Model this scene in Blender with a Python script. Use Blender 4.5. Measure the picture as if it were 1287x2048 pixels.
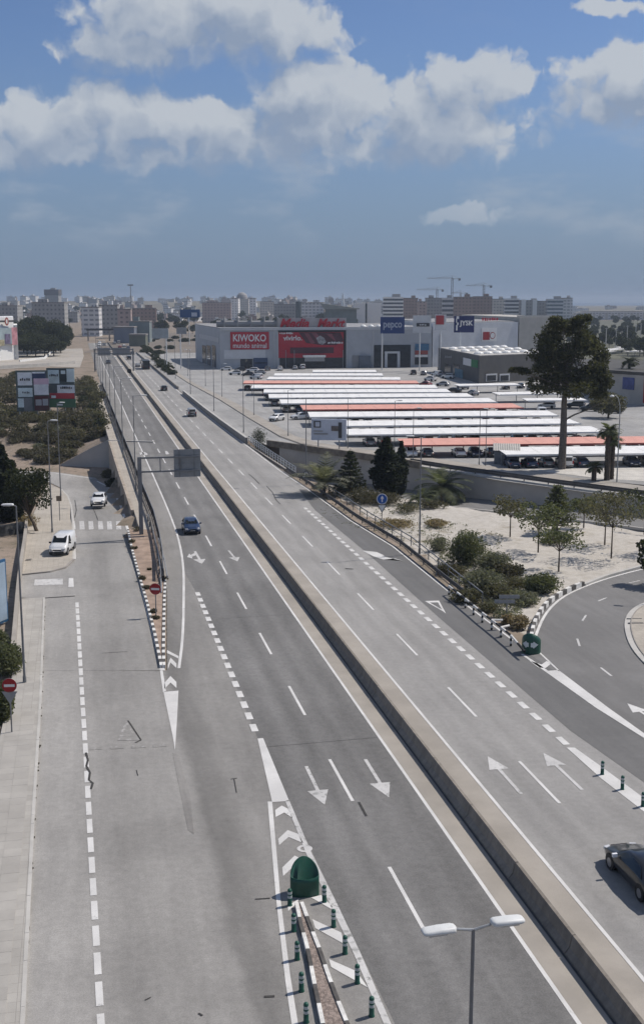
import bpy, bmesh, math, random
import numpy as np
from mathutils import Vector, Matrix
from mathutils.geometry import tessellate_polygon
R = math.radians
for o in list(bpy.data.objects): bpy.data.objects.remove(o)
S = bpy.context.scene
C = S.collection

# ------------------------------------------------------------------ camera
CAM_H = 25.0; FPX = 2300.0; PITCH = math.atan((1024-600)/FPX)
cd = bpy.data.cameras.new('camera'); cam = bpy.data.objects.new('camera', cd); C.objects.link(cam)
cam.location = (0, 0, CAM_H); cam.rotation_euler = (math.pi/2-PITCH, 0, 0)
cd.sensor_fit = 'VERTICAL'; cd.sensor_height = 24; cd.lens = 24*FPX/2048
cd.clip_start = 0.5; cd.clip_end = 40000
S.camera = cam
S.render.resolution_x = 643; S.render.resolution_y = 1024

# ------------------------------------------------------------------ light
SUN_EL = R(52); SUN_AZ = R(64)          # azimuth from +Y (ahead) towards +X (right)
sd = bpy.data.lights.new('sun', 'SUN'); sd.energy = 4.3; sd.angle = R(0.6); sd.color = (1.0, 0.935, 0.86)
sun = bpy.data.objects.new('sun', sd); C.objects.link(sun)
sv = Vector((math.sin(SUN_AZ)*math.cos(SUN_EL), math.cos(SUN_AZ)*math.cos(SUN_EL), math.sin(SUN_EL)))
sun.rotation_euler = sv.to_track_quat('Z', 'Y').to_euler(); sun.location = (60, 40, 120)
S.view_settings.view_transform = 'Standard'; S.view_settings.look = 'None'
S.view_settings.exposure = 0.0; S.view_settings.gamma = 1.0

S.cycles.max_bounces = 5; S.cycles.diffuse_bounces = 2; S.cycles.glossy_bounces = 2; S.cycles.transmission_bounces = 4; S.cycles.transparent_max_bounces = 8
S.cycles.use_adaptive_sampling = True; S.cycles.adaptive_threshold = 0.03; S.cycles.use_denoising = True
W = bpy.data.worlds.new('World'); S.world = W; W.use_nodes = True

class NT:
    """tiny node-tree helper"""
    def __init__(self, tree): self.t = tree; self.n = tree.nodes; self.l = tree.links
    def new(self, typ, **kw):
        n = self.n.new(typ)
        for k, v in kw.items(): setattr(n, k, v)
        return n
    def put(self, sock, val):
        if isinstance(val, bpy.types.NodeSocket): self.l.new(val, sock)
        elif val is not None: sock.default_value = val
    def math(self, op, a, b=None, c=None, clamp=False):
        n = self.new('ShaderNodeMath', operation=op, use_clamp=clamp)
        for i, v in enumerate((a, b, c)):
            if v is not None: self.put(n.inputs[i], v)
        return n.outputs[0]
    def vmath(self, op, a, b=None):
        n = self.new('ShaderNodeVectorMath', operation=op); self.put(n.inputs[0], a)
        if b is not None: self.put(n.inputs[1], b)
        return n.outputs[0]
    def noise(self, vec, scale, detail=4, rough=0.55, dist=0.0):
        n = self.new('ShaderNodeTexNoise'); self.put(n.inputs['Vector'], vec)
        n.inputs['Scale'].default_value = scale; n.inputs['Detail'].default_value = detail
        n.inputs['Roughness'].default_value = rough; n.inputs['Distortion'].default_value = dist
        return n.outputs['Fac']
    def rng(self, v, a, b, c=0.0, d=1.0, smooth=True):
        n = self.new('ShaderNodeMapRange'); n.clamp = True
        if smooth: n.interpolation_type = 'SMOOTHSTEP'
        self.put(n.inputs['Value'], v)
        for k, x in zip(('From Min', 'From Max', 'To Min', 'To Max'), (a, b, c, d)): n.inputs[k].default_value = x
        return n.outputs['Result']
    def mix(self, f, a, b, blend='MIX'):
        n = self.new('ShaderNodeMix', data_type='RGBA', blend_type=blend)
        self.put(n.inputs['Factor'], f)
        for s, v in ((n.inputs['A'], a), (n.inputs['B'], b)):
            s = [q for q in n.inputs if q.name == s.name and q.type == 'RGBA'][0]
            self.put(s, (tuple(v)+(1,)) if isinstance(v, tuple) and len(v) == 3 else v)
        return [q for q in n.outputs if q.type == 'RGBA'][0]

def pix_dir(x, y):
    """azimuth / elevation of a direction, for laying out the clouds"""
    v = Vector(((x-643.5)/FPX, -(y-1024)/FPX, -1)); v.rotate(cam.rotation_euler); v.normalize()
    return math.atan2(v.x, v.y), math.asin(v.z)

def build_world():
    w = NT(W.node_tree); w.n.clear()
    out = w.new('ShaderNodeOutputWorld'); bg = w.new('ShaderNodeBackground'); bg.inputs[1].default_value = 0.1
    w.l.new(bg.outputs[0], out.inputs[0])
    sky = w.new('ShaderNodeTexSky', sky_type='NISHITA', sun_disc=False)
    sky.sun_elevation = SUN_EL; sky.sun_rotation = SUN_AZ
    sky.air_density = 1.0; sky.dust_density = 0.6; sky.ozone_density = 3.0; sky.altitude = 50
    tc = w.new('ShaderNodeTexCoord')
    sep = w.new('ShaderNodeSeparateXYZ'); w.l.new(tc.outputs['Generated'], sep.inputs[0])
    az = w.math('ARCTAN2', sep.outputs[0], sep.outputs[1]); el = w.math('ARCSINE', sep.outputs[2])
    cmb = w.new('ShaderNodeCombineXYZ'); w.put(cmb.inputs[0], az); w.put(cmb.inputs[1], el)
    # cloud density as a function of (azimuth, elevation); 2D textures keep it cheap
    def noise2(vec, scale, detail, rough):
        n = w.new('ShaderNodeTexNoise', noise_dimensions='2D'); w.put(n.inputs['Vector'], vec)
        n.inputs['Scale'].default_value = scale; n.inputs['Detail'].default_value = detail; n.inputs['Roughness'].default_value = rough
        return n
    # (centre x, centre y, half width, half height in photograph pixels, strength)
    blobs = [(430, 45, 235, 85, 1.0), (320, 100, 175, 50, .9), (120, 105, 60, 26, .5),
             (260, 240, 190, 62, 1.0), (30, 285, 160, 60, 1.0), (430, 275, 190, 62, .95),
             (640, 215, 150, 85, 1.05), (600, 305, 230, 42, .9), (860, 235, 180, 88, 1.0), (940, 185, 105, 70, 1.0),
             (1265, 180, 150, 75, 1.05), (1225, 12, 62, 17, .75), (750, 285, 260, 55, .95), (490, 262, 170, 66, 1.0), (150, 300, 200, 48, .95), (420, 312, 230, 36, .85), (915, 428, 80, 27, .75)]
    def density(vec, full):
        Pw = w.vmath('ADD', vec, wv.outputs[0])
        total = None
        for (x, y, a, b, s) in blobs:
            ca, ce = pix_dir(x, y); sa = a/FPX*1.15; se = b/FPX*1.08
            m = w.new('ShaderNodeVectorMath', operation='MULTIPLY_ADD'); w.put(m.inputs[0], Pw)
            m.inputs[1].default_value = (1/sa, 1/se, 0); m.inputs[2].default_value = (-ca/sa, -ce/se, 0)
            ln = w.new('ShaderNodeVectorMath', operation='LENGTH'); w.put(ln.inputs[0], m.outputs[0])
            e = w.rng(ln.outputs['Value'], 0.25, 1.75, s, 0.0)
            total = e if total is None else w.math('MAXIMUM', total, e)
        total = w.math('MAXIMUM', total, elsewhere)
        n1 = noise2(Pw, 15, 7 if full else 4, 0.55).outputs[0]
        v1 = w.new('ShaderNodeTexVoronoi', feature='F1', voronoi_dimensions='2D'); w.put(v1.inputs['Vector'], Pw); v1.inputs['Scale'].default_value = 38
        v1.inputs['Detail'].default_value = 2.0 if full else 1.0; v1.inputs['Roughness'].default_value = 0.5
        d = w.math('MULTIPLY_ADD', w.math('SUBTRACT', n1, 0.5), 0.90, total)
        d = w.math('MULTIPLY_ADD', v1.outputs['Distance'], -0.34, d)
        d = w.math('ADD', d, 0.13)
        return w.math('MULTIPLY_ADD', d, w.rng(total, 0.0, 0.3), -0.29)
    warp = noise2(cmb.outputs[0], 26, 4, 0.6)
    wv = w.new('ShaderNodeVectorMath', operation='MULTIPLY_ADD'); w.put(wv.inputs[0], warp.outputs['Color'])
    wv.inputs[1].default_value = (0.030, 0.022, 0); wv.inputs[2].default_value = (-0.015, -0.011, 0)
    # elsewhere round the sky: unseen cumulus of the same kind, thickened for whiter ambient
    away = w.math('MAXIMUM', w.rng(w.math('ABSOLUTE', az), 0.36, 0.6), w.rng(el, 0.27, 0.42))
    lf = noise2(w.vmath('MULTIPLY', cmb.outputs[0], (1, 1.8, 1)), 3.0, 3, 0.5).outputs[0]
    elsewhere = w.math('MULTIPLY', w.rng(lf, 0.43, 0.60), away)
    d0 = density(cmb.outputs[0], True)
    d1 = density(w.vmath('ADD', cmb.outputs[0], (0.012, 0.020, 0)), False)
    # more matter between here and the sun -> greyer
    shade = w.math('MULTIPLY_ADD', w.math('MAXIMUM', d1, -0.10), 1.25, w.math('MULTIPLY', d0, -0.55))
    lit = w.rng(shade, -0.10, 0.62, 1.0, 0.0, smooth=False)
    # crisp lit tops, soft undersides
    soft = w.math('MULTIPLY_ADD', w.math('SUBTRACT', 1.0, lit), 0.42, 0.24)
    alpha = w.rng(w.math('DIVIDE', d0, soft), 0.0, 1.0)
    ccol = w.mix(lit, (2.7, 3.35, 4.5), (5.1, 5.5, 6.05))
    # Nishita sky, with the thin grey veil of a dusty summer day towards the horizon
    skyc = w.mix(1.0, sky.outputs[0], (0.63, 0.69, 0.85), 'MULTIPLY')
    veil = w.rng(el, -0.01, 0.22, 0.85, 0.0)
    skyc = w.mix(veil, skyc, (1.65, 2.4, 3.7))
    alpha = w.math('MULTIPLY', alpha, w.rng(el, 0.03, 0.15, 0.25, 0.95))
    # faint wisps hanging below the cumulus
    wn = noise2(w.vmath('MULTIPLY', cmb.outputs[0], (1.0, 2.6, 1)), 9, 5, 0.6).outputs[0]
    wa = w.math('MULTIPLY', w.rng(wn, 0.46, 0.80), w.math('MULTIPLY', w.rng(el, 0.03, 0.07, 0, 0.5), w.rng(el, 0.10, 0.17, 1, 0.1)))
    skyc = w.mix(wa, skyc, (3.9, 4.4, 5.2))
    w.put(bg.inputs[0], w.mix(alpha, skyc, ccol))
build_world()

# ------------------------------------------------------------------ places: a photograph pixel seen on a given height
def P(x, y, z=0.0):
    u = x-643.5; v = y-1024; k = FPX*math.sin(PITCH)+v*math.cos(PITCH); h = CAM_H-z
    return Vector((h*u/k, h*(FPX*math.cos(PITCH)-v*math.sin(PITCH))/k, z))
TH = R(11.9)
RD = Vector((-math.sin(TH), math.cos(TH), 0)); RN = Vector((math.cos(TH), math.sin(TH), 0))
def ST(s, t, z=0.0): return RD*s+RN*t+Vector((0, 0, z))

# retaining wall line of the underpass (plan), camera side is positive distance
WALL = [(-75.0, 214), (-47.0, 208.0), (-38.5, 206.2), (-8.5, 199.0), (6.0, 184.0), (22, 165.0), (40.6, 145.2), (75, 107)]
def wall_dist(x, y):
    best = 1e9; sg = 1
    for (ax, ay), (bx, by) in zip(WALL[:-1], WALL[1:]):
        dx, dy = bx-ax, by-ay; L2 = dx*dx+dy*dy
        q = max(0, min(1, ((x-ax)*dx+(y-ay)*dy)/L2)); px, py = ax+q*dx, ay+q*dy
        dd = math.hypot(x-px, y-py)
        if dd < best: best = dd; sg = -1 if (dx*(y-ay)-dy*(x-ax)) > 0 else 1
    return best*sg
def sm(a, b, v):
    q = max(0.0, min(1.0, (v-a)/(b-a))); return q*q*(3-2*q)
LOWZ = -4.8
def lowz(x):
    """level of the street in the underpass, climbing to the right"""
    for (xa, za), (xb, zb) in zip(((-1e4, LOWZ), (-12, LOWZ), (20, -3.5), (34, -2.4), (75, -.9)), ((-12, LOWZ), (20, -3.5), (34, -2.4), (75, -.9), (1e4, -.9))):
        if xa <= x <= xb: return za+(zb-za)*(x-xa)/(xb-xa)
def h(x, y):
    """height of the terrain"""
    if not (-150 < x < 170 and 60 < y < 330): return -0.06
    t = x*RN.x+y*RN.y; d = wall_dist(x, y)
    if t < 5.6:
        zl = -0.06
        for (ya, za), (yb, zb) in zip(((108, -.06), (137, -.9), (168, -3.2), (190, LOWZ)), ((137, -.9), (168, -3.2), (190, LOWZ), (400, LOWZ))):
            if ya <= y <= yb: zl = za+(zb-za)*(y-ya)/(yb-ya)
        if d > -2.6: return zl
        f = max(0.0, min(1.0, (-38.5-x)/9.0))
        return -0.06+(LOWZ+.06)*f*(1-sm(206, 245, y))
    if d < -2.6: return -0.06
    lz = lowz(x)
    if d < 8.5: return lz
    if t > 30: return -0.06+(lz+0.06)*(1-sm(8.5, 22, d))
    return -0.06 if d > 15 else lz
def PT(x, y, dz=0.0):
    z = 0.0
    for _ in range(40):
        p = P(x, y, z); z = z*0.5+0.5*(h(p.x, p.y)+dz)
    return P(x, y, z)

# ------------------------------------------------------------------ mesh helpers
class MB:
    def __init__(self): self.v = []; self.f = []; self.m = []
    def add(self, vs, fs, mi=0):
        o = len(self.v); self.v += [tuple(q) for q in vs]; self.f += [tuple(o+i for i in f) for f in fs]; self.m += [mi]*len(fs); return self
    def box(self, c, s, rz=0, mi=0):
        hx, hy, hz = s[0]/2, s[1]/2, s[2]/2; cr, sr = math.cos(rz), math.sin(rz); vs = []
        for z in (-hz, hz):
            for x, y in ((-hx, -hy), (hx, -hy), (hx, hy), (-hx, hy)):
                vs.append((c[0]+x*cr-y*sr, c[1]+x*sr+y*cr, c[2]+z))
        return self.add(vs, [(0, 3, 2, 1), (4, 5, 6, 7), (0, 1, 5, 4), (1, 2, 6, 5), (2, 3, 7, 6), (3, 0, 4, 7)], mi)
    def tube(self, a, b, r0, r1=None, n=8, mi=0, cap=True):
        r1 = r0 if r1 is None else r1; a = Vector(a); b = Vector(b); d = (b-a).normalized()
        q = d.to_track_quat('Z', 'Y'); vs = []
        for p, r in ((a, r0), (b, r1)):
            for i in range(n):
                an = 2*math.pi*i/n; vs.append(p+q @ Vector((r*math.cos(an), r*math.sin(an), 0)))
        fs = [(i, (i+1) % n, n+(i+1) % n, n+i) for i in range(n)]
        if cap: fs += [tuple(range(n-1, -1, -1)), tuple(range(n, 2*n))]
        return self.add(vs, fs, mi)
    def path(self, pts, radii, n=8, mi=0):
        for i in range(len(pts)-1): self.tube(pts[i], pts[i+1], radii[i], radii[i+1], n, mi)
        return self
    def lathe(self, prof, n=16, c=(0, 0, 0), mi=0):
        vs = []; fs = []
        for r, z in prof:
            for i in range(n):
                a = 2*math.pi*i/n; vs.append((c[0]+r*math.cos(a), c[1]+r*math.sin(a), c[2]+z))
        for j in range(len(prof)-1):
            for i in range(n): fs.append((j*n+i, j*n+(i+1) % n, (j+1)*n+(i+1) % n, (j+1)*n+i))
        fs.append(tuple(range((len(prof)-1)*n, len(prof)*n)))
        return self.add(vs, fs, mi)
    def flat(self, pts, mi=0):
        """filled polygon (any shape) of 3D points"""
        pts = [Vector(p) for p in pts]
        tr = tessellate_polygon([pts]); fs = []
        for a, b, c in tr:
            n = (pts[b]-pts[a]).cross(pts[c]-pts[a]); fs.append((a, b, c) if n.z >= 0 else (a, c, b))
        return self.add(pts, fs, mi)
    def prism(self, pts, z0, z1, mi=0):
        """polygon in plan extruded from z0 to z1"""
        p2 = [Vector((p[0], p[1], 0)) for p in pts]
        area = sum(p2[i].x*p2[(i+1) % len(p2)].y-p2[(i+1) % len(p2)].x*p2[i].y for i in range(len(p2)))
        if area < 0: p2.reverse()
        n = len(p2); vs = [(p.x, p.y, z0) for p in p2]+[(p.x, p.y, z1) for p in p2]
        fs = [(i, (i+1) % n, n+(i+1) % n, n+i) for i in range(n)]
        for a, b, c in tessellate_polygon([p2]):
            k = (p2[b]-p2[a]).cross(p2[c]-p2[a]).z
            if k < 0: b, c = c, b
            fs.append((n+a, n+b, n+c)); fs.append((a, c, b))
        return self.add(vs, fs, mi)
    def ribbon(self, L, Rr, mi=0):
        n = min(len(L), len(Rr)); vs = list(L[:n])+list(Rr[:n])
        return self.add(vs, [(i, n+i, n+i+1, i+1) for i in range(n-1)], mi)
    def strip(self, pts, w, z=None, mi=0):
        L, Q = offset(pts, w/2)
        if z is not None: L = [Vector((p.x, p.y, z)) for p in L]; Q = [Vector((p.x, p.y, z)) for p in Q]
        return self.ribbon(L, Q, mi)
    def wallstrip(self, pts, w, z0, z1, mi=0):
        """wall of width w following plan points; z0,z1 numbers or lists"""
        L, Q = offset([Vector((p[0], p[1], 0)) for p in pts], w/2); n = len(L)
        z0 = z0 if isinstance(z0, (list, tuple)) else [z0]*n; z1 = z1 if isinstance(z1, (list, tuple)) else [z1]*n
        vs = []
        for i in range(n): vs += [(L[i].x, L[i].y, z0[i]), (L[i].x, L[i].y, z1[i]), (Q[i].x, Q[i].y, z1[i]), (Q[i].x, Q[i].y, z0[i])]
        fs = []
        for i in range(n-1):
            for k in range(4): fs.append((4*i+k, 4*i+(k+1) % 4, 4*i+4+(k+1) % 4, 4*i+4+k))
        fs += [(3, 2, 1, 0), (4*n-4, 4*n-3, 4*n-2, 4*n-1)]
        return self.add(vs, fs, mi)
    def mesh(self, name, mats, smooth=False):
        me = bpy.data.meshes.new(name); me.from_pydata(self.v, [], self.f)
        for q in (mats if isinstance(mats, (list, tuple)) else [mats]): me.materials.append(q)
        if any(self.m): me.polygons.foreach_set('material_index', self.m)
        if smooth: me.polygons.foreach_set('use_smooth', [True]*len(me.polygons))
        me.update(); return me
    def build(self, name, mats, parent=None, loc=None, rz=0, smooth=False):
        return obj(name, self.mesh(name, mats, smooth), parent, loc, rz)
def obj(name, me, parent=None, loc=None, rz=0):
    o = bpy.data.objects.new(name, me); C.objects.link(o)
    if parent: o.parent = parent
    if loc is not None: o.location = loc
    o.rotation_euler.z = rz; return o
def offset(pts, d):
    pts = [Vector(p) for p in pts]; L = []; Q = []
    for i, p in enumerate(pts):
        a = pts[max(0, i-1)]; b = pts[min(len(pts)-1, i+1)]; t = (b-a); t.z = 0; t.normalize(); n = Vector((-t.y, t.x, 0))
        L.append(p+n*d); Q.append(p-n*d)
    return L, Q
def resample(pts, step):
    pts = [Vector(p) for p in pts]; out = [pts[0]]
    for a, b in zip(pts[:-1], pts[1:]):
        n = max(1, int((b-a).length/step)); out += [a+(b-a)*(i/n) for i in range(1, n+1)]
    return out
def smooth_line(pts, it=2):
    pts = [Vector(p) for p in pts]
    for _ in range(it):
        o = [pts[0]]
        for a, b in zip(pts[:-1], pts[1:]): o += [a*.75+b*.25, a*.25+b*.75]
        pts = o+[pts[-1]]
    return pts
def cumlen(pts):
    s = [0.0]
    for a, b in zip(pts[:-1], pts[1:]): s.append(s[-1]+(Vector(b)-Vector(a)).length)
    return s
def at_len(pts, cl, s):
    for i in range(len(pts)-1):
        if s <= cl[i+1] or i == len(pts)-2:
            q = (s-cl[i])/max(1e-6, cl[i+1]-cl[i]); return Vector(pts[i]).lerp(Vector(pts[i+1]), q)
def sub_line(pts, a, b, n=4):
    cl = cumlen(pts); return [at_len(pts, cl, a+(b-a)*i/n) for i in range(n+1)]

def tag(o, label=None, cat=None, group=None, kind=None):
    if label: o['label'] = label
    if cat: o['category'] = cat
    if group: o['group'] = group
    if kind: o['kind'] = kind
    return o
def thing(name, label, cat, loc=(0, 0, 0), rz=0, group=None):
    o = bpy.data.objects.new(name, None); C.objects.link(o); o.location = loc; o.rotation_euler.z = rz; o.empty_display_size = .3
    return tag(o, label, cat, group)
def dup(root, loc, rz=None, label=None, group=None, scale=None):
    def cp(o, par):
        c = o.copy(); C.objects.link(c); c.parent = par
        for ch in kids.get(o.name, ()): cp(ch, c)
        return c
    kids = {}
    def walk(o):
        kids[o.name] = list(o.children)
        for ch in o.children: walk(ch)
    walk(root)
    r = cp(root, None); r.location = loc
    if rz is not None: r.rotation_euler.z = rz
    if scale: r.scale = (scale,)*3 if not isinstance(scale, tuple) else scale
    if label: r['label'] = label
    if group: r['group'] = group
    return r

# ------------------------------------------------------------------ materials
MATS = {}
def mat(name, col, rough=0.8, var=0.12, scale=1.0, bump=0.0, bscale=None, metal=0.0, spec=0.3, detail=4, coord='Object', tint=None, coat=0.0, island=0.0):
    if name in MATS: return MATS[name]
    m = bpy.data.materials.new(name); m.use_nodes = True; k = NT(m.node_tree)
    b = k.n['Principled BSDF']; b.inputs['Roughness'].default_value = rough; b.inputs['Metallic'].default_value = metal
    b.inputs['Specular IOR Level'].default_value = spec
    if coat: b.inputs['Coat Weight'].default_value = coat; b.inputs['Coat Roughness'].default_value = 0.06
    tc = k.new('ShaderNodeTexCoord'); v = tc.outputs[coord]
    c2 = tint if tint else tuple(min(1, q*(1+var)) for q in col); c1 = tuple(q*(1-var) for q in col)
    if var > 0:
        f = k.rng(k.noise(v, scale, detail, 0.6), 0.3, 0.7)
        c = k.mix(f, c1, c2)
    else: c = k.mix(0.0, col, col)
    if island > 0:
        geo = k.new('ShaderNodeNewGeometry'); f = k.rng(geo.outputs['Random Per Island'], 0, 1, 1-island, 1+island, smooth=False)
        cc = k.new('ShaderNodeCombineColor')
        for i in range(3): k.put(cc.inputs[i], f)
        c = k.mix(1.0, c, cc.outputs[0], 'MULTIPLY')
    k.put(b.inputs['Base Color'], c)
    if bump > 0:
        bp = k.new('ShaderNodeBump'); bp.inputs['Strength'].default_value = bump; bp.inputs['Distance'].default_value = 0.05
        k.put(bp.inputs['Height'], k.noise(v, bscale or scale*4, 4, 0.6)); k.put(b.inputs['Normal'], bp.outputs[0])
    MATS[name] = m; return m

def asphalt(name, col, streak=0.10, patch=0.10, speck=0.10, tracks=None):
    """worn asphalt: stripes worn along the carriageway, broad patches, aggregate, scattered stains"""
    m = bpy.data.materials.new(name); m.use_nodes = True; k = NT(m.node_tree); b = k.n['Principled BSDF']
    b.inputs['Roughness'].default_value = 0.9; b.inputs['Specular IOR Level'].default_value = 0.2
    tc = k.new('ShaderNodeTexCoord'); v = tc.outputs['Object']
    mp = k.new('ShaderNodeMapping'); k.put(mp.inputs[0], v); mp.vector_type = 'TEXTURE'; mp.inputs['Rotation'].default_value = (0, 0, TH)
    mp.inputs['Scale'].default_value = (1/0.62, 1/0.012, 1)
    st = k.rng(k.noise(mp.outputs[0], 1.0, 3, 0.55), 0.3, 0.7, 1-streak, 1+streak)
    pa = k.rng(k.noise(v, 0.09, 5, 0.6, 0.4), 0.32, 0.68, 1-patch, 1+patch)
    mp2 = k.new('ShaderNodeMapping'); k.put(mp2.inputs[0], v); mp2.vector_type = 'TEXTURE'; mp2.inputs['Rotation'].default_value = (0, 0, TH); mp2.inputs['Scale'].default_value = (1/1.4, 1/.16, 1)
    mid = k.rng(k.noise(mp2.outputs[0], 1.0, 4, .62), .3, .72, 1-.6*patch, 1+.6*patch)
    ag = k.math('MULTIPLY', k.rng(k.noise(v, 14, 4, 0.75), 0.25, 0.75, 1-speck, 1+speck), k.rng(k.noise(v, 2.6, 5, 0.7), 0.3, 0.7, 1-.5*speck, 1+.5*speck))
    stain = k.rng(k.noise(v, 0.55, 4, 0.65, 0.6), 0.66, 0.80, 1.0, 0.80)
    f = k.math('MULTIPLY', k.math('MULTIPLY', st, pa), k.math('MULTIPLY', k.math('MULTIPLY', ag, mid), stain))
    if tracks:      # wear across the carriageway: (distance from the reference line, factor)
        mq = k.new('ShaderNodeMapping'); mq.vector_type = 'TEXTURE'; mq.inputs['Rotation'].default_value = (0, 0, TH); k.put(mq.inputs[0], v)
        sx = k.new('ShaderNodeSeparateXYZ'); k.put(sx.inputs[0], mq.outputs[0]); t0, t1 = tracks[0][0], tracks[-1][0]
        wob = k.math('MULTIPLY_ADD', k.noise(v, .16, 4, .6), 1.3, -.65)
        u = k.math('DIVIDE', k.math('SUBTRACT', k.math('ADD', sx.outputs[0], wob), t0), t1-t0)
        cr = k.new('ShaderNodeValToRGB'); k.put(cr.inputs[0], u); el_ = cr.color_ramp.elements; cr.color_ramp.interpolation = 'EASE'
        while len(el_) > 1: el_.remove(el_[-1])
        for i, (t_, q_) in enumerate(tracks):
            e = el_[0] if i == 0 else el_.new((t_-t0)/(t1-t0)); e.position = (t_-t0)/(t1-t0); e.color = (q_/2, q_/2, q_/2, 1)
        f = k.math('MULTIPLY', f, k.math('MULTIPLY', cr.outputs[0], 2.0))
    cc = k.new('ShaderNodeCombineColor')
    for i in range(3): k.put(cc.inputs[i], f)
    k.put(b.inputs['Base Color'], k.mix(1.0, col, cc.outputs[0], 'MULTIPLY'))
    bp = k.new('ShaderNodeBump'); bp.inputs['Strength'].default_value = 0.25; bp.inputs['Distance'].default_value = 0.02
    k.put(bp.inputs['Height'], k.noise(v, 30, 3, 0.7)); k.put(b.inputs['Normal'], bp.outputs[0])
    return m
def paint(name, col, wear=(0.2, 0.42), under=(0.2, 0.2, 0.19), scale=2.6):
    m = bpy.data.materials.new(name); m.use_nodes = True; k = NT(m.node_tree); b = k.n['Principled BSDF']
    b.inputs['Roughness'].default_value = 0.75; b.inputs['Specular IOR Level'].default_value = 0.25
    tc = k.new('ShaderNodeTexCoord'); v = tc.outputs['Object']
    a = k.noise(v, scale, 7, 0.68, 0.5); f = k.rng(a, wear[0], wear[1])
    dirt = k.rng(k.noise(v, 0.35, 4, .6), .3, .7, .86, 1.06)
    cc = k.new('ShaderNodeCombineColor')
    for i in range(3): k.put(cc.inputs[i], dirt)
    c = k.mix(1.0, col, cc.outputs[0], 'MULTIPLY')
    k.put(b.inputs['Base Color'], k.mix(f, under, c)); return m

M_RAMP = asphalt('asphalt_ramp', (0.252, 0.243, 0.229), .05, .10, .16, [(-3, 1.18), (-.5, 1.14), (.6, 1.0), (1.6, .93), (2.6, 1.02), (4.0, 1.04), (4.8, .98), (5.5, .66), (6.3, .74), (7.4, .93), (8.4, .86), (9.6, .95), (11, .9)])
M_LEFT = asphalt('asphalt_left', (0.172, 0.168, 0.162), .08, .10, .20, [(9, .98), (10.2, .88), (11.1, 1.04), (12.0, .90), (12.8, 1.08), (13.6, .9), (14.5, 1.03), (15.4, .9), (16.6, 1.05)])
M_RIGHT = asphalt('asphalt_right', (0.272, 0.264, 0.252), .07, .08, .14, [(19.5, 1.02), (20.5, .95), (21.4, 1.04), (22.2, .94), (23.0, 1.06), (23.8, .94), (24.7, 1.04), (25.6, .95), (27, 1.05)])
M_MERGE = asphalt('asphalt_merge', (0.146, 0.144, 0.141), .05, .08, .09)
M_LOOP = asphalt('asphalt_loop', (0.178, 0.174, 0.169), .04, .10, .09)
M_SERV = asphalt('asphalt_service', (0.29, 0.285, 0.275), .06, .10, .08)
M_PARK = asphalt('asphalt_parking', (0.30, 0.295, 0.285), .05, .12, .08)
M_WHITE = paint('road_paint', (0.60, 0.59, 0.57))
M_WHITE2 = paint('road_paint_worn', (0.52, 0.51, 0.495), (0.30, 0.50))
M_WHITE3 = paint('road_paint_faded', (0.42, 0.41, 0.395), (0.47, 0.68), (.24, .23, .215))
M_CONC = mat('concrete_shoulder', (0.315, 0.288, 0.252), .9, .13, .25, .15, 12, detail=7)
M_CONCL = mat('concrete_light', (0.44, 0.425, 0.395), .9, .10, .6, .12, 10, detail=6)
M_CONCD = mat('concrete_grey', (0.285, 0.262, 0.235), .9, .14, .5, .15, 8, detail=6)
M_SIDE = mat('sidewalk_paving', (0.40, 0.375, 0.34), .9, .10, .35, .12, 14, detail=7)
M_STEEL = mat('galvanised_steel', (0.33, 0.34, 0.345), .55, .12, 2, metal=.55)
M_POLE = mat('lamp_pole_steel', (0.20, 0.205, 0.21), .6, .10, 2, metal=.3)
M_DARK = mat('dark_metal', (0.055, 0.055, 0.058), .6, .15, 2)
M_WPAINT = mat('white_enamel', (0.72, 0.72, 0.70), .5, .06, 3)
M_WKERB = mat('white_kerb_paint', (0.62, 0.61, 0.58), .75, .16, 3.2, detail=7)
M_BKERB = mat('grey_kerb_stone', (0.085, 0.08, 0.075), .85, .25, 3.2, detail=7)
M_BLACK = mat('matt_black', (0.02, 0.02, 0.021), .7, .2, 3)
M_RUBBER = mat('tyre_rubber', (0.018, 0.018, 0.018), .85, .15, 6)

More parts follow.
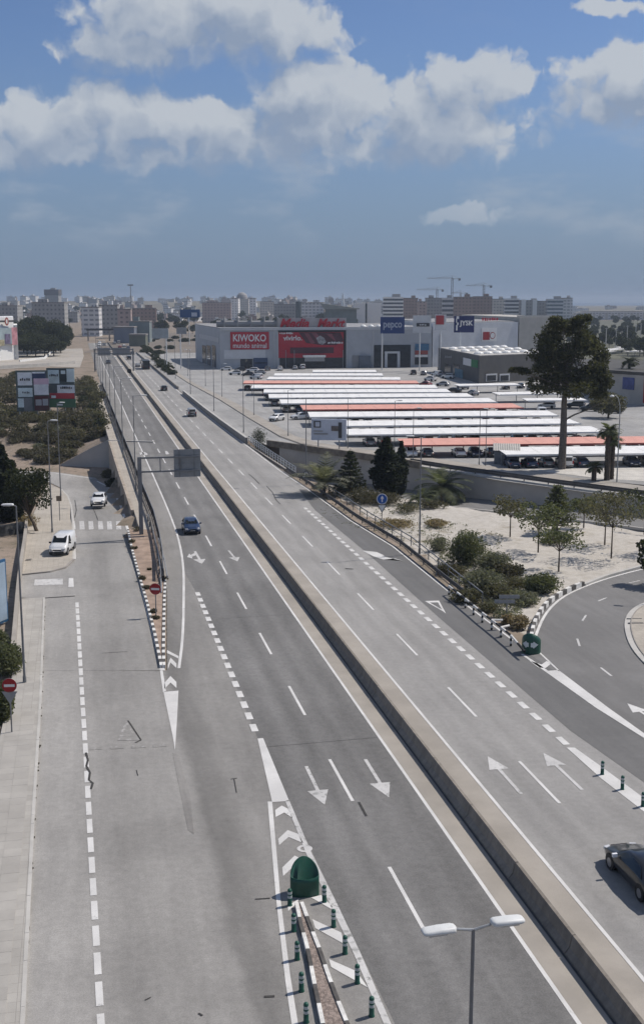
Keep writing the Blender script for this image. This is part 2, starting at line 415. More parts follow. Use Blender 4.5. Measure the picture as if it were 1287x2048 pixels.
# ================================================================== GROUND AND ROADS
rnd = random.Random(7)
def build_ground():
    fx = list(np.arange(-150, 172, 2.0)); fy = list(np.arange(20, 332, 2.0))
    xs = [-14000, -6000, -2500, -1000, -400, -220]+fx+[230, 400, 1000, 2500, 6000, 14000]
    ys = [-600, -100]+fy+[400, 600, 1000, 2000, 4000, 8000, 16000]
    nx, ny = len(xs), len(ys); vs = []; sand = []
    for y in ys:
        for x in xs:
            z = h(x, y); t = x*RN.x+y*RN.y
            if z < -.5 or t > 33: z += (0.16*math.sin(x*.9+1.3*math.sin(y*.33))*math.sin(y*.7)-.17)*(1 if (t > 33 and 60 < y < 190) else 0)
            a = 0.0
            if t > 31 and 60 < y < 190: a = sm(31, 35, t)*(1-sm(165, 185, y))
            vs.append((x, y, z)); sand.append(a)
    fs = [(j*nx+i, j*nx+i+1, (j+1)*nx+i+1, (j+1)*nx+i) for j in range(ny-1) for i in range(nx-1)]
    me = bpy.data.meshes.new('ground'); me.from_pydata(vs, [], fs)
    at = me.attributes.new('sand', 'FLOAT', 'POINT'); at.data.foreach_set('value', sand)
    m = bpy.data.materials.new('dry_ground'); m.use_nodes = True; k = NT(m.node_tree); b = k.n['Principled BSDF']
    b.inputs['Roughness'].default_value = 0.95; b.inputs['Specular IOR Level'].default_value = 0.1
    tc = k.new('ShaderNodeTexCoord'); v = tc.outputs['Object']
    an = k.new('ShaderNodeAttribute', attribute_name='sand')
    n1 = k.noise(v, .12, 6, .65); n2 = k.noise(v, 1.3, 6, .7)
    earth = k.mix(k.rng(n1, .35, .65), (.20, .165, .125), (.29, .235, .19))
    earth = k.mix(k.rng(n2, .5, .72), earth, (.10, .10, .07))
    sandc = k.mix(k.rng(n2, .3, .7), (.40, .37, .325), (.50, .47, .425))
    sandc = k.mix(k.rng(k.noise(v, .22, 5, .7, .5), .56, .72), sandc, (.29, .255, .20))
    f = k.math('ADD', an.outputs['Fac'], k.math('MULTIPLY', k.math('SUBTRACT', k.noise(v, .3, 5, .6), .5), 1.1))
    k.put(b.inputs['Base Color'], k.mix(k.rng(f, .35, .6), earth, sandc))
    bp = k.new('ShaderNodeBump'); bp.inputs['Strength'].default_value = .6; bp.inputs['Distance'].default_value = .12
    k.put(bp.inputs['Height'], k.noise(v, 1.8, 6, .7)); k.put(b.inputs['Normal'], bp.outputs[0])
    me.materials.append(m); me.polygons.foreach_set('use_smooth', [True]*len(me.polygons))
    return tag(obj('ground', me), 'dry pale earth and sand of the flat land', None, None, 'structure')
build_ground()
def to_st(x, y):
    p = P(x, y); return p.dot(RD), p.dot(RN)
def struct(name, mb, m, label=None): return tag(mb.build(name, m), label, None, None, 'structure')
def pix(pts, z): return [P(x, y, z) for x, y in pts]

# --- main road slabs
railL = [(98.6, 6.9), (115, 7.55), (131, 7.9), (151, 7.75), (183, 7.65), (223, 7.4), (297, 7.0), (362, 6.6), (700, 6.4)]
gore = pix([(327, 1342), (334, 1340)], 0)
left_slab = pix([(82, 1340), (80, 1400), (65, 1640), (45, 2040), (38, 2140)], 0)
left_slab += [ST(-10, 0-.2), ST(-10, 17.98)]+[ST(700, 17.98)]+[ST(s, t) for s, t in reversed(railL)]+pix([(334, 1340), (327, 1342)], 0)
road_left = struct('carriageway', MB().flat(left_slab), M_RAMP)
tag(road_left, 'wide pale asphalt carriageway left of the concrete median barrier')
# the darker relaid lanes of the left carriageway
lane_l = [ST(-10, 10.6), ST(24, 10.4), ST(34.0, 10.05)]+[ST(s, 9.4) for s in (62, 80, 96)]+[ST(104, 9.05), ST(125, 9.85), ST(153, 10.0), ST(320, 10.0), ST(700, 10.0)]
lane_l += [ST(700, 16.45), ST(-10, 16.45)]
def lift(pts, z): return [Vector((p.x, p.y, z)) for p in pts]
tag(MB().flat(lift(lane_l, .006)).build('relaid_lane', M_LEFT, road_left))
tag(MB().flat([ST(-10, 16.25, .009), ST(700, 16.25, .009), ST(700, 17.97, .009), ST(-10, 17.97, .009)]).build('shoulder_strip', M_CONC, road_left))
# right carriageway
edgeR = [(-10, 39), (20, 37), (50, 34.2), (60, 32.9), (75, 31.2), (91, 31.2), (112, 31.4), (127, 30.4), (149, 29.9), (168, 29.1), (195, 28.6), (232, 27.9), (300, 27.5), (700, 27.5)]
rs = [ST(-10, 17.98), ST(700, 17.98)]+[ST(s, t) for s, t in reversed(edgeR)]
road_right = struct('carriageway', MB().flat(rs), M_RIGHT)
tag(road_right, 'pale grey asphalt carriageway right of the concrete median barrier')
MB().flat([ST(-10, 18.2, .006), ST(700, 18.2, .006), ST(700, 19.72, .006), ST(-10, 19.72, .006)]).build('shoulder_strip', M_CONC, road_right)
mrg = [ST(-10, 29.3, .006), ST(30, 29.2, .006), ST(52, 28.35, .006), ST(60, 27.6, .006), ST(85, 27.5, .006), ST(110, 27.7, .006), ST(134, 27.4, .006), ST(150, 28.4, .006)]
mrg += [ST(s, t-.05, .006) for s, t in reversed(edgeR[:9])]
MB().flat(mrg).build('relaid_lane', M_MERGE, road_right)

# --- painted lines
def line(name, st_pts, w, parent, m=M_WHITE, z=.016):
    return MB().strip([ST(s, t, z) for s, t in st_pts], w).build(name, m, parent)
line('edge_line', [(-10, 16.35), (150, 16.3), (320, 16.4), (700, 16.4)], .17, road_left)
el_ = smooth_line([ST(s, t, .016) for s, t in ((76.5, 6.05), (84, 7.0), (95, 8.05), (106, 9.05), (116, 9.65), (128, 10.0), (153, 10.1), (186, 10.05), (320, 10.05), (700, 10.05))], 3)
MB().strip(el_, .2).build('edge_line', M_WHITE, road_left)
line('edge_line', [(-10, 19.82), (320, 19.8), (700, 19.8)], .17, road_right)
line('edge_line', [(78, 31.0), (92, 30.85), (112, 31.05), (127, 30.0), (149, 29.55), (168, 28.8), (195, 28.3), (232, 27.6), (300, 27.1), (700, 27.1)], .18, road_right)
dash_me = MB().add([(-.085, -2.75, 0), (.085, -2.75, 0), (.085, 2.75, 0), (-.085, 2.75, 0)], [(0, 1, 2, 3)]).mesh('lane_dash', M_WHITE)
dot_me = MB().add([(-.2, -.6, 0), (.2, -.6, 0), (.2, .6, 0), (-.2, .6, 0)], [(0, 1, 2, 3)]).mesh('lane_dash_short', M_WHITE)
def dashes(me, name, s_list, t, parent, tw=0.0):
    for s in s_list: obj(name, me, parent, ST(s, t, .016), TH+tw)
sL = sum(to_st(717, 1603))*0+(to_st(717, 1603)[0]+to_st(665, 1517)[0])/2
sR = (to_st(1125, 1607)[0]+to_st(1040, 1522)[0])/2
dashes(dash_me, 'lane_dash', [sL+12.55*i for i in range(-3, 40)], 12.8, road_left)
dashes(dash_me, 'lane_dash', [sR+12.55*i for i in range(-3, 40)], 22.95, road_right)
dashes(dot_me, 'lane_dash', [64.3+2.02*i for i in range(17)], 9.42, road_left)
dashes(dot_me, 'lane_dash', [58.6+2.02*i for i in range(39)], 26.5, road_right, R(.4))
def marking(name, pts, parent, m=M_WHITE, z=.016): return MB().flat(pix(pts, z)).build(name, m, parent)
def arrow(s0, s1, t0, t1, parent, m=M_WHITE2, w=.19, hw=.55, hl=None):
    a = ST(s0, t0); b = ST(s1, t1); d = (b-a); L = d.length; d.normalize(); n = Vector((-d.y, d.x, 0)); hl = hl or L*.36
    k = b-d*hl; q = [a+n*w/2, a-n*w/2, k-n*w/2, k-n*hw, b, k+n*hw, k+n*w/2]
    return MB().flat(lift(q, .016)).build('arrow_marking', m, parent)
for (a, b) in (((612, 1533), (649, 1610)), ((730, 1519), (777, 1595)), ((457, 1101), (475, 1123))):
    sa, ta = to_st(*a); sb, tb = to_st(*b); arrow(sa, sb, ta, tb, road_left)
for (a, b) in (((1041, 1588), (974, 1513)), ((1163, 1580), (1085, 1506)), ((1330, 1455), (1253, 1407))):
    sa, ta = to_st(*a); sb, tb = to_st(*b); arrow(sa, sb, ta, tb, road_right, M_WHITE if a[0] > 1300 else M_WHITE2)
# straight-or-right arrow near the gantry, and the faded one beyond it
sa, ta = to_st(390, 1103); sb, tb = to_st(404, 1128); arrow(sa, sb, ta, tb, road_left, M_WHITE2, .24, .6)
marking('arrow_marking', [(391, 1105), (396, 1109), (384, 1113), (385, 1117), (374, 1114), (379, 1107), (381, 1110)], road_left, M_WHITE2, .022)
marking('arrow_marking', [(279, 905), (290, 904), (296, 908), (293, 911), (283, 908), (281, 911)], road_left, M_WHITE2)
marking('arrow_marking', [(330, 902), (334, 902), (339, 908), (332, 909)], road_left, M_WHITE2)
# the big white merge arrow and the give-way triangle of the slip lane
marking('arrow_marking', [(724, 1101), (753, 1104), (768, 1111), (762, 1112), (806, 1122), (790, 1117), (766, 1119), (745, 1112)], road_right)
marking('give_way_triangle', [(849, 1202), (877, 1201), (891, 1227), (886, 1223)], road_right)
marking('give_way_triangle_centre', [(858.5, 1205), (875, 1204.5), (883, 1219)], road_right, M_MERGE, .022)
# ramp: give-way line, triangle, dashed line of the lay-by
for a, b in ((180, 205), (221, 249), (264, 292), (306, 334)): marking('give_way_dash', [(a, 1494.5-(a-180)*.045), (b, 1494-(b-180)*.045), (b, 1499.5-(b-180)*.045), (a, 1500-(a-180)*.045)], road_left, M_WHITE3)
marking('give_way_triangle', [(254, 1437), (283, 1480), (235, 1481)], road_left, M_WHITE3)
marking('give_way_triangle_centre', [(254.5, 1450), (268, 1472), (245, 1473)], road_left, M_RAMP, .022)
lay = [P(x, y, .016) for x, y in ((204, 2080), (200, 2010), (191, 1850), (180, 1660), (172, 1510), (165, 1400), (158, 1270), (154, 1200))]
cl = cumlen(lay); q = 0.0
while q < cl[-1]-1.5:
    MB().strip(sub_line(lay, q, q+1.52, 1), .27).build('lane_dash', M_WHITE, road_left); q += 2.0
# tar joints, cracks and a dark line across the lay-by end
M_TAR = mat('tar', (.045, .043, .04), .8, .2, 5)
for pts, w in (([(172, 1505), (176, 1520), (173, 1532), (180, 1545), (178, 1560), (186, 1566), (182, 1578)], .12), ([(256, 1441), (270, 1462), (282, 1480), (271, 1485)], .10),
               ([(717, 1604), (732, 1632)], .13), ([(88, 1196), (150, 1192)], .28), ([(461, 1558), (474, 1556)], .06), ([(468, 1558), (473, 1585)], .05),  # the widest strip is just a dark line across the lay-by end
               ([(273, 1540), (276, 1551)], .05), ([(510, 1798), (540, 1796)], .08), ([(528, 1993), (549, 1992)], .12), ([(205, 1306), (255, 1303)], .06), ([(290, 2000), (302, 1994)], .05), ([(397, 2026), (405, 2031)], .08)):
    MB().strip([P(x, y, .02) for x, y in pts], w).build('dark_line', M_TAR, road_left)
for pts, w in (([(533, 972), (545, 985), (552, 1000), (560, 1008)], .10), ([(497, 948), (507, 956), (519, 968)], .10), ([(690, 1137), (706, 1138)], .3)):
    MB().strip([P(x, y, .02) for x, y in pts], w).build('dark_line', M_TAR, road_right)
for s_, t0_, t1_ in ((61.2, 9.6, 16.2), (88.4, 10.2, 16.2), (119, 10.2, 16.2)): MB().strip([ST(s_, t0_, .018), ST(s_+.1, t1_, .018)], .025).build('dark_line', M_TAR, road_left)
# repaired wheel tracks where the ramp meets the carriageway
M_SCUFF = asphalt('asphalt_patch', (.215, .206, .194), .1, .2, .1)
M_SCUFF2 = asphalt('asphalt_patch_light', (.238, .228, .214), .1, .2, .1)
MB().flat(pix([(345, 1505), (355, 1508), (380, 1590), (388, 1668), (376, 1660), (362, 1590)], .010)).build('asphalt_patch', M_SCUFF, road_left)

# --- gore of the slip road (left) : painted nose with chevrons
marking('hatched_nose', [(327, 1384), (357, 1381), (354, 1440), (350, 1500), (345, 1470)], road_left)
marking('edge_line', [(315, 1305), (320, 1305), (332, 1382), (326, 1384)], road_left)
for k, (y, xl, xm, xr, th_) in enumerate(((1378, 329, 341, 353, 12), (1338, 336, 341, 353, 9), )):
    marking('chevron', [(xl, y), (xm, y-13), (xr, y-2), (xr, y-2-th_), (xm, y-14-th_), (xl, y-th_)], road_left)
marking('chevron', [(334, 1300), (357, 1312), (357, 1317), (334, 1306)], road_left)
# --- island nose in the middle: white triangle, edge lines, chevrons
marking('hatched_nose', [(515, 1477), (526, 1476), (578, 1602), (544, 1604)], road_left)
marking('edge_line', [(535, 1603), (544, 1603), (561, 1800), (580, 1950), (606, 2110), (592, 2110), (570, 1960), (552, 1800)], road_left)
marking('edge_line', [(570, 1602), (578, 1600), (620, 1700), (670, 1800), (720, 1905), (800, 2090), (785, 2090), (708, 1910), (660, 1810), (611, 1705)], road_left, M_WHITE2)
marking('chevron', [(550, 1620), (563, 1611), (575, 1617), (585, 1636), (568, 1625), (551, 1634)], road_left)
marking('chevron', [(556, 1678), (575, 1660), (596, 1668), (606, 1686), (577, 1674), (558, 1690)], road_left)
marking('chevron', [(564, 1735), (589, 1711), (618, 1726), (632, 1752), (592, 1728), (566, 1752)], road_left)
marking('chevron', [(575, 1812), (598, 1797), (594, 1806), (576, 1822)], road_left)
marking('chevron', [(622, 1795), (642, 1790), (664, 1813), (662, 1818)], road_left)
marking('chevron', [(624, 1838), (682, 1865), (688, 1888), (630, 1856)], road_left)
marking('chevron', [(657, 1918), (712, 1942), (735, 1975), (662, 1934)], road_left)
c0 = P(609, 1697, .016)
MB().add([(c0.x+.36*math.cos(a)*f, c0.y+.36*math.sin(a)*f, .018) for f in (1, .55) for a in [i*math.pi/12 for i in range(24)]],
         [(i, (i+1) % 24, 24+(i+1) % 24, 24+i) for i in range(24)]).build('painted_ring', M_WHITE2, road_left)
# --- right nose and white wedge between slip lane and loop road
loop = [P(x, y, .010) for x, y in ((1045, 1300), (1065, 1262), (1083, 1225), (1112, 1195), (1150, 1174), (1210, 1152), (1290, 1131), (1400, 1110))]
loop += [P(x, y, .010) for x, y in ((1400, 1180), (1287, 1205), (1262, 1220), (1250, 1245), (1252, 1270), (1265, 1305), (1300, 1345), (1420, 1400), (1500, 1530), (1420, 1560), (1287, 1475), (1120, 1350))]
loop_road = struct('loop_road', MB().flat(loop), M_LOOP, 'dark asphalt loop road curving away beside the sandy park')
marking('hatched_nose', [(1088, 1342), (1116, 1340), (1215, 1415), (1300, 1476), (1290, 1478), (1190, 1415)], loop_road, z=.02)
marking('edge_line', [(1040, 1308), (1046, 1308), (1096, 1342), (1088, 1342)], loop_road, z=.02)
marking('edge_line', [(1076, 1305), (1080, 1305), (1120, 1343), (1114, 1341)], loop_road, z=.02)
marking('chevron', [(1057, 1321), (1082, 1329), (1092, 1322), (1101, 1327), (1090, 1336), (1076, 1335)], loop_road, z=.02)
MB().strip(smooth_line([P(x, y, .02) for x, y in ((1062, 1300), (1070, 1270), (1088, 1228), (1116, 1199), (1150, 1180), (1210, 1157), (1290, 1136), (1400, 1114))]), .22).build('edge_line', M_WHITE, loop_road)
for a, b in (((1195, 1202), (1212, 1195)), ((1163, 1242), (1171, 1230)), ((1153, 1277), (1158, 1292)), ((1200, 1335), (1222, 1352)), ((1256, 1166), (1278, 1161))):
    MB().strip([P(*a, .02), P(*b, .02)], .16).build('lane_dash', M_WHITE2, loop_road)

# ================================================================== LEFT SIDE: service road, pavements, kerbs
def ground_poly(pts, dz, name, m, parent=None, step=4.0):
    """ribbon between two pixel polylines draped on the terrain"""
    L = [PT(x, y, dz) for x, y in pts[0]]; Q = [PT(x, y, dz) for x, y in pts[1]]
    nL = []; nQ = []
    for i in range(len(L)-1):
        n = max(1, int(max((L[i+1]-L[i]).length, (Q[i+1]-Q[i]).length)/step))
        for j in range(n): nL.append(L[i].lerp(L[i+1], j/n)); nQ.append(Q[i].lerp(Q[i+1], j/n))
    nL.append(L[-1]); nQ.append(Q[-1])
    # several columns so that the sheet follows the ground
    mb = MB(); cols = 6
    rows = [[a.lerp(b, c/cols) for c in range(cols+1)] for a, b in zip(nL, nQ)]
    for r in rows:
        for p in r: p.z = h(p.x, p.y)+dz
    vs = [p for r in rows for p in r]; w = cols+1
    mb.add(vs, [(j*w+i, j*w+i+1, (j+1)*w+i+1, (j+1)*w+i) for j in range(len(rows)-1) for i in range(cols)])
    o = mb.build(name, m, parent)
    return o
srvL = [(82, 1341), (85, 1280), (88, 1197), (40, 1195), (40, 1149), (148, 1120), (148, 1085), (146, 1050), (142, 1010), (135, 990), (122, 976), (98, 964), (40, 956), (-60, 950)]
srvR = [(328, 1341), (312, 1280), (290, 1197), (289, 1194), (278, 1149), (272, 1120), (264, 1085), (254, 1050), (243, 1010), (233, 988), (219, 972), (190, 955), (110, 944), (0, 938)]
srvL[2] = (88, 1198)
service = tag(ground_poly((srvL, srvR), .07, 'service_road', M_RAMP), 'pale service road dipping away to the left under the bridge', None, None, 'structure')
# edge line on its right, zebra crossings
def drape(name, pts, w, m, parent, dz=.085):
    pl = resample([PT(x, y, dz) for x, y in pts], 1.5)
    for p in pl: p.z = h(p.x, p.y)+dz
    return MB().strip(pl, w).build(name, m, parent)
drape('edge_line', [(326, 1341), (311, 1280), (289, 1194), (271, 1120), (262, 1080), (252, 1046), (241, 1010), (231, 990), (217, 974), (188, 957), (110, 946)], .3, M_WHITE, service)
drape('edge_line', [(150, 1118), (149, 1085), (147, 1050), (143, 1012), (136, 993), (123, 979)], .2, M_WHITE, service)
for a in (142, 160, 178, 197, 215, 233):
    MB().flat([PT(x, y, .085) for x, y in ((a, 1059), (a+10, 1058.5), (a+8, 1042), (a-1, 1042.5))]).build('zebra_stripe', M_WHITE2, service)
MB().flat([PT(x, y, .085) for x, y in ((68, 1171), (126, 1169), (126, 1157), (70, 1159))]).build('zebra_stripe', M_WHITE2, service)
MB().flat([PT(x, y, .085) for x, y in ((137, 1174), (148, 1174), (147, 1156), (138, 1156))]).build('zebra_stripe', M_WHITE, service)
for pts, w in (([(150, 1000), (153, 1020), (150, 1035)], .1), ([(187, 1018), (196, 1040)], .08), ([(148, 1012), (162, 1011)], .08)):
    drape('dark_line', pts, w, M_TAR, service)

# pavements left of the road: a slab with paving joints cut into the material
def pavers(name, base, pitch=0.6, rot=0.0, joint=.06, var=.10):
    m = bpy.data.materials.new(name); m.use_nodes = True; k = NT(m.node_tree); b = k.n['Principled BSDF']; b.inputs['Roughness'].default_value = .92
    b.inputs['Specular IOR Level'].default_value = .15
    tc = k.new('ShaderNodeTexCoord'); mp = k.new('ShaderNodeMapping'); mp.vector_type = 'TEXTURE'; mp.inputs['Rotation'].default_value = (0, 0, rot); k.put(mp.inputs[0], tc.outputs['Object'])
    br = k.new('ShaderNodeTexBrick'); k.put(br.inputs['Vector'], mp.outputs[0]); br.inputs['Scale'].default_value = 1.0
    br.inputs['Brick Width'].default_value = pitch; br.inputs['Row Height'].default_value = pitch; br.inputs['Mortar Size'].default_value = .012; br.offset = 0.0
    br.inputs['Color1'].default_value = (*[c*(1-var*.5) for c in base], 1); br.inputs['Color2'].default_value = (*[c*(1+var*.5) for c in base], 1)
    br.inputs['Mortar'].default_value = (*[c*(1-joint*4) for c in base], 1)
    n = k.rng(k.noise(tc.outputs['Object'], .3, 6, .65), .3, .7, 1-var, 1+var)
    n2 = k.rng(k.noise(tc.outputs['Object'], 1.1, 5, .7, .6), .6, .76, 1.0, .84)
    cc = k.new('ShaderNodeCombineColor'); nn = k.math('MULTIPLY', n, n2)
    for i in range(3): k.put(cc.inputs[i], nn)
    k.put(b.inputs['Base Color'], k.mix(1.0, br.outputs['Color'], cc.outputs[0], 'MULTIPLY')); return m
M_PAVE = pavers('pavement_slabs', (.36, .342, .312), .6, TH)
M_PAVE2 = pavers('pavement_beige', (.385, .35, .30), .5, TH)
pv = MB().prism([P(x, y) for x, y in ((86, 1198), (79, 1400), (64, 1640), (43, 2040), (36, 2140), (-330, 2140), (-150, 1700), (0, 1480), (18, 1400), (28, 1330), (34, 1262), (40, 1200))], -.2, .13)
pave_near = struct('pavement', pv, M_PAVE, 'pale slab pavement along the near left kerb')
kl = resample([P(x, y) for x, y in ((88.5, 1198), (81.5, 1400), (66.5, 1640), (46, 2040), (39, 2140))], .5); kc = cumlen(kl); q = 0.0
while q < kc[-1]-.3:
    sg = sub_line(kl, q, min(q+.99, kc[-1]), 2); dz = rnd.uniform(-.006, .006); MB().wallstrip(sg, .16, -.2, .145+dz).build('kerb_stone', M_CONCL, pave_near); q += 1.0
m_slab = bpy.data.materials.new('paving_slab'); m_slab.use_nodes = True; k_ = NT(m_slab.node_tree); b_ = k_.n['Principled BSDF']; b_.inputs['Roughness'].default_value = .92; b_.inputs['Specular IOR Level'].default_value = .15
oi = k_.new('ShaderNodeObjectInfo'); tc_ = k_.new('ShaderNodeTexCoord'); geo_ = k_.new('ShaderNodeNewGeometry')
f_ = k_.math('MULTIPLY', k_.rng(oi.outputs['Random'], 0, 1, .95, 1.04, smooth=False), k_.math('MULTIPLY', k_.rng(k_.noise(geo_.outputs['Position'], .35, 6, .65), .3, .7, .88, 1.08), k_.rng(k_.noise(geo_.outputs['Position'], 1.1, 5, .7, .6), .6, .76, 1.0, .86)))
cc_ = k_.new('ShaderNodeCombineColor')
for i in range(3): k_.put(cc_.inputs[i], f_)
k_.put(b_.inputs['Base Color'], k_.mix(1.0, (.365, .347, .318), cc_.outputs[0], 'MULTIPLY'))
slab = MB().box((0, 0, .0), (.792, .792, .03)).mesh('paving_slab', m_slab); poly_ = [(p.x, p.y) for p in [P(x, y) for x, y in ((82, 1420), (64, 1640), (43, 2040), (36, 2140), (-330, 2140), (-150, 1700), (0, 1480), (17, 1420))]]
def in_poly(x, y, poly):
    c = False; j = len(poly)-1
    for i in range(len(poly)):
        if (poly[i][1] > y) != (poly[j][1] > y) and x < (poly[j][0]-poly[i][0])*(y-poly[i][1])/(poly[j][1]-poly[i][1])+poly[i][0]: c = not c
        j = i
    return c
nsl = 0
for i in range(0, 70):
    for j in range(-14, 4):
        p = ST(34+i*.8, -2.95+j*.8); px_ = 643.5+FPX*p.x/(p.y*math.cos(PITCH)+CAM_H*math.sin(PITCH))
        if px_ < -25 or nsl >= 300: continue
        if all(in_poly(p.x+dx, p.y+dy, poly_) for dx in (-.4, .4) for dy in (-.4, .4)): obj('paving_slab', slab, pave_near, (p.x, p.y, .127+rnd.uniform(-.002, .002)), TH); nsl += 1
# weeds and grit in the gutter
M_GRIT = mat('gutter_grit', (.06, .055, .04), .9, .4, 4)
gl = resample([P(x, y) for x, y in ((90, 1215), (83, 1400), (68, 1640), (47.5, 2040))], .5); mb = MB()
for p in gl:
    if rnd.random() < .55:
        r = rnd.uniform(.03, .10)*(2.2 if rnd.random() < .06 else 1)
        mb.box((p.x+rnd.uniform(-.04, .04), p.y, .03), (r*1.1, r*2.6, .06), rnd.uniform(-.4, .4))
tag(mb.build('gutter_weeds', M_GRIT, pave_near), kind='stuff')
plz = [(148, 1118), (130, 1134), (100, 1142), (45, 1148), (52, 1060), (60, 1046), (75, 1010), (88, 985), (95, 966), (123, 978), (136, 992), (143, 1012), (146, 1050)]
pl = [PT(x, y, .19) for x, y in plz]
for p in pl: p.z = h(p.x, p.y)+.19
plaza = struct('pavement', MB().flat(pl), M_PAVE2, 'beige paved corner where the white van stands'); 
mb = MB(); ring = resample(pl[:4], 2)
mb.wallstrip(ring, .2, [h(p.x, p.y)-.1 for p in ring], [h(p.x, p.y)+.2 for p in ring]); mb.build('kerb', M_CONCD, plaza)
mb = MB(); ring = resample([pl[i] for i in (9, 10, 11, 12, 0)], 2)
mb.wallstrip(ring, .2, [h(p.x, p.y)-.1 for p in ring], [h(p.x, p.y)+.2 for p in ring]); mb.build('kerb', M_CONCL, plaza)
for a, b, y in ((52, 64, 1119), (60, 70, 1067)): MB().strip([PT(a, y, .205), PT(b, y-1, .205)], .35).build('drain_cover', M_DARK, plaza)

# --- low boundary wall along the soil, left of the pavement
def lowwall(name, pts, w, hgt, m, label, cat='wall', dz=0.0):
    pl = resample([PT(x, y, .1) for x, y in pts], 2.5)
    mb = MB().wallstrip(pl, w, [h(p.x, p.y)-.3 for p in pl], [h(p.x, p.y)+hgt for p in pl]); return tag(mb.build(name, m), label, cat)
lowwall('garden_wall', [(26, 1330), (38, 1180), (50, 1090), (57, 1030)], .3, .9, M_CONC, 'long low tan garden wall behind the left pavement')

# --- pavement on the bridge left of the railing, and the bridge itself
bl = [P(x, y) for x, y in ((200, 770), (207, 870), (229, 945), (254, 1029))]
brp = [ST(116, 5.95), ST(128, 6.0), ST(137, 5.95), ST(165, 5.55), ST(215, 5.0), ST(300, 4.5), ST(360, 4.3)]
rail_in = [ST(116, 7.35), ST(131, 7.7), ST(151, 7.55), ST(183, 7.45), ST(223, 7.2), ST(297, 6.85), ST(360, 6.5)]
mb = MB(); mb.prism(brp+rail_in[::-1], -.5, .12)
bridge_pave = struct('pavement', mb, M_PAVE2, 'narrow beige footway on the bridge beside the dark railing')
bridge = thing('road_bridge', 'concrete road bridge carrying the carriageways over the underpass', 'bridge', (0, 0, 0))
bp_ = [ST(158, 5.4), ST(224, 4.8), ST(196, 27.2), ST(168, 30.2)]
bq = [ST(165, 5.35), ST(208, 4.9), ST(200, 28.2), ST(150, 30.2)]
MB().prism(bq, -1.3, -.12).build('deck', M_CONCD, bridge)
# wing wall under the footway, falling with the lower road
ws = [ST(137, 5.75), ST(150, 5.6), ST(165, 5.4), ST(180, 5.25), ST(195, 5.15), ST(207, 5.0)]
M_WING = mat('stained_concrete', (.34, .29, .235), .9, .25, .6, .2, 6, detail=7)
MB().wallstrip(ws, .35, [h(p.x-1.2, p.y)-.5 for p in ws], [.30]*len(ws)).build('parapet_wall', M_WING, bridge)
MB().prism([ST(163, 5.6), ST(165, 5.6), ST(160, 30), ST(158, 30)], -5, -.12).build('abutment', M_CONCD, bridge)
MB().prism([ST(163, 30.75), ST(203, 29.0), ST(203, 28.7), ST(163, 30.45)], -5, -.12).build('side_wall', M_CONCD, bridge)
# retaining wall of the underpass
def local(root, pts): return [Vector((p[0]-root.location.x, p[1]-root.location.y, (p[2] if len(p) > 2 else 0)-root.location.z)) for p in pts]
M_RET = mat('retaining_concrete', (.39, .378, .36), .9, .10, .25, .1, 6, detail=6)
for pts_, lab, tops_ in (([(-7.2, 197.7), (-1.4, 191.7), (6.0, 184.0), (22, 165.0), (40.6, 145.2), (75, 107)], 'tall grey concrete retaining wall below the service road of the car park', None),
                         ([(-47.6, 208.1), (-38.5, 206.2), (-30, 204.2)], 'grey triangular retaining wall below the scrub left of the bridge', ((-47.6, LOWZ+.1), (-38.8, 0)))):
    wl = resample([Vector((x, y, 0)) for x, y in pts_], 3); rw = thing('retaining_wall', lab, 'wall', wl[len(wl)//2])
    tz = [0.0 if tops_ is None else max(LOWZ+.1, min(0, tops_[0][1]+(p.x-tops_[0][0])/(tops_[1][0]-tops_[0][0])*(tops_[1][1]-tops_[0][1]))) for p in wl]
    MB().wallstrip(local(rw, wl), .45, [lowz(p.x)-.4 for p in wl], [z-.05 for z in tz]).build('wall', M_RET, rw)
    MB().wallstrip(local(rw, wl), .62, [z-.048 for z in tz], [z+.20 for z in tz]).build('coping', M_CONCL if tops_ is None else M_RET, rw)
# street in the underpass
us = [Vector((x, y, 0)) for x, y in ((-8.5, 199), (-1, 191.4), (6, 184), (22, 165), (40.6, 145.2), (75, 107))]
L, Q = offset(us, .3); L2, Q2 = offset(us, 7.6)
st_lo = [Vector((q.x, q.y, lowz(q.x)+.05)) for q in Q]; st_ne = [Vector((q.x, q.y, lowz(q.x)+.05)) for q in Q2]
mb = MB().ribbon(st_lo, st_ne)
underpass = struct('underpass_street', mb, M_LOOP, 'grey street at the foot of the tall retaining wall')
kb = [p+(q-p)*.995 for p, q in zip(st_lo, st_ne)]
kb = resample(kb, 4); MB().wallstrip(kb, .3, [p.z-.2 for p in kb], [p.z+.15 for p in kb]).build('kerb', M_CONCL, underpass)

# ================================================================== RIGHT SIDE: service road, car park pavement
big = [(255, 700), (300, 735), (345, 770), (372, 790), (400, 803), (440, 830), (480, 857), (515, 888), (545, 897)]
pk = [ST(s, 27.75) for s in (640, 300)]+[ST(230, 28.2), ST(207, 28.9)]
pkl = pk+[Vector((x-.3, y+.4, 0)) for x, y in ((-8.5, 199), (6, 184), (22, 165), (40.6, 145.2), (75, 107))]+[Vector((200, 107, 0)), Vector((330, 420, 0)), Vector((120, 700, 0))]
parking = struct('car_park', MB().flat(lift(pkl, -.02)), M_PARK, 'wide pale asphalt car park in front of the big stores')
def sheet(name, pts, z, m, parent): return MB().flat(pix(pts, z)).build(name, m, parent)
sl = [(262, 705), (300, 726), (345, 752), (400, 795), (440, 822), (480, 850), (520, 880), (560, 893), (640, 906), (740, 919), (860, 938), (1000, 961), (1287, 1000), (1500, 1030)]
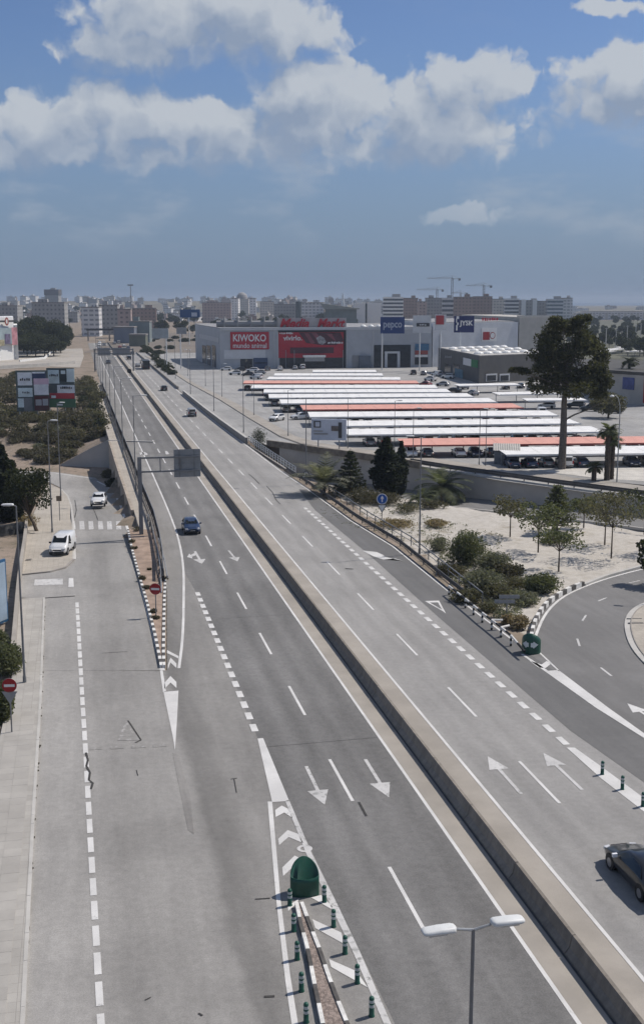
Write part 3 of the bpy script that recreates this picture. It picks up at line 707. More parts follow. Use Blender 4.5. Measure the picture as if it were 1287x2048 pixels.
sr = [(290, 712), (330, 735), (375, 765), (440, 800), (500, 838), (560, 873), (600, 887), (700, 905), (800, 920), (900, 934), (1000, 948), (1120, 964), (1287, 987), (1500, 1016)]
srv_r = tag(MB().ribbon([P(*q, .01) for q in sl], [P(*q, .01) for q in sr]).build('service_road', M_SERV), 'pale one-lane service road between the main road and the car park', None, None, 'structure')
MB().wallstrip([P(*q) for q in sr], .3, -.1, .16).build('kerb', M_CONCD, srv_r)
# pavement on the car park side of it
so = [(300, 712), (345, 738), (392, 768), (470, 805), (535, 842), (590, 872), (640, 886), (740, 900), (840, 912), (930, 926), (1040, 940), (1150, 954), (1287, 972), (1500, 1000)]
pav_r = tag(MB().ribbon([P(*q, .12) for q in sr], [P(*q, .12) for q in so]).build('pavement', M_CONC), 'beige pavement between the service road and the car park', None, None, 'structure')
M_HEDGE = mat('low_hedge', (.045, .05, .03), .9, .3, 3)
# white sandy lot round the big pine, car park right
sheet('sand_lot', [(1000, 938), (1120, 930), (1287, 918), (1500, 905), (1500, 996), (1287, 968), (1150, 951), (1040, 938)], .015, mat('pale_sand', (.50, .475, .43), .95, .12, .6), parking)
sheet('asphalt_patch', [(1120, 952), (1287, 962), (1400, 968), (1400, 984), (1287, 970), (1150, 956)], .125, M_SERV, parking)

# ================================================================== BARRIERS
barrier = thing('median_barrier', 'long straight concrete barrier between the two carriageways', 'barrier', ST(0, 17.98))
NJ = [(-.36, -.03), (-.36, .08), (-.18, .30), (-.075, .80), (.075, .80), (.18, .30), (.36, .08), (.36, -.03)]
def nj_segment(L):
    n = len(NJ); vs = [(x, 0, z) for x, z in NJ]+[(x, L, z) for x, z in NJ]
    return MB().add(vs, [(i+1, i, n+i, n+i+1) for i in range(n-1)]+[tuple(range(n)), tuple(range(2*n-1, n-1, -1))]).mesh('barrier_segment', M_BARR)
M_BARR = bpy.data.materials.new('barrier_concrete'); M_BARR.use_nodes = True; k_ = NT(M_BARR.node_tree); b_ = k_.n['Principled BSDF']; b_.inputs['Roughness'].default_value = .92; b_.inputs['Specular IOR Level'].default_value = .15
oi = k_.new('ShaderNodeObjectInfo'); geo_ = k_.new('ShaderNodeNewGeometry'); mp_ = k_.new('ShaderNodeMapping'); mp_.inputs['Scale'].default_value = (1.6, 1.6, .25); k_.put(mp_.inputs[0], geo_.outputs['Position'])
f_ = k_.math('MULTIPLY', k_.rng(oi.outputs['Random'], 0, 1, .86, 1.10, smooth=False), k_.math('MULTIPLY', k_.rng(k_.noise(mp_.outputs[0], 1.3, 5, .65), .3, .7, .82, 1.12), k_.rng(k_.noise(geo_.outputs['Position'], 6, 5, .7), .3, .7, .9, 1.08)))
cc_ = k_.new('ShaderNodeCombineColor')
for i in range(3): k_.put(cc_.inputs[i], f_)
k_.put(b_.inputs['Base Color'], k_.mix(1.0, (.225, .202, .174), cc_.outputs[0], 'MULTIPLY'))
nj = nj_segment(5.95)
for i in range(118): obj('barrier_segment', nj, barrier, RD*(-10+i*6.0)+Vector((0, 0, rnd.uniform(-.006, .006))), TH)
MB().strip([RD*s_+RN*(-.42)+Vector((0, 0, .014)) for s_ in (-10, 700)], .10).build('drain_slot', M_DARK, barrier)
# right hand concrete wall with hedge behind
rwall = thing('roadside_wall', 'dark concrete wall with planting on top beside the right carriageway', 'wall', ST(250, 27.7))
b0 = ST(250, 27.7)
wp = [ST(s, t) for s, t in ((201, 28.75), (215, 28.45), (232, 28.15), (260, 27.8), (300, 27.6), (312, 27.6))]
MB().wallstrip(local(rwall, wp), .4, -.05, 1.0).build('wall', M_CONCD, rwall)
MB().wallstrip(local(rwall, wp), .46, 1.002, 1.08).build('coping', M_CONCL, rwall)
rwall2 = thing('roadside_wall', 'low far concrete wall beside the right carriageway beyond the billboards', 'wall', ST(420, 27.6))
wp = [ST(s, 27.7) for s in (330, 400, 470, 560)]
MB().wallstrip(local(rwall2, wp), .4, -.05, .8).build('wall', M_CONCD, rwall2)
MB().wallstrip(local(rwall2, [q+RN*5.2 for q in wp[1:]]), .5, -.05, .9).build('wall', M_CONCD, rwall2)
# wall under the service road bend (above the underpass)
rw3 = thing('parapet_wall', 'brown low parapet along the service road above the retaining wall', 'wall', P(640, 906))
wp = [P(x, y) for x, y in ((535, 891), (580, 897), (640, 906), (700, 914), (760, 923), (840, 936))]
M_BROWN = mat('brown_wall', (.16, .14, .115), .9, .3, 1.0, .2, 5)
MB().wallstrip(local(rw3, wp), .5, -.1, .95).build('wall', M_BROWN, rw3)
# twin steel rails along the service road above the retaining wall
for dt, lab in ((0, 'dark steel crash rail along the edge of the retaining wall'), (1.9, 'dark steel crash rail between service road and retaining wall coping')):
    wp = resample([P(x, y) for x, y in ((820, 931-dt*2.2), (900, 944-dt*2.2), (1000, 958-dt*2.2), (1120, 975-dt*2.2), (1287, 997-dt*2.2), (1420, 1016-dt*2.2))], 2.0)
    t = thing('crash_rail', lab, 'guard rail', wp[0])
    lp = local(t, wp)
    MB().wallstrip(lp, .10, .42, .78).build('rail', M_DARK, t)
    pm = MB().box((0, 0, .33), (.12, .12, .66)).mesh('post', M_DARK)
    for p in lp[::2]: obj('post', pm, t, p)

# ================================================================== ROAD FURNITURE
def proj(p):
    """where a point falls in the photograph (used to measure heights)"""
    v = Vector(p)-Vector((0, 0, CAM_H)); c, s_ = math.cos(PITCH), math.sin(PITCH)
    zf = v.y*c-v.z*s_; yd = -(v.z*c+v.y*s_)
    return 643.5+FPX*v.x/zf, 1024+FPX*yd/zf
def height_at(base, ytop):
    lo, hi = 0.0, 40.0
    for _ in range(40):
        m = (lo+hi)/2
        if proj((base.x, base.y, base.z+m))[1] > ytop: lo = m
        else: hi = m
    return lo
def rounded(prof_r, hgt, n=12): pass

# --- green and white flexible bollards
M_BGREEN = mat('bollard_green', (.012, .075, .052), .5, .15, 5, spec=.4)
M_BBAND = mat('reflective_band', (.42, .45, .44), .45, .1, 6)
def make_bollard(label, group):
    t = thing('flexible_bollard', label, 'bollard', (0, 0, 0), 0, group)
    MB().lathe([(.115, 0), (.115, .03), (.095, .05), (.095, .66), (.09, .72), (.06, .76), (.0, .775)], 14).build('body', M_BGREEN, t, smooth=True)
    for z in (.36, .54): MB().lathe([(.097, z), (.099, z+.01), (.099, z+.10), (.097, z+.11)], 14).build('reflective_band', M_BBAND, t)
    return t
b1 = make_bollard('green flexible bollard with two white bands beside the kerbed island nose', 'bollards round the kerbed island')
spots = [(399, 447), (430, 652), (458, 880), (492, 1135), (530, 1385), (676, 418), (750, 617), (842, 833), (940, 1070), (1055, 1335)]
for i, (cx, cy) in enumerate(spots):
    p = P(480+cx/4.02, 1700+cy/4.02, .0)
    lb = 'green flexible bollard, %s from the green shell on the %s side of the gravel island' % (['first', 'second', 'third', 'fourth', 'fifth'][i % 5], 'ramp' if i < 5 else 'carriageway')
    if i == 0: b1.location = p; b1['label'] = lb
    else: dup(b1, p, rnd.uniform(0, 3), lb)
for i, (x, y) in enumerate(((1203, 1549), (1243, 1579), (1284, 1613))): dup(b1, P(x, y), i*.4, 'green flexible bollard on the white wedge, %s from its tip' % ['first', 'second', 'third'][i], 'bollards on the white wedge')
marking('hatched_wedge', [(1132, 1495), (1148, 1495), (1200, 1532), (1300, 1606), (1420, 1700), (1390, 1708), (1285, 1622), (1200, 1556)], road_right)

# --- big green nose markers: a tall rounded shell, open behind
M_NGREEN = mat('nose_green', (.006, .062, .040), .42, .12, 3, spec=.5)
M_NWHITE = mat('nose_white', (.66, .68, .66), .5, .05, 4)
def nose_marker(loc, front, label, rad=.62):
    t = thing('nose_marker', label, 'road marker', loc, front)     # front points along local +Y
    n = 36; mb = MB(); vo = []; 
    def rim(a): return .92+.62*max(0, math.sin(a))**.8 if math.sin(a) > 0 else .92-.10*abs(math.sin(a))
    vs = []; fs = []
    for i in range(n):
        a = 2*math.pi*i/n; c, s_ = math.cos(a), math.sin(a); lean = 1-.18*max(0, s_); fy = 1.0 if s_ > 0 else .35
        for r, z in ((rad, 0), (rad, .45), (rad*(1-.06*max(0, s_)), rim(a)*.75), (rad*lean, rim(a)), ((rad-.05)*lean, rim(a)), (rad-.06, .06)):
            vs.append((r*c, r*s_*fy, z))
    for i in range(n):
        j = (i+1) % n
        for k_ in range(5): fs.append((i*6+k_, j*6+k_, j*6+k_+1, i*6+k_+1))
    fs.append(tuple(i*6+5 for i in range(n)))
    mb.add(vs, fs); mb.build('shell', M_NGREEN, t, smooth=True)
    # two white arrows pointing away to either side
    def patch(pts):
        q = MB(); vs = []
        for ang, z in pts:
            a = math.pi/2-ang; r = rad*1.012-(.03 if z > .8 else 0); vs.append((r*math.cos(a), r*math.sin(a), z))
        q.flat(vs); return q
    for sg in (-1, 1):
        m_ = MB(); rows = 8
        for k_ in range(rows):
            a0 = .10+.85*k_/rows; a1 = .10+.85*(k_+1)/rows
            def hh(a): return .40*(1-(a-.10)/.85) if a > .45 else .16+.10*(a > .40)
            pts = [(sg*a0, .72-hh(a0+.02)), (sg*a1, .72-hh(a1+.02)), (sg*a1, .72+hh(a1+.02)), (sg*a0, .72+hh(a0+.02))]
            vs = []
            for ang, z in pts:
                a = math.pi/2-ang; r = rad*1.02; vs.append((r*math.cos(a), r*math.sin(a), z))
            m_.add(vs, [(0, 1, 2, 3)])
        m_.build('arrow', M_NWHITE, t)
    return t
nose_marker(P(609, 1790), TH*.5, 'big dark green nose marker shell seen from behind on the island')
nose_marker(P(1061, 1304), math.pi+R(-20), 'bright green nose marker with white arrows at the park corner', .68)

# --- kerbed islands with black and white stones
def painted_kerb(parent, pts, length, w=.22, hgt=.24, start=0, base=0.0, gap=.015, drape_=False):
    pts = resample(pts, .4); cl_ = cumlen(pts); s_ = 0.0; k_ = start
    while s_ < cl_[-1]-.2:
        e = min(s_+length-gap, cl_[-1]); seg = sub_line(pts, s_, e, 2)
        z0 = [(h(p.x, p.y) if drape_ else base)-.05 for p in seg]; z1 = [(h(p.x, p.y)+.05 if drape_ else base)+hgt for p in seg]
        lp = local(parent, seg)
        MB().wallstrip(lp, w, [z-parent.location.z for z in z0], [z-parent.location.z for z in z1]).build('kerb_stone', M_WKERB if k_ % 2 == 0 else M_BKERB, parent)
        s_ += length; k_ += 1
M_GRAVEL = mat('pink_gravel', (.24, .195, .17), .95, .42, 9, .8, 14, detail=8)
isl = thing('traffic_island', 'gravel island with black and white kerbs behind the green shell', 'traffic island', P(625, 1920))
lk = [(593, 1814), (602, 1859), (612, 1894), (619, 1925), (627, 1968), (636, 2012), (646, 2060), (662, 2130)]
rk = [(603, 1813), (621, 1862), (637, 1903), (653, 1950), (671, 2000), (692, 2052), (728, 2140)]
MB().prism(local(isl, [P(*q) for q in lk]+[P(*q) for q in rk[::-1]]), 0, .16).build('gravel_bed', M_GRAVEL, isl)
painted_kerb(isl, [P(*q) for q in lk], 1.18, .15, .22); painted_kerb(isl, [P(*q) for q in rk], 1.18, .15, .22)
gi_ = thing('traffic_island', 'earth wedge with checkered kerbs around the no entry sign', 'traffic island', P(312, 1230))
lk = [(323, 1336), (310, 1272), (296, 1215), (279, 1155), (264, 1100), (256, 1060)]; rk = [(328, 1336), (327, 1300), (328, 1250), (329, 1200), (331, 1160), (324, 1115), (312, 1062)]
MB().prism(local(gi_, [P(*q) for q in lk]+[P(*q) for q in rk[::-1]]), -.1, .14).build('earth_bed', mat('pink_earth', (.30, .225, .175), .95, .22, .8, .7, 6, detail=8), gi_)
painted_kerb(gi_, [P(*q) for q in lk], .72, .22, .22); painted_kerb(gi_, [P(*q) for q in rk[:5]], .72, .22, .22)
pc = thing('kerb_line', 'curved black and white kerb along the loop road edge', 'kerb', P(1075, 1225))
painted_kerb(pc, smooth_line([P(x, y) for x, y in ((1060, 1296), (1062, 1270), (1075, 1232), (1100, 1203), (1140, 1181), (1165, 1172))]), .95, .26, .42)
pc2 = thing('kerb_line', 'plain pale kerb round the sandy park edge', 'kerb', P(1210, 1152))
MB().wallstrip(local(pc2, resample([P(x, y) for x, y in ((1166, 1171.5), (1210, 1154), (1290, 1132), (1400, 1108))], 2)), .35, -.05, .2).build('kerb_stone', M_CONCL, pc2)
# inner side of the loop: raised paved island
isl2 = [P(x, y) for x, y in ((1430, 1175), (1300, 1207), (1272, 1222), (1260, 1243), (1262, 1268), (1275, 1300), (1310, 1338), (1430, 1395))]
ip = thing('paved_island', 'pale paved traffic island inside the loop road', 'traffic island', P(1290, 1260))
MB().prism(local(ip, smooth_line(isl2)), 0, .14).build('paving', M_PAVE2, ip)
MB().wallstrip(local(ip, [p for p in offset(smooth_line(isl2), .28)[1]]), .45, -.02, .10).build('kerb', M_CONCL, ip)
MB().wallstrip(local(ip, [p for p in offset(smooth_line(isl2), .02)[1]]), .09, -.02, .16).build('kerb_lip', M_CONCD, ip)
for x, y, w in ((1270, 1246, .5), (1267, 1237, .3)):
    q = P(x, y, .146); MB().box((0, 0, 0), (1.2, w*.5, .012)).build('drain_cover', M_DARK, ip, q-ip.location)

# --- black and white posts and rails at the park corner
pr = thing('post_and_rail', 'black and white post and rail fence along the slip lane', 'fence', P(960, 1240))
pp = [P(820+x/4.29, 1140+y/4.29) for x, y in ((330, 215), (400, 272), (470, 328), (540, 387), (615, 452), (695, 515), (775, 580), (860, 652))]
for i, p in enumerate(pp):
    q = MB()
    for k_ in range(4): q.tube((0, 0, k_*.2), (0, 0, k_*.2+.2), .085, n=10, mi=k_ % 2)
    q.build('post', [M_BLACK, M_WKERB], pr, p-pr.location)
tops = [p+Vector((0, 0, .8)) for p in pp]+[P(1048, 1303, .6)]
for a, b in zip(tops[:-1], tops[1:]):
    for f0, f1, m_ in ((0, .5, M_WKERB), (.5, 1, M_BLACK)):
        MB().tube(a.lerp(b, f0)-pr.location, a.lerp(b, f1)-pr.location, .085, n=8).build('rail', m_, pr)
MB().tube(tops[5]-pr.location, P(1004, 1240, .75)-pr.location, .09, n=8).build('loose_rail', M_WKERB, pr)
MB().tube(tops[6]-pr.location, P(1017, 1251, .75)-pr.location, .09, n=8).build('loose_rail', M_WKERB, pr)
# --- steel crash barrier and handrail of the slip lane
gr = thing('crash_barrier', 'dark steel crash barrier beside the slip lane edge line', 'guard rail', ST(115, 31.6))
wp = resample([ST(s, t) for s, t in ((90.5, 31.45), (112, 31.75), (127, 30.75), (149, 30.25), (166, 29.6))], 2.0)
MB().wallstrip(local(gr, wp), .09, .40, .56).wallstrip(local(gr, wp), .09, .60, .76).build('rail', M_DARK, gr)
pm = MB().box((0, 0, .35), (.12, .14, .7)).mesh('post', M_POLE)
for p in local(gr, wp)[::2]: obj('post', pm, gr, p+Vector((.1, 0, 0)))
hr = thing('handrail', 'dark steel handrail on the verge above the crash barrier', 'railing', ST(115, 33))
wp = resample([ST(s, t) for s, t in ((88.5, 32.35), (112, 33.0), (127, 32.1), (149, 31.6), (160, 31.0))], 3.0)
MB().path(local(hr, [p+Vector((0, 0, .95)) for p in wp]), [.06]*len(wp), 6).path(local(hr, [p+Vector((0, 0, .5)) for p in wp]), [.035]*len(wp), 6).build('rail', M_POLE, hr)
pm2 = MB().box((0, 0, .48), (.09, .09, .96)).mesh('post', M_POLE)
for p in local(hr, wp): obj('post', pm2, hr, p)
# --- pale steel parapet of the bridge, right side
bp2 = thing('bridge_parapet', 'pale steel parapet with square panels on the bridge edge', 'railing', ST(183, 29.4))
wp = resample([ST(s, t) for s, t in ((163, 30.4), (180, 29.9), (203, 29.4))], 2.0)
lw = local(bp2, wp)
for z, r in ((.35, .05), (.75, .05), (1.1, .07)): MB().path([p+Vector((0, 0, z)) for p in lw], [r]*len(lw), 6).build('rail', M_STEEL, bp2)
pm3 = MB().box((0, 0, .55), (.14, .14, 1.1)).mesh('post', M_WPAINT)
for p in lw: obj('post', pm3, bp2, p)
# --- dark railing of the footway, left side
M_RAIL = mat('railing_paint', (.045, .043, .042), .6, .25, 3)
lr = thing('footway_railing', 'long dark railing between footway and left carriageway', 'railing', ST(180, 7.7))
wp = resample([ST(s, t) for s, t in ((101.5, 6.85), (110, 7.35), (118, 7.65), (131, 7.9), (151, 7.75), (183, 7.65), (223, 7.4), (297, 7.05), (350, 6.8))], 3.0)
lw = local(lr, wp)
for a, b in zip(lw[:-1], lw[1:]):
    d = b-a; q = MB(); n = 9 if (a+lr.location).y < 190 else 5
    for k_ in range(n):
        p = a+d*((k_+.5)/n); wbar = .17 if n == 9 else .50
        q.box((p.x, p.y, .66), (.05, wbar, 1.1), TH)
    q.build('baluster_panel', M_RAIL, lr)
    MB().tube(a+Vector((0, 0, 1.25)), b+Vector((0, 0, 1.25)), .05, n=6).build('top_rail', M_POLE, lr)
pm4 = MB().box((0, 0, .56), (.1, .1, 1.12)).mesh('post', M_RAIL)
for p in lw: obj('post', pm4, lr, p)
MB().wallstrip(lw, .3, -.05, .16).build('plinth', M_CONCD, lr)
MB().wallstrip([p-RN*.55 for p in lw], .08, .42, .72).build('guard_beam', M_RAIL, lr)
cr2 = thing('crash_barrier', 'grey steel crash barrier tapering into the earth wedge', 'guard rail', ST(112, 7.2))
wp = resample([ST(s, t) for s, t in ((97, 6.35), (104, 6.75), (112, 7.05), (122, 7.25), (132, 7.3))], 1.6); lw = local(cr2, wp)
zz = [.22+.5*min(1, i/6) for i in range(len(lw))]
MB().wallstrip(lw, .09, [z-.18 for z in zz], zz).build('rail', M_STEEL, cr2)
for p in lw[2::2]: obj('post', pm, cr2, p-Vector((.1, 0, 0)))
MB().wallstrip(local(cr2, resample([ST(s, t) for s, t in ((101, 7.15), (108, 7.4), (118, 7.55))], 1.6)), .09, .5, .72).build('rail', M_STEEL, cr2)

# --- street lamps
M_LAMPHEAD = mat('lamp_head', (.60, .61, .60), .45, .05, 4)
M_LENS = mat('lamp_lens', (.35, .36, .36), .2, .05, 4)
def lamp_head(parent, x, y, z, ang, L=.80, w=.34):
    """flat cobra head from (x,y,z) pointing along ang"""
    prof = [(0, .22, .10), (.04, .80, .15), (.12, .97, .18), (.5, 1.0, .18), (.88, .97, .14), (.97, .84, .10), (1.0, .60, .06)]
    vs = []; n = 10
    for f, ww, hh in prof:
        for i in range(n):
            a = 2*math.pi*i/n; cy = math.copysign(abs(math.cos(a))**.45, math.cos(a))*w/2*ww; cz = math.copysign(abs(math.sin(a))**.7, math.sin(a))*hh/2*(1 if math.sin(a) > 0 else .55)
            px, py = f*L, cy; vs.append((x+px*math.cos(ang)-py*math.sin(ang), y+px*math.sin(ang)+py*math.cos(ang), z+cz+.02))
    fs = [(j*n+i, j*n+(i+1) % n, (j+1)*n+(i+1) % n, (j+1)*n+i) for j in range(len(prof)-1) for i in range(n)]
    fs += [tuple(range(n-1, -1, -1)), tuple(range((len(prof)-1)*n, len(prof)*n))]
    hd = MB().add(vs, fs).build('lamp_head', M_LAMPHEAD, parent, smooth=True)
    MB().box((x+.55*L*math.cos(ang), y+.55*L*math.sin(ang), z-.045), (L*.55, w*.62, .03), ang).build('lens', M_LENS, hd)
def single_lamp(label, hgt, ang, arm=.9, group=None, r=.085, double=False):
    t = thing('street_lamp', label, 'street lamp', (0, 0, 0), 0, group)
    MB().tube((0, 0, 0), (0, 0, .5), r*1.5, r*1.4, 10).tube((0, 0, .5), (0, 0, hgt), r, r*.55, 8).build('pole', M_POLE, t)
    for a in ([ang, ang+math.pi] if double else [ang]):
        e = Vector((arm*math.cos(a), arm*math.sin(a), hgt+.05))
        MB().tube((0, 0, hgt-.03), e, .035, .03, 6).build('arm', M_STEEL, t)
        lamp_head(t, e.x, e.y, e.z, a)
    return t
# the near lamp with two heads, foot hidden below the picture
nb = Vector((3.42, 23.9, 0)); nz = 11.0
t = single_lamp('grey pole with two flat white lamp heads rising beside the island', nz, R(14), .42, None, .075, True); t.location = nb
def lamp_at(x, y, ytop, label, ang=0.0, group=None, terr=True, arm=.9):
    p = PT(x, y, .1) if terr else P(x, y); hh = height_at(p, ytop); t = single_lamp(label, hh, ang, arm, group); t.location = p; return t
lamp_at(50, 1367, 1012, 'grey street lamp on the slab pavement beside the shrubs and no entry sign', math.pi, arm=.15)
lamp_at(105, 1066, 842, 'street lamp on the beige corner behind the white van', math.pi*0, arm=.3)
lamp_at(122, 993, 806, 'street lamp at the kerb bend of the sloping service road', math.pi*0, arm=.3)
g = 'lamps along the left footway'
l0 = single_lamp('tall grey street lamp standing on the bridge footway by the dark railing', 12.6, TH, 1.0, g); l0.location = ST(152, 6.9, .1)
NTH = ['first', 'second', 'third', 'fourth', 'fifth', 'sixth', 'seventh', 'eighth', 'ninth', 'tenth', 'eleventh']
for i in range(1, 9): dup(l0, ST(152+34*i, 6.6, .1), 0, 'tall grey street lamp on the left verge, %s beyond the bridge footway lamp' % NTH[i-1], g)
g = 'lamps between main road and service road'
lr_ = single_lamp('tall grey street lamp between right carriageway and service road', 11.8, math.pi*.98, .7, g)
first = True
for li, (x, y) in enumerate(((838, 1108), (612, 968), (487, 865), (428, 822), (381, 788), (351, 757), (330, 736))):
    if first: lr_.location = PT(x, y); lr_['label'] = 'tall grey street lamp on the sandy verge behind the handrail'; first = False
    else: dup(lr_, P(x, y), 0, 'tall grey street lamp between right carriageway and service road, %s from the blue arrow sign' % NTH[li-1], g)
g = 'lamps along the car park edge'
lc = single_lamp('slim street lamp on the pavement at the car park edge', 8.6, math.pi*.05, .5, g, .07); lc.location = P(508, 831)
lc['label'] = 'slim street lamp at the car park edge, seventh counted from the pine tree'
for i, (x, y) in enumerate([(970, 931), (957, 930), (825, 928), (788, 905), (695, 898), (576, 873), (508, 831), (444, 794), (411, 772), (376, 752)]):
    if i != 6: dup(lc, P(x, y), 0, 'slim street lamp at the car park edge, %s counted from the pine tree' % NTH[i])
t = thing('street_lamp', 'curved lamp post with round head beside the palms', 'street lamp', P(1232, 966))
hh = height_at(P(1232, 966), 790)
cv = [Vector((0, 0, 0)), Vector((0, 0, hh*.75)), Vector((-.05, 0, hh*.88)), Vector((-.35, 0, hh*.97)), Vector((-.8, 0, hh)), Vector((-1.2, 0, hh*.985))]
MB().path(cv, [.1, .075, .06, .055, .05, .05], 8).build('pole', M_STEEL, t)
MB().lathe([(.0, -.12), (.22, -.1), (.34, 0), (.28, .12), (.1, .2), (0, .22)], 12, tuple(cv[-1])).build('lamp_head', M_LAMPHEAD, t, smooth=True)
# lamp standing off the loop road (its shadow lies across the asphalt)
lo = single_lamp('street lamp on the paved island inside the loop road', 9.0, math.pi*.9, .8); lo.location = P(1395, 1195)
lo2 = single_lamp('street lamp at the outer kerb of the loop road mouth', 9.0, math.pi*.9, .8); lo2.location = P(1520, 1380)
# tall mast far away
t = thing('light_mast', 'very tall light mast rising above the distant city', 'light mast', P(262, 640)); t.location = Vector((-235, 1440, 0))
MB().tube((0, 0, 0), (0, 0, 43), .7, .45, 8).build('pole', M_POLE, t)
MB().box((0, 0, 43), (7, 1.2, 1.6)).build('lamp_rack', M_POLE, t)

# --- signs
M_RED = mat('sign_red', (.30, .018, .022), .45, .06, 5)
M_BLUE = mat('sign_blue', (.02, .09, .34), .45, .06, 5)
M_SWHITE = mat('sign_white', (.68, .68, .67), .45, .05, 5)
M_SGREY = mat('sign_back', (.27, .275, .28), .55, .08, 3)
def disc(parent, name, r, z, y, m, n=24): return MB().tube((0, y, z), (0, y-.018, z), r, n=n).build(name, m, parent)
def post(parent, hh, r=.045): return MB().tube((0, .05, 0), (0, .05, hh), r, n=8).build('post', M_POLE, parent)
def no_entry(loc, hh, r, label, rz=0):
    t = thing('no_entry_sign', label, 'road sign', loc, rz); post(t, hh+r*.6)
    disc(t, 'sign_disc', r, hh, 0, M_RED); disc(t, 'disc_back', r*1.02, hh, .022, M_SGREY)
    MB().box((0, -.024, hh), (r*1.45, .01, r*.36)).build('white_bar', M_SWHITE, t); return t
p = P(312, 1231, .14); no_entry(p, height_at(p, 1178), .46, 'round red no entry sign on the earth wedge', R(-6))
p = PT(24, 1466, .15); hh = height_at(p, 1371)
t = no_entry(p, hh, .42, 'small no entry sign beside the pavement shrubs with a triangle below', R(4))
def tri(parent, name, r, z, y, m, up=True, th=.018):
    s_ = 1 if up else -1; v = [(r*math.cos(a), z+s_*r*math.sin(a)) for a in (math.pi/2, math.pi*7/6, math.pi*11/6)]
    if not up: v = v[::-1]
    vs = [(x, y-th, zz) for x, zz in v]+[(x, y, zz) for x, zz in v]
    return MB().add(vs, [(0, 1, 2), (5, 4, 3), (0, 3, 4, 1), (1, 4, 5, 2), (2, 5, 3, 0)]).build(name, m, parent)
tri(t, 'triangle_back', .52, hh-.62, .0, M_SGREY, up=False)
p = P(612, 966); hh = height_at(p, 950); t = thing('warning_sign', 'white warning triangle with black figure beside the young palm', 'road sign', p); post(t, hh+.5)
tri(t, 'border', .88, hh, 0, M_BLACK); tri(t, 'face', .66, hh, -.022, M_SWHITE); MB().box((0, -.05, hh-.03), (.16, .01, .5)).build('symbol', M_BLACK, t)
p = PT(763, 1050); hh = height_at(p, 998); t = thing('direction_sign', 'round blue arrow sign above a give way triangle', 'road sign', p); post(t, hh+.4)
disc(t, 'rim', .62, hh, 0, M_SWHITE); disc(t, 'face', .54, hh, -.02, M_BLUE)
MB().box((0, -.045, hh-.12), (.13, .01, .44)).build('arrow_shaft', M_SWHITE, t); tri(t, 'arrow_head', .24, hh+.16, -.04, M_SWHITE, True, .012)
tri(t, 'give_way_border', .66, hh-.95, 0, M_BLACK, False); tri(t, 'give_way_face', .50, hh-.95, -.022, M_SWHITE, False)
p = PT(120, 1041, .19); hh = height_at(p, 997); t = thing('notice_sign', 'small brown square notice on a post at the kerb', 'road sign', p); post(t, hh+.3)
MB().box((0, 0, hh), (.62, .03, .62)).build('panel', mat('brown_panel', (.20, .16, .12), .6, .1, 4), t)
for x, y, yt, lab in ((259, 752, 742, 'round dark sign on a thin post at the median far away'),):
    p = P(x, y); hh = height_at(p, yt); t = thing('round_sign', lab, 'road sign', p); post(t, hh, .06); disc(t, 'sign_disc', .75, hh, -.03, M_BLACK)
for x, y in ((505, 826), (517, 843)): pass
# finger posts at the park corner
t = thing('finger_post', 'weathered grey direction boards low among the weeds', 'road sign', PT(1012, 1232)); post(t, 1.6, .05)
for z, dx in ((1.45, .25), (1.05, -.1)): MB().prism([(dx-.9, -.02), (dx+.75, -.02), (dx+.75, .02), (dx-.9, .02)], z, z+.3).build('board', M_SGREY, t)

# --- gantry with the back of a direction board
p = P(283, 1069, .1); t = thing('sign_gantry', 'steel cantilever gantry holding the grey back of a big direction board', 'sign gantry', p, TH)
hh = height_at(p, 914)
MB().box((0, 0, hh/2), (.42, .42, hh)).build('post', M_POLE, t)
z1, z2 = hh-.12, height_at(p, 944); AL = 6.4
for z in (z1, z2): MB().box((AL/2, 0, z), (AL, .18, .18)).build('beam', M_POLE, t)
for x in (2.2, 4.4): MB().box((x, 0, (z1+z2)/2), (.1, .1, z1-z2)).build('strut', M_POLE, t)
pb = MB().box((5.1, .16, (z1+z2)/2+.05), (2.85, .06, 3.0)).build('sign_panel', mat('board_back', (.25, .262, .27), .5, .06, 1, metal=.3), t)
for x in (4.25, 5.85): MB().box((x, .10, (z1+z2)/2+.05), (.09, .06, 3.0)).build('rib', M_POLE, pb)
for z in (-.9, .0, .9): MB().box((5.1, .12, (z1+z2)/2+.05+z), (2.8, .02, .03)).build('seam', M_POLE, pb)
# far double gantry
t = thing('sign_gantry', 'far overhead gantry with two grey board backs across the road', 'sign gantry', ST(420, 6.0), TH)
MB().box((0, 0, 4.0), (.5, .5, 8.0)).box((13.5, 0, 4.0), (.5, .5, 8.0)).build('post', M_POLE, t)
MB().box((6.7, 0, 7.6), (13.6, .3, .3)).box((6.7, 0, 6.2), (13.6, .3, .3)).build('beam', M_POLE, t)
for x, w in ((3.4, 4.4), (9.4, 6.2)): MB().box((x, .3, 6.9), (w, .12, 2.7)).build('sign_panel', M_SGREY, t)

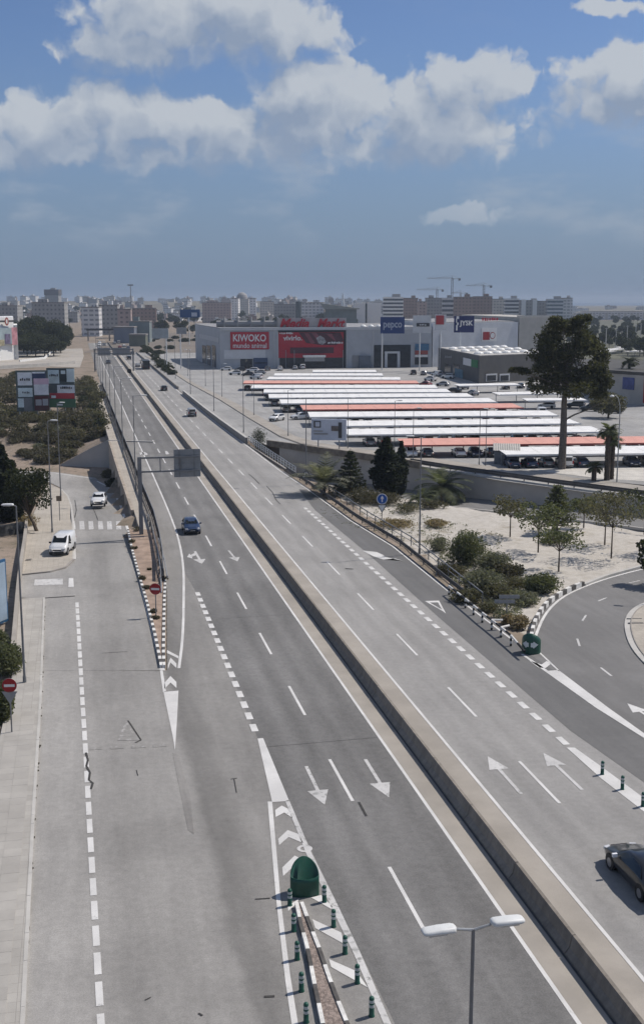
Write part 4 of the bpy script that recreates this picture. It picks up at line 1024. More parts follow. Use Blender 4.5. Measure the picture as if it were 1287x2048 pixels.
# ================================================================== VEHICLES
M_GLASS = mat('car_glass', (.018, .022, .026), .08, .1, 2, spec=.6)
M_HEAD = mat('headlight', (.55, .56, .57), .15, .05, 6, spec=.6)
M_TAIL = mat('tail_light', (.30, .01, .01), .2, .05, 6, spec=.6)
M_RIM = mat('wheel_rim', (.36, .36, .37), .35, .1, 8, metal=.7)
M_PLATE = mat('number_plate', (.62, .62, .58), .5, .04, 8)
M_TRIM = mat('black_trim', (.022, .022, .023), .6, .15, 5)
def carpaint(name, c, rough=.28): return mat('paint_'+name, c, rough, .03, 1.5, spec=.5, coat=.6)
PAINTS = {k: carpaint(k, c) for k, c in dict(white=(.66, .66, .65), silver=(.34, .35, .36), grey=(.13, .135, .14), black=(.012, .012, .013), darkblue=(.012, .028, .075), red=(.22, .015, .015), bronze=(.16, .13, .10), blue=(.04, .10, .24)).items()}
# stations: y (front is +), half width, sill z, belt z, top z, roof half width
SHAPES = {
 'hatch': dict(L=4.15, st=[(-2.08, .70, .34, .60, .66, .60), (-2.02, .80, .24, .86, .92, .70), (-1.88, .86, .22, .95, 1.02, .74), (-1.52, .88, .22, .97, 1.40, .60), (-.55, .89, .22, .95, 1.49, .61), (.25, .89, .22, .93, 1.44, .59), (.98, .88, .22, .92, .99, .74), (1.55, .86, .24, .84, .90, .70), (1.92, .78, .26, .66, .74, .62), (2.06, .62, .32, .52, .58, .52)], cab=(2, 3, 5, 6), wb=(-1.25, 1.30), r=.31),
 'suv': dict(L=4.45, st=[(-2.22, .74, .42, .74, .80, .64), (-2.16, .86, .32, 1.02, 1.10, .74), (-2.05, .90, .30, 1.08, 1.16, .76), (-1.75, .92, .30, 1.10, 1.60, .66), (-.55, .93, .30, 1.08, 1.68, .67), (.35, .93, .30, 1.06, 1.62, .65), (1.02, .92, .30, 1.05, 1.12, .78), (1.70, .90, .32, .98, 1.05, .74), (2.08, .82, .34, .78, .90, .66), (2.22, .66, .42, .60, .68, .56)], cab=(2, 3, 5, 6), wb=(-1.32, 1.38), r=.36),
 'van': dict(L=4.4, st=[(-2.2, .84, .30, .95, 1.00, .80), (-2.17, .89, .26, 1.04, 1.76, .78), (-1.9, .91, .26, 1.06, 1.84, .79), (-.6, .91, .26, 1.06, 1.86, .79), (.45, .91, .26, 1.04, 1.80, .74), (1.30, .90, .26, 1.02, 1.10, .78), (1.85, .86, .28, .92, 1.00, .70), (2.10, .78, .30, .72, .80, .60), (2.2, .66, .34, .52, .6, .54)], cab=(1, 1, 4, 5), wb=(-1.35, 1.35), r=.33),
 'sedan': dict(L=4.7, st=[(-2.35, .72, .36, .62, .70, .62), (-2.28, .84, .26, .86, .94, .72), (-1.65, .89, .24, .95, 1.02, .74), (-.95, .90, .24, .95, 1.38, .58), (-.25, .90, .24, .93, 1.42, .58), (.45, .90, .24, .91, 1.36, .56), (1.15, .89, .24, .90, .96, .74), (1.85, .86, .25, .80, .86, .70), (2.22, .76, .28, .62, .70, .60), (2.35, .60, .34, .48, .54, .5)], cab=(2, 3, 5, 6), wb=(-1.38, 1.42), r=.33)}
def ring(s):
    y, w, zs, zb, zt, wr = s
    half = [(w*.90, zs), (w*.99, zs+.16), (w, (zs+zb)/2+.08), (w*.97, zb), (wr, zt-.05), (wr*.86, zt-.005), (wr*.45, zt+.012)]
    return [(x, y, z) for x, z in half]+[(-x, y, z) for x, z in reversed(half)]
def car_geo(kind):
    sh = SHAPES[kind]; st = sh['st']; parts = {}
    body = MB(); rings = [ring(s) for s in st]; n = len(rings[0]); vs = [p for r in rings for p in r]
    fs = [(j*n+i, j*n+i+1, (j+1)*n+i+1, (j+1)*n+i) for j in range(len(rings)-1) for i in range(n-1)]
    fs += [tuple(range(n)), tuple(range(len(vs)-1, len(vs)-n-1, -1))]
    fs += [(j*n, (j+1)*n, (j+1)*n+n-1, j*n+n-1) for j in range(len(rings)-1)]
    body.add(vs, fs); parts['body'] = [body]
    a, b, c, d = sh['cab']; A, B_, C_, D_ = st[a], st[b], st[c], st[d]
    def scr(p, q, off):     # glass between belt of station p and roof of station q
        y0, w0, z0, y1, w1, z1 = p[0], p[1]*.80, p[4]+.01, q[0], q[5]*.90, q[4]-.03
        o = Vector((0, (z1-z0), abs(y1-y0))).normalized()*.022; o.y *= off
        f0, f1 = .10, .93
        def L(f, s): return (s*(w0+(w1-w0)*f)*.97, y0+(y1-y0)*f+o.y, z0+(z1-z0)*f+o.z)
        return MB().add([L(f0, -1), L(f0, 1), L(f1, 1), L(f1, -1)], [(0, 1, 2, 3), (3, 2, 1, 0)])
    parts['windscreen'] = [scr(D_, C_, 1)]
    if kind != 'van': parts['rear_window'] = [scr(A, B_, -1)]
    else: parts['rear_window'] = [MB().box((0, -2.205, 1.38), (1.2, .02, .5))]
    sw = []
    for s in (-1, 1):
        segs = []
        if kind == 'van': pts = [(.05, .12), (.05, .90), (.40, .90), (1.02, .12)]
        else: pts = None
        m = MB()
        def pt(y, f):
            for j in range(len(st)-1):
                if st[j][0] <= y <= st[j+1][0]:
                    q = (y-st[j][0])/(st[j+1][0]-st[j][0]); S_ = [st[j][k]+(st[j+1][k]-st[j][k])*q for k in range(6)]; break
            x = S_[1]*.97+(S_[5]-S_[1]*.97)*f; return (s*(x+.014), y, S_[3]+(S_[4]-.05-S_[3])*f+.01)
        if kind == 'van': ys = [(-.02, .9), (.45, .9), (.75, .55), (1.05, .12)]
        else: ys = [(A[0]+.34*(B_[0]-A[0])+.02, .12), (B_[0], .86), ((B_[0]+C_[0])/2-.05, .90), ((B_[0]+C_[0])/2+.02, .90), (C_[0], .86), (C_[0]+(D_[0]-C_[0])*.7, .15)]
        up = [pt(y, f) for y, f in ys]; lo = [pt(y, .08) for y, f in ys]; k_ = len(ys)
        m.add(up+lo, [(i, i+1, k_+i+1, k_+i) for i in range(k_-1)]+[(k_+i, k_+i+1, i+1, i) for i in range(k_-1)])
        sw.append(m)
    parts['side_window'] = sw
    wr_, r = sh['wb'], sh['r']; wh = []
    for y in wr_:
        for s in (-1, 1):
            x = s*(st[4][1]-.10); t_ = MB().tube((x-.1*1, y, r), (x+.1, y, r), r, n=18)
            rm = MB().tube((x+s*.085, y, r), (x+s*.108, y, r), r*.62, n=12); wh.append((t_, rm))
    parts['wheel'] = wh
    parts['wheel_arch'] = [MB().tube((s*(st[4][1]-.20), y, r+.03), (s*(st[4][1]+.004), y, r+.03), r*1.16, n=18) for y in wr_ for s in (-1, 1)]
    F = st[-2]; Rr = st[1]
    parts['headlight'] = [MB().box((s*F[1]*.80, F[0]-.02, F[3]-.01), (.30, .24, .13), -s*.3) for s in (-1, 1)]
    parts['tail_light'] = [MB().box((s*Rr[1]*.86, Rr[0]+.02, Rr[3]-.10), (.20, .12, .22 if kind != 'van' else .5)) for s in (-1, 1)]
    parts['mirror'] = [MB().box((s*(D_[1]+.10), D_[0]-.38, D_[3]+.10), (.22, .12, .16)) for s in (-1, 1)]
    parts['number_plate'] = [MB().box((0, st[-1][0]+.008, .46), (.52, .02, .12)), MB().box((0, st[0][0]-.008, .52), (.52, .02, .12))]
    parts['bumper'] = [MB().box((0, st[-1][0]-.06, .36), (st[-1][1]*2.05, .16, .20)), MB().box((0, st[0][0]+.06, .40), (st[0][1]*2.05, .15, .18))]
    parts['grille'] = [MB().box((0, st[-1][0]+.002, .60), (.80, .03, .12))]
    return parts
PMAT = dict(windscreen=M_GLASS, rear_window=M_GLASS, side_window=M_GLASS, wheel_arch=M_TRIM, headlight=M_HEAD, tail_light=M_TAIL, mirror=M_TRIM, number_plate=M_PLATE, bumper=M_TRIM, grille=M_TRIM)
GEO = {k: car_geo(k) for k in SHAPES}
def full_car(kind, paint_, label, loc, rz, name='car', cat='car', mirror=None):
    t = thing(name, label, cat, loc, rz)
    for pn, lst in GEO[kind].items():
        for g_ in lst:
            if pn == 'wheel': w_ = g_[0].build('wheel', M_RUBBER, t); g_[1].build('rim', M_RIM, w_)
            else:
                m_ = paint_ if pn in ('body', 'mirror') and not (pn == 'mirror' and kind == 'van') else PMAT.get(pn, paint_)
                if pn == 'mirror' and mirror: m_ = mirror
                g_.build(pn, m_, t, smooth=(pn == 'body'))
    return t
def joined_car(kind, paint_):
    """the same car as one mesh, for cars only a few pixels big"""
    q = MB(); mats = [paint_, M_GLASS, M_RUBBER, M_TRIM, M_HEAD, M_TAIL]
    idx = dict(body=0, windscreen=1, rear_window=1, side_window=1, wheel_arch=3, headlight=4, tail_light=5, mirror=3, bumper=3, grille=3, number_plate=4)
    for pn, lst in GEO[kind].items():
        for g_ in lst:
            if pn == 'wheel': q.add(g_[0].v, g_[0].f, 2)
            else: q.add(g_.v, g_.f, idx[pn])
    return q.mesh('parked_car', mats)
toward = TH+math.pi; away_ = TH
full_car('hatch', PAINTS['darkblue'], 'dark blue hatchback driving on the left carriageway past the gantry', (P(385, 1069)+RD*1.6)+Vector((0, 0, .016)), toward)
p = PT(196, 1018, .08); p2 = PT(190, 985, .08)
t = full_car('suv', PAINTS['white'], 'white car driving up the sloping service road before the zebra crossing', p+Vector((-.2, 1.9, .16)), math.pi+R(6)); t.rotation_euler.x = R(4.0)
p = PT(116, 1112, .19)
full_car('van', PAINTS['white'], 'white delivery van parked on the beige paved corner', p+Vector((.05, 2.0, .02)), math.pi-R(2), 'delivery_van', 'van')
t = full_car('van', PAINTS['silver'], 'silver van driving away on the right carriageway', P(385, 834)+RD*2.0+Vector((0, 0, .01)), away_, 'passenger_van', 'van')
full_car('hatch', PAINTS['black'], 'black car far along the right carriageway near its wall', P(329, 782)+RD*1.8+Vector((0, 0, .01)), away_)
fw = P(1218, 1737); rwh = P(1281, 1803)
mid = (fw+rwh)*.5+RN*.83
full_car('sedan', PAINTS['black'], 'glossy black car driving away beside the dashed lane line', mid+Vector((0, 0, .01)), away_, mirror=mat('mirror_chrome', (.75, .76, .78), .15, .02, 4))
full_car('hatch', PAINTS['white'], 'white car driving along the car park lane past the canopies', P(551, 843)+Vector((.2, 1.6, .05)), math.pi-R(30))
full_car('hatch', PAINTS['white'], 'white car turning at the canopy ends beside a dark car', P(598, 840)+Vector((.2, 1.4, .05)), math.pi*.62)
# far traffic
JC = {}
def jcar(kind, col):
    k_ = (kind, col)
    if k_ not in JC: JC[k_] = joined_car(kind, PAINTS[col])
    return JC[k_]
def small_car(kind, col, loc, rz, label, group): return tag(obj('car', jcar(kind, col), None, loc, rz), label, 'car', group)
g = 'cars in the distant traffic'
for s, t_, col, kind, d in ((470, 12, 'black', 'hatch', 1), (560, 14.5, 'white', 'suv', 1), (600, 11, 'silver', 'hatch', 1), (520, 22, 'white', 'hatch', 0), (545, 25, 'grey', 'suv', 0), (500, 21.5, 'black', 'suv', 0), (580, 23, 'white', 'van', 0),
                            (620, 22, 'red', 'hatch', 0), (640, 25, 'white', 'sedan', 0), (610, 26, 'darkblue', 'hatch', 0), (650, 12, 'white', 'van', 1), (660, 15, 'grey', 'hatch', 1), (470, 25.5, 'grey', 'hatch', 0), (445, 22.3, 'silver', 'sedan', 0), (690, 24, 'white', 'van', 0), (675, 21, 'silver', 'suv', 0), (685, 13, 'white', 'suv', 1)):
    small_car(kind, col, ST(s, t_, .02), toward if d else away_, '%s %s in the distant traffic beyond the far gantry' % (col.replace('darkblue', 'dark blue'), {'hatch': 'hatchback', 'suv': 'tall car', 'van': 'van', 'sedan': 'saloon'}[kind]), g)
t = thing('bus', 'dark bus far along the right carriageway beside the far gantry', 'bus', ST(432, 24.5, .02), away_)
M_BUS = mat('bus_dark', (.03, .032, .036), .4, .1, 2)
MB().box((0, 0, 1.75), (2.5, 11, 2.9)).build('body', M_BUS, t); MB().box((0, -5.52, 2.2), (2.1, .03, 1.2)).build('rear_window', M_GLASS, t)
for s_ in (-1, 1): MB().box((s_*1.26, 0, 2.3), (.03, 9.6, 1.0)).build('side_window', M_GLASS, t)
for y in (-3.4, 3.6):
    for s_ in (-1, 1): MB().tube((s_*1.0, y, .5), (s_*1.27, y, .5), .5, n=14).build('wheel', M_RUBBER, t)
for s_ in (-1, 1): MB().box((s_*1.0, -5.52, .9), (.2, .04, .4)).build('tail_light', M_TAIL, t)

# ================================================================== PLANTS
def foliage_mat(name, dark, light, rough=.75, transl=.18):
    m = bpy.data.materials.new(name); m.use_nodes = True; k = NT(m.node_tree); b = k.n['Principled BSDF']
    b.inputs['Roughness'].default_value = rough; b.inputs['Specular IOR Level'].default_value = .2
    geo = k.new('ShaderNodeNewGeometry'); tc = k.new('ShaderNodeTexCoord')
    f = k.math('ADD', k.math('MULTIPLY', geo.outputs['Random Per Island'], .55), k.math('MULTIPLY', k.noise(tc.outputs['Object'], .8, 3, .6), .55))
    c = k.mix(k.rng(f, .2, .85), dark, light); k.put(b.inputs['Base Color'], c)
    tr = k.new('ShaderNodeBsdfTranslucent'); k.put(tr.inputs['Color'], k.mix(1.0, c, (1.25, 1.3, .8), 'MULTIPLY')); mx = k.new('ShaderNodeMixShader'); mx.inputs[0].default_value = .38
    k.l.new(b.outputs[0], mx.inputs[1]); k.l.new(tr.outputs[0], mx.inputs[2]); k.l.new(mx.outputs[0], k.n['Material Output'].inputs['Surface'])
    return m
F_PINE = foliage_mat('pine_needles', (.030, .034, .018), (.085, .086, .045))
F_CYP = foliage_mat('cypress_leaves', (.010, .014, .009), (.026, .034, .018))
F_GREY = foliage_mat('grey_green_leaves', (.095, .10, .070), (.21, .21, .155))
F_GREEN = foliage_mat('green_leaves', (.062, .072, .038), (.145, .155, .085))
F_OLIVE = foliage_mat('olive_leaves', (.068, .066, .042), (.15, .14, .09))
F_DRY = foliage_mat('dry_grass', (.17, .13, .08), (.31, .25, .165))
F_DARK = foliage_mat('dark_broadleaf', (.020, .025, .014), (.058, .066, .034))
F_PALM = foliage_mat('palm_leaves', (.055, .066, .034), (.13, .142, .08))
F_SCRUB = foliage_mat('scrub_leaves', (.052, .048, .034), (.125, .113, .078))
M_BARK = mat('bark', (.085, .066, .05), .95, .3, 4, .5, 14)
M_BARKG = mat('bark_grey', (.12, .105, .09), .95, .3, 4, .5, 14)
def leaves(mb, c, rad, n, size, rg, shell=.35, stretch=1.0, upbias=0.0):
    """n small leaf faces through an ellipsoid, denser towards its skin"""
    vs = []; fs = []
    for i in range(n):
        u = rg.uniform(-1, 1); a = rg.uniform(0, 2*math.pi); r = (1-shell)+shell*rg.random() if rg.random() < .75 else rg.random()**.5
        q = math.sqrt(1-u*u); p = Vector((c[0]+rad[0]*r*q*math.cos(a), c[1]+rad[1]*r*q*math.sin(a), c[2]+rad[2]*r*u))
        s_ = size*rg.uniform(.55, 1.35)
        d = Vector((rg.gauss(0, 1), rg.gauss(0, 1), rg.gauss(0, 1)+upbias)).normalized(); e = d.orthogonal().normalized(); e.rotate(Matrix.Rotation(rg.uniform(0, 6.28), 3, d))
        f_ = d.cross(e); o = len(vs)
        vs += [p-e*s_*.5*stretch, p+f_*s_*.33, p+e*s_*.5*stretch, p-f_*s_*.33]; fs.append((o, o+1, o+2, o+3))
    mb.add(vs, fs); return mb
def limb(mb, pts, r0, r1, n=7):
    k_ = len(pts)-1; mb.path([Vector(p) for p in pts], [r0+(r1-r0)*i/k_ for i in range(k_+1)], n); return mb
def tree(name, label, loc, hgt, trunk_h, crown, leafm, nleaf, lsize, seed, trunk_r=.12, bark=None, group=None, cat='tree', blobs=9, lean=(0, 0)):
    """crown=(rx,ry,rz): clumps on limbs inside that ellipsoid"""
    rg = random.Random(seed); t = thing(name, label, cat, loc, 0, group); bark = bark or M_BARK
    top = Vector((lean[0], lean[1], trunk_h)); cz = hgt-crown[2]
    tr = MB(); limb(tr, [(0, 0, -.1), (lean[0]*.4, lean[1]*.4, trunk_h*.5), top, (lean[0]*1.2, lean[1]*1.2, cz)], trunk_r, trunk_r*.45)
    cr = MB(); 
    for i in range(blobs):
        a = 2*math.pi*(i+rg.random()*.6)/blobs*1.9; u = rg.uniform(-.75, .85); q = math.sqrt(max(0, 1-u*u))*rg.uniform(.45, .8)
        c = Vector((lean[0]+crown[0]*q*math.cos(a), lean[1]+crown[1]*q*math.sin(a), cz+crown[2]*u*.75))
        rr = rg.uniform(.30, .52); leaves(cr, c, (crown[0]*rr, crown[1]*rr, crown[2]*rr*.9), nleaf//blobs, lsize, rg)
        limb(tr, [top, top.lerp(c, .5)+Vector((0, 0, .1*crown[2])), c], trunk_r*.42, trunk_r*.10, 5)
    tr.build('trunk', bark, t); cr.build('crown', leafm, t); return t
def shrub(loc, rad, leafm, n, lsize, seed, label, group=None, name='shrub', lumps=5, cat='shrub'):
    rg = random.Random(seed); t = thing(name, label, cat, loc, 0, group); cr = MB()
    for i in range(lumps):
        a = rg.uniform(0, 6.28); q = rg.uniform(0, .55) if i else 0
        c = (rad[0]*q*math.cos(a), rad[1]*q*math.sin(a), rad[2]*rg.uniform(.35, .55)); f_ = rg.uniform(.5, .75)
        leaves(cr, c, (rad[0]*f_, rad[1]*f_, rad[2]*rg.uniform(.5, .62)), n//lumps, lsize, rg, .5, 1.2, .4)
    cr.build('foliage', leafm, t); st = MB()
    for i in range(4): a = rg.uniform(0, 6.28); limb(st, [(0, 0, -.1), (rad[0]*.3*math.cos(a), rad[1]*.3*math.sin(a), rad[2]*.6)], .05, .02, 5)
    st.build('stems', M_BARK, t); return t
def cypress(name, label, loc, hgt, rad, seed, group=None, n=2600, leafm=None, size=.34):
    rg = random.Random(seed); t = thing(name, label, 'tree', loc, 0, group); cr = MB(); k_ = 11
    for i in range(k_):
        f = (i+.5)/k_; r = rad*(math.sin(min(1, f*1.5+.28)*math.pi/2)*(1-max(0, f-.45)/.55)**.62); 
        for j in range(3):
            a = rg.uniform(0, 6.28); leaves(cr, (r*.3*math.cos(a), r*.3*math.sin(a), .3+f*(hgt-.3)), (r*.82, r*.82, hgt/k_*.95), n//(k_*3), size, rg, .35, 1.3, 1.2)
    cr.build('crown', leafm or F_CYP, t); limb(MB(), [(0, 0, -.1), (0, 0, hgt*.8)], .18, .05).build('trunk', M_BARK, t); return t
def conifer(name, label, loc, hgt, rad, seed, leafm=F_DARK):
    """araucaria-like: tiers of drooping branches round a straight stem"""
    rg = random.Random(seed); t = thing(name, label, 'tree', loc); tr = MB(); cr = MB(); limb(tr, [(0, 0, -.1), (0, 0, hgt)], .16, .03)
    tiers = 11
    for i in range(tiers):
        z = hgt*(.12+.84*i/tiers); r = rad*(1-i/tiers)**.8
        for j in range(7):
            a = 2*math.pi*(j+.5*(i % 2))/7+rg.uniform(-.15, .15); e = Vector((r*math.cos(a), r*math.sin(a), z-.05*r+.25))
            limb(tr, [(0, 0, z), (e.x*.5, e.y*.5, z-.05), e], .05, .02, 4)
            for q in range(5): leaves(cr, tuple(Vector((0, 0, z)).lerp(e, .3+.17*q)), (.22, .22, .16), 9, .22, rg, .6, 1.4)
    tr.build('trunk', M_BARK, t); cr.build('crown', leafm, t); return t
def palm(name, label, loc, trunk_h, fr_len, nf, seed, group=None, fan=False, trunk_r=.2, droop=1.0, leafm=None):
    rg = random.Random(seed); t = thing(name, label, 'palm', loc, 0, group)
    if trunk_h > .1:
        tr = MB(); n = 9
        for i in range(n): tr.tube((0, 0, trunk_h*i/n-.05), (0, 0, trunk_h*(i+1)/n), trunk_r*1.08, trunk_r*.9, 9)
        tr.build('trunk', M_BARK, t)
    for i in range(nf):
        a = 2*math.pi*i/nf*2.4+rg.uniform(-.2, .2); el = R(rg.uniform(-10, 75) if trunk_h > 1.5 else rg.uniform(15, 80)); m = MB()
        L = fr_len*rg.uniform(.8, 1.1); pts = []; p = Vector((0, 0, trunk_h)); e = el
        for k_ in range(8):
            pts.append(p.copy()); p = p+Vector((math.cos(a)*math.cos(e), math.sin(a)*math.cos(e), math.sin(e)))*(L/7); e -= R(13)*droop*(1+.1*k_)
        limb(m, pts, .035, .01, 4)
        side = Vector((-math.sin(a), math.cos(a), 0))
        for k_ in range(1, 8):
            for q in (0, .5):
                c = pts[k_-1].lerp(pts[k_], q); d = (pts[k_]-pts[k_-1]).normalized(); w = L*(.24 if not fan else .34)*math.sin(math.pi*min(.98, (k_+q)/8.2))+.06
                for sg in (-1, 1):
                    tip = c+side*sg*w+d*w*.65+Vector((0, 0, -.15*w+.05)); b = d*(.17 if L > 3 else .09)
                    m.add([c-b, c+b, tip], [(0, 1, 2)])
        m.build('frond', leafm or F_PALM, t)
    return t

# --- the tall pine by the car park
def big_pine():
    rg = random.Random(42); base = P(1122, 938); t = thing('pine_tree', 'tall umbrella pine with bare trunk towering over the car park', 'tree', base)
    H = height_at(base, 640); tr = MB(); cr = MB(); px = base.y/2338*1.0
    limb(tr, [(0, 0, -.2), (.05, 0, H*.25), (0, 0, H*.45), (.2, 0, H*.62), (.3, 0, H*.85)], .62, .22, 10)
    limb(tr, [(.05, 0, H*.33), (1.6, 0, H*.37), (3.6, .5, H*.40), (5.6, .5, H*.45)], .16, .05, 6)
    # (dx px, y px, rx px, ry px) clumps measured on the crown
    cl_ = [(-5, 720, 55, 40), (25, 700, 50, 36), (-10, 760, 45, 34), (-30, 668, 40, 26), (15, 655, 45, 24), (50, 690, 40, 30), (-45, 700, 45, 28), (0, 700, 60, 35), (70, 715, 30, 26), (-55, 728, 26, 18), (-20, 740, 60, 35), (45, 745, 45, 35), (75, 745, 26, 25), (20, 775, 55, 30), (-40, 770, 45, 24), (65, 780, 35, 26), (85, 770, 24, 22), (-85, 742, 24, 7), (-100, 741, 14, 5), (30, 640, 24, 14), (-10, 645, 30, 14), (78, 792, 20, 10)]
    for dx, y, rx, ry in cl_:
        c = Vector((dx*px, rg.uniform(-2.2, 2.2), height_at(base, y))); r = Vector((rx*px*.98, max(rx, ry)*px*.85, ry*px*.95))
        for k_ in range(4):
            o = Vector((rg.uniform(-.5, .5)*r.x, rg.uniform(-.5, .5)*r.y, rg.uniform(-.4, .5)*r.z))
            leaves(cr, c+o, r*.60, 200, .38, rg, .5, 1.7, .5)
        limb(tr, [(.2, 0, H*.55), (c.x*.5, c.y*.5, (H*.55+c.z)/2), c], .14, .04, 5)
    tr.build('trunk', M_BARKG, t); cr.build('crown', F_PINE, t)
big_pine()
# cypress pair and companions on the verge above the underpass
p = PT(772, 992); t_ = cypress('cypress_tree', 'broad black-green cypress, the bigger of a pair behind the blue sign', p, height_at(p, 880), 2.35, 3, None, 6500, size=.4)
p = PT(801, 990); cypress('cypress_tree', 'slimmer dark cypress, the smaller of a pair behind the blue sign', p, height_at(p, 886), 1.25, 4, None, 3600, size=.36)
p = PT(700, 990); conifer('conifer_tree', 'small dark tiered conifer left of the cypress pair', p, height_at(p, 897), 2.3, 5)
p = PT(1112, 1062); conifer('conifer_tree', 'tiered pine growing behind the young street trees on the sand', p, height_at(p, 966), 2.6, 6, F_GREEN)
p = PT(648, 990); palm('palm', 'low young palm beside the warning triangle', p, 1.5, 5.0, 26, 7, droop=.60, leafm=F_GREY)
p = PT(882, 1006); palm('palm', 'bushy low palm on the sand right of the cypress pair', p, 2.4, 5.0, 34, 8, droop=.66)
p = PT(838, 1005); palm('palm', 'small spiky palm beside the bushy low palm', p, .5, 2.6, 18, 9, droop=.7)
p = P(1212, 962); palm('palm', 'tall fan palm with dark trunk beside the curved lamp', p, height_at(p, 862), 2.1, 34, 10, None, True, .42, .75, F_PALM)
p = P(1221, 960); palm('palm', 'second fan palm close behind the tall fan palm', p, height_at(p, 882), 1.8, 28, 11, None, True, .36, .8, F_PALM)
p = P(1186, 963); palm('palm', 'short fan palm with shaggy trunk beside the pine', p, height_at(p, 935), 1.7, 26, 12, None, True, .35, .8, F_PALM)
p = P(1254, 800); palm('palm', 'slim palm in front of the beige store wall', p, height_at(p, 725), 3.0, 30, 13, None, True, .35, .8, F_DARK)
for x, y, yt in ((1183, 1010, 985),): pass
p = P(1215, 836); tree('round_tree', 'round bushy tree behind the pine beside the open parking', p, height_at(p, 770), 1.5, (4.2, 4.2, 3.4), F_OLIVE, 3600, .45, 81, .25, blobs=14)
# young street trees on the sand
yt_ = [(1019, 1072, 985, 2.4, 'young tree with wispy crown alone on the pale sand', F_OLIVE), (1075, 1103, 1000, 2.7, 'young tree with dark sparse crown in front of the tiered pine', F_GREEN), (1116, 1141, 1050, 2.6, 'young tree with bright flat crown nearest the park kerb', F_GREEN),
       (1221, 1115, 975, 3.4, 'largest young tree with round brownish crown on the sand', F_OLIVE), (1208, 1088, 985, 2.8, 'young tree hidden behind the largest brownish crown', F_OLIVE), (1166, 1054, 990, 1.6, 'thin young tree near the underpass kerb', F_GREEN), (1287, 1068, 975, 3.2, 'dense dark young tree at the back of the sand', F_DARK), (1330, 1105, 985, 3.0, 'young tree with full crown far right on the sand', F_GREEN)]
for i, (x, y, yt, r, lab, fm) in enumerate(yt_):
    p = PT(x, y); H = height_at(p, yt); tree('young_tree', lab, p, H, H*.42, (r, r, H*.30), fm, 1150, .26, 60+i, .085, M_BARK, 'young trees planted on the sand', blobs=11)
p = P(1300, 1160); tree('young_tree', 'dark leafy tree overhanging the loop road from the park corner', PT(1315, 1172), 5.0, 2.0, (2.2, 2.2, 1.9), F_DARK, 1800, .34, 77, .1)
# shrubs of the verge
sh = [(925, 1128, 38, 62, F_GREEN, 'big round green shrub on the verge'), (880, 1100, 22, 26, F_GREY, 'grey-green shrub left of the big round shrub'), (985, 1140, 34, 32, F_GREY, 'soft grey shrub right of the big round shrub'), (1075, 1183, 36, 32, F_GREEN, 'dark green low shrub near the painted kerb'),
      (960, 1180, 42, 36, F_GREY, 'silvery wide shrub in the middle of the verge'), (1000, 1195, 32, 24, F_OLIVE, 'olive shrub below the silvery shrub'), (1045, 1205, 34, 18, F_GREY, 'low spreading shrub before the dark green one'), (935, 1205, 30, 26, F_OLIVE, 'olive shrub near the post and rail fence'), (1035, 1255, 22, 22, F_DRY, 'brown dry bush beside the direction boards'), (1012, 1248, 14, 18, F_DRY, 'small dry tuft under the direction boards'), (975, 1222, 22, 14, F_OLIVE, 'flat weed patch by the fence posts'),
      (905, 1148, 28, 18, F_SCRUB, 'dark low scrub under the big round shrub'), (1010, 1150, 30, 22, F_SCRUB, 'tangled scrub on the sand edge'), (1030, 1175, 26, 18, F_OLIVE, 'small olive shrub between sand and verge'),
      (735, 1006, 40, 26, F_SCRUB, 'grey-brown thicket left of the cypress pair'), (690, 985, 40, 16, F_SCRUB, 'low thicket under the tiered conifer'), (770, 1005, 40, 18, F_SCRUB, 'low thicket at the foot of the cypress pair'), (640, 977, 20, 8, F_OLIVE, 'weeds below the young palm'), (860, 1014, 30, 12, F_SCRUB, 'scrub between the palms and the cypress pair'), (815, 1022, 26, 14, F_OLIVE, 'small scrub behind the blue sign'),
      (800, 1052, 44, 10, F_DRY, 'dry grass strip behind the blue sign'), (870, 1050, 30, 9, F_DRY, 'dry grass strip on the sand mound'), (1100, 1085, 26, 6, F_SCRUB, 'thin weeds under the young trees'),
      (518, 890, 17, 32, F_DARK, 'dark round bush at the end of the roadside wall'), (545, 905, 20, 14, F_SCRUB, 'straggly bush behind the pale parapet'), (565, 918, 18, 12, F_GREY, 'pale bush beside the bridge parapet'), (10, 1345, 34, 52, F_GREEN, 'leafy hedge shrub on the slab pavement edge'), (2, 1440, 30, 70, F_GREEN, 'tall hedge shrub behind the small no entry sign'), (-10, 1290, 24, 30, F_GREEN, 'hedge shrub above the slab pavement')]
for i, (x, y, rx, ry, fm, lab) in enumerate(sh):
    p = PT(x, y, .1 if x < 30 else 0); px = Vector((p.x, p.y, p.z-CAM_H)).length/FPX
    shrub(p, (rx*px*1.25, rx*px*1.25, max(.25, ry*px*1.05)), fm, min(5200, int(900+rx*ry*2.0)), .15 if rx < 30 else .19, 100+i, lab, 'shrubs of the verges', lumps=8)
# weeds on the earth wedge and along walls
for i, (x, y, r) in enumerate(((275, 1062, .8), (262, 1085, .5), (283, 1160, .6), (291, 1178, .5), (330, 1160, .5), (268, 1098, .4), (307, 1225, .5), (313, 1238, .4), (300, 1140, .3))):
    shrub(P(x, y, .14), (r, r, r*.7), F_SCRUB, 260, .12, 160+i, 'small weed tuft growing on the earth wedge', 'weeds on the earth wedge', 'weed', 3, 'weed')
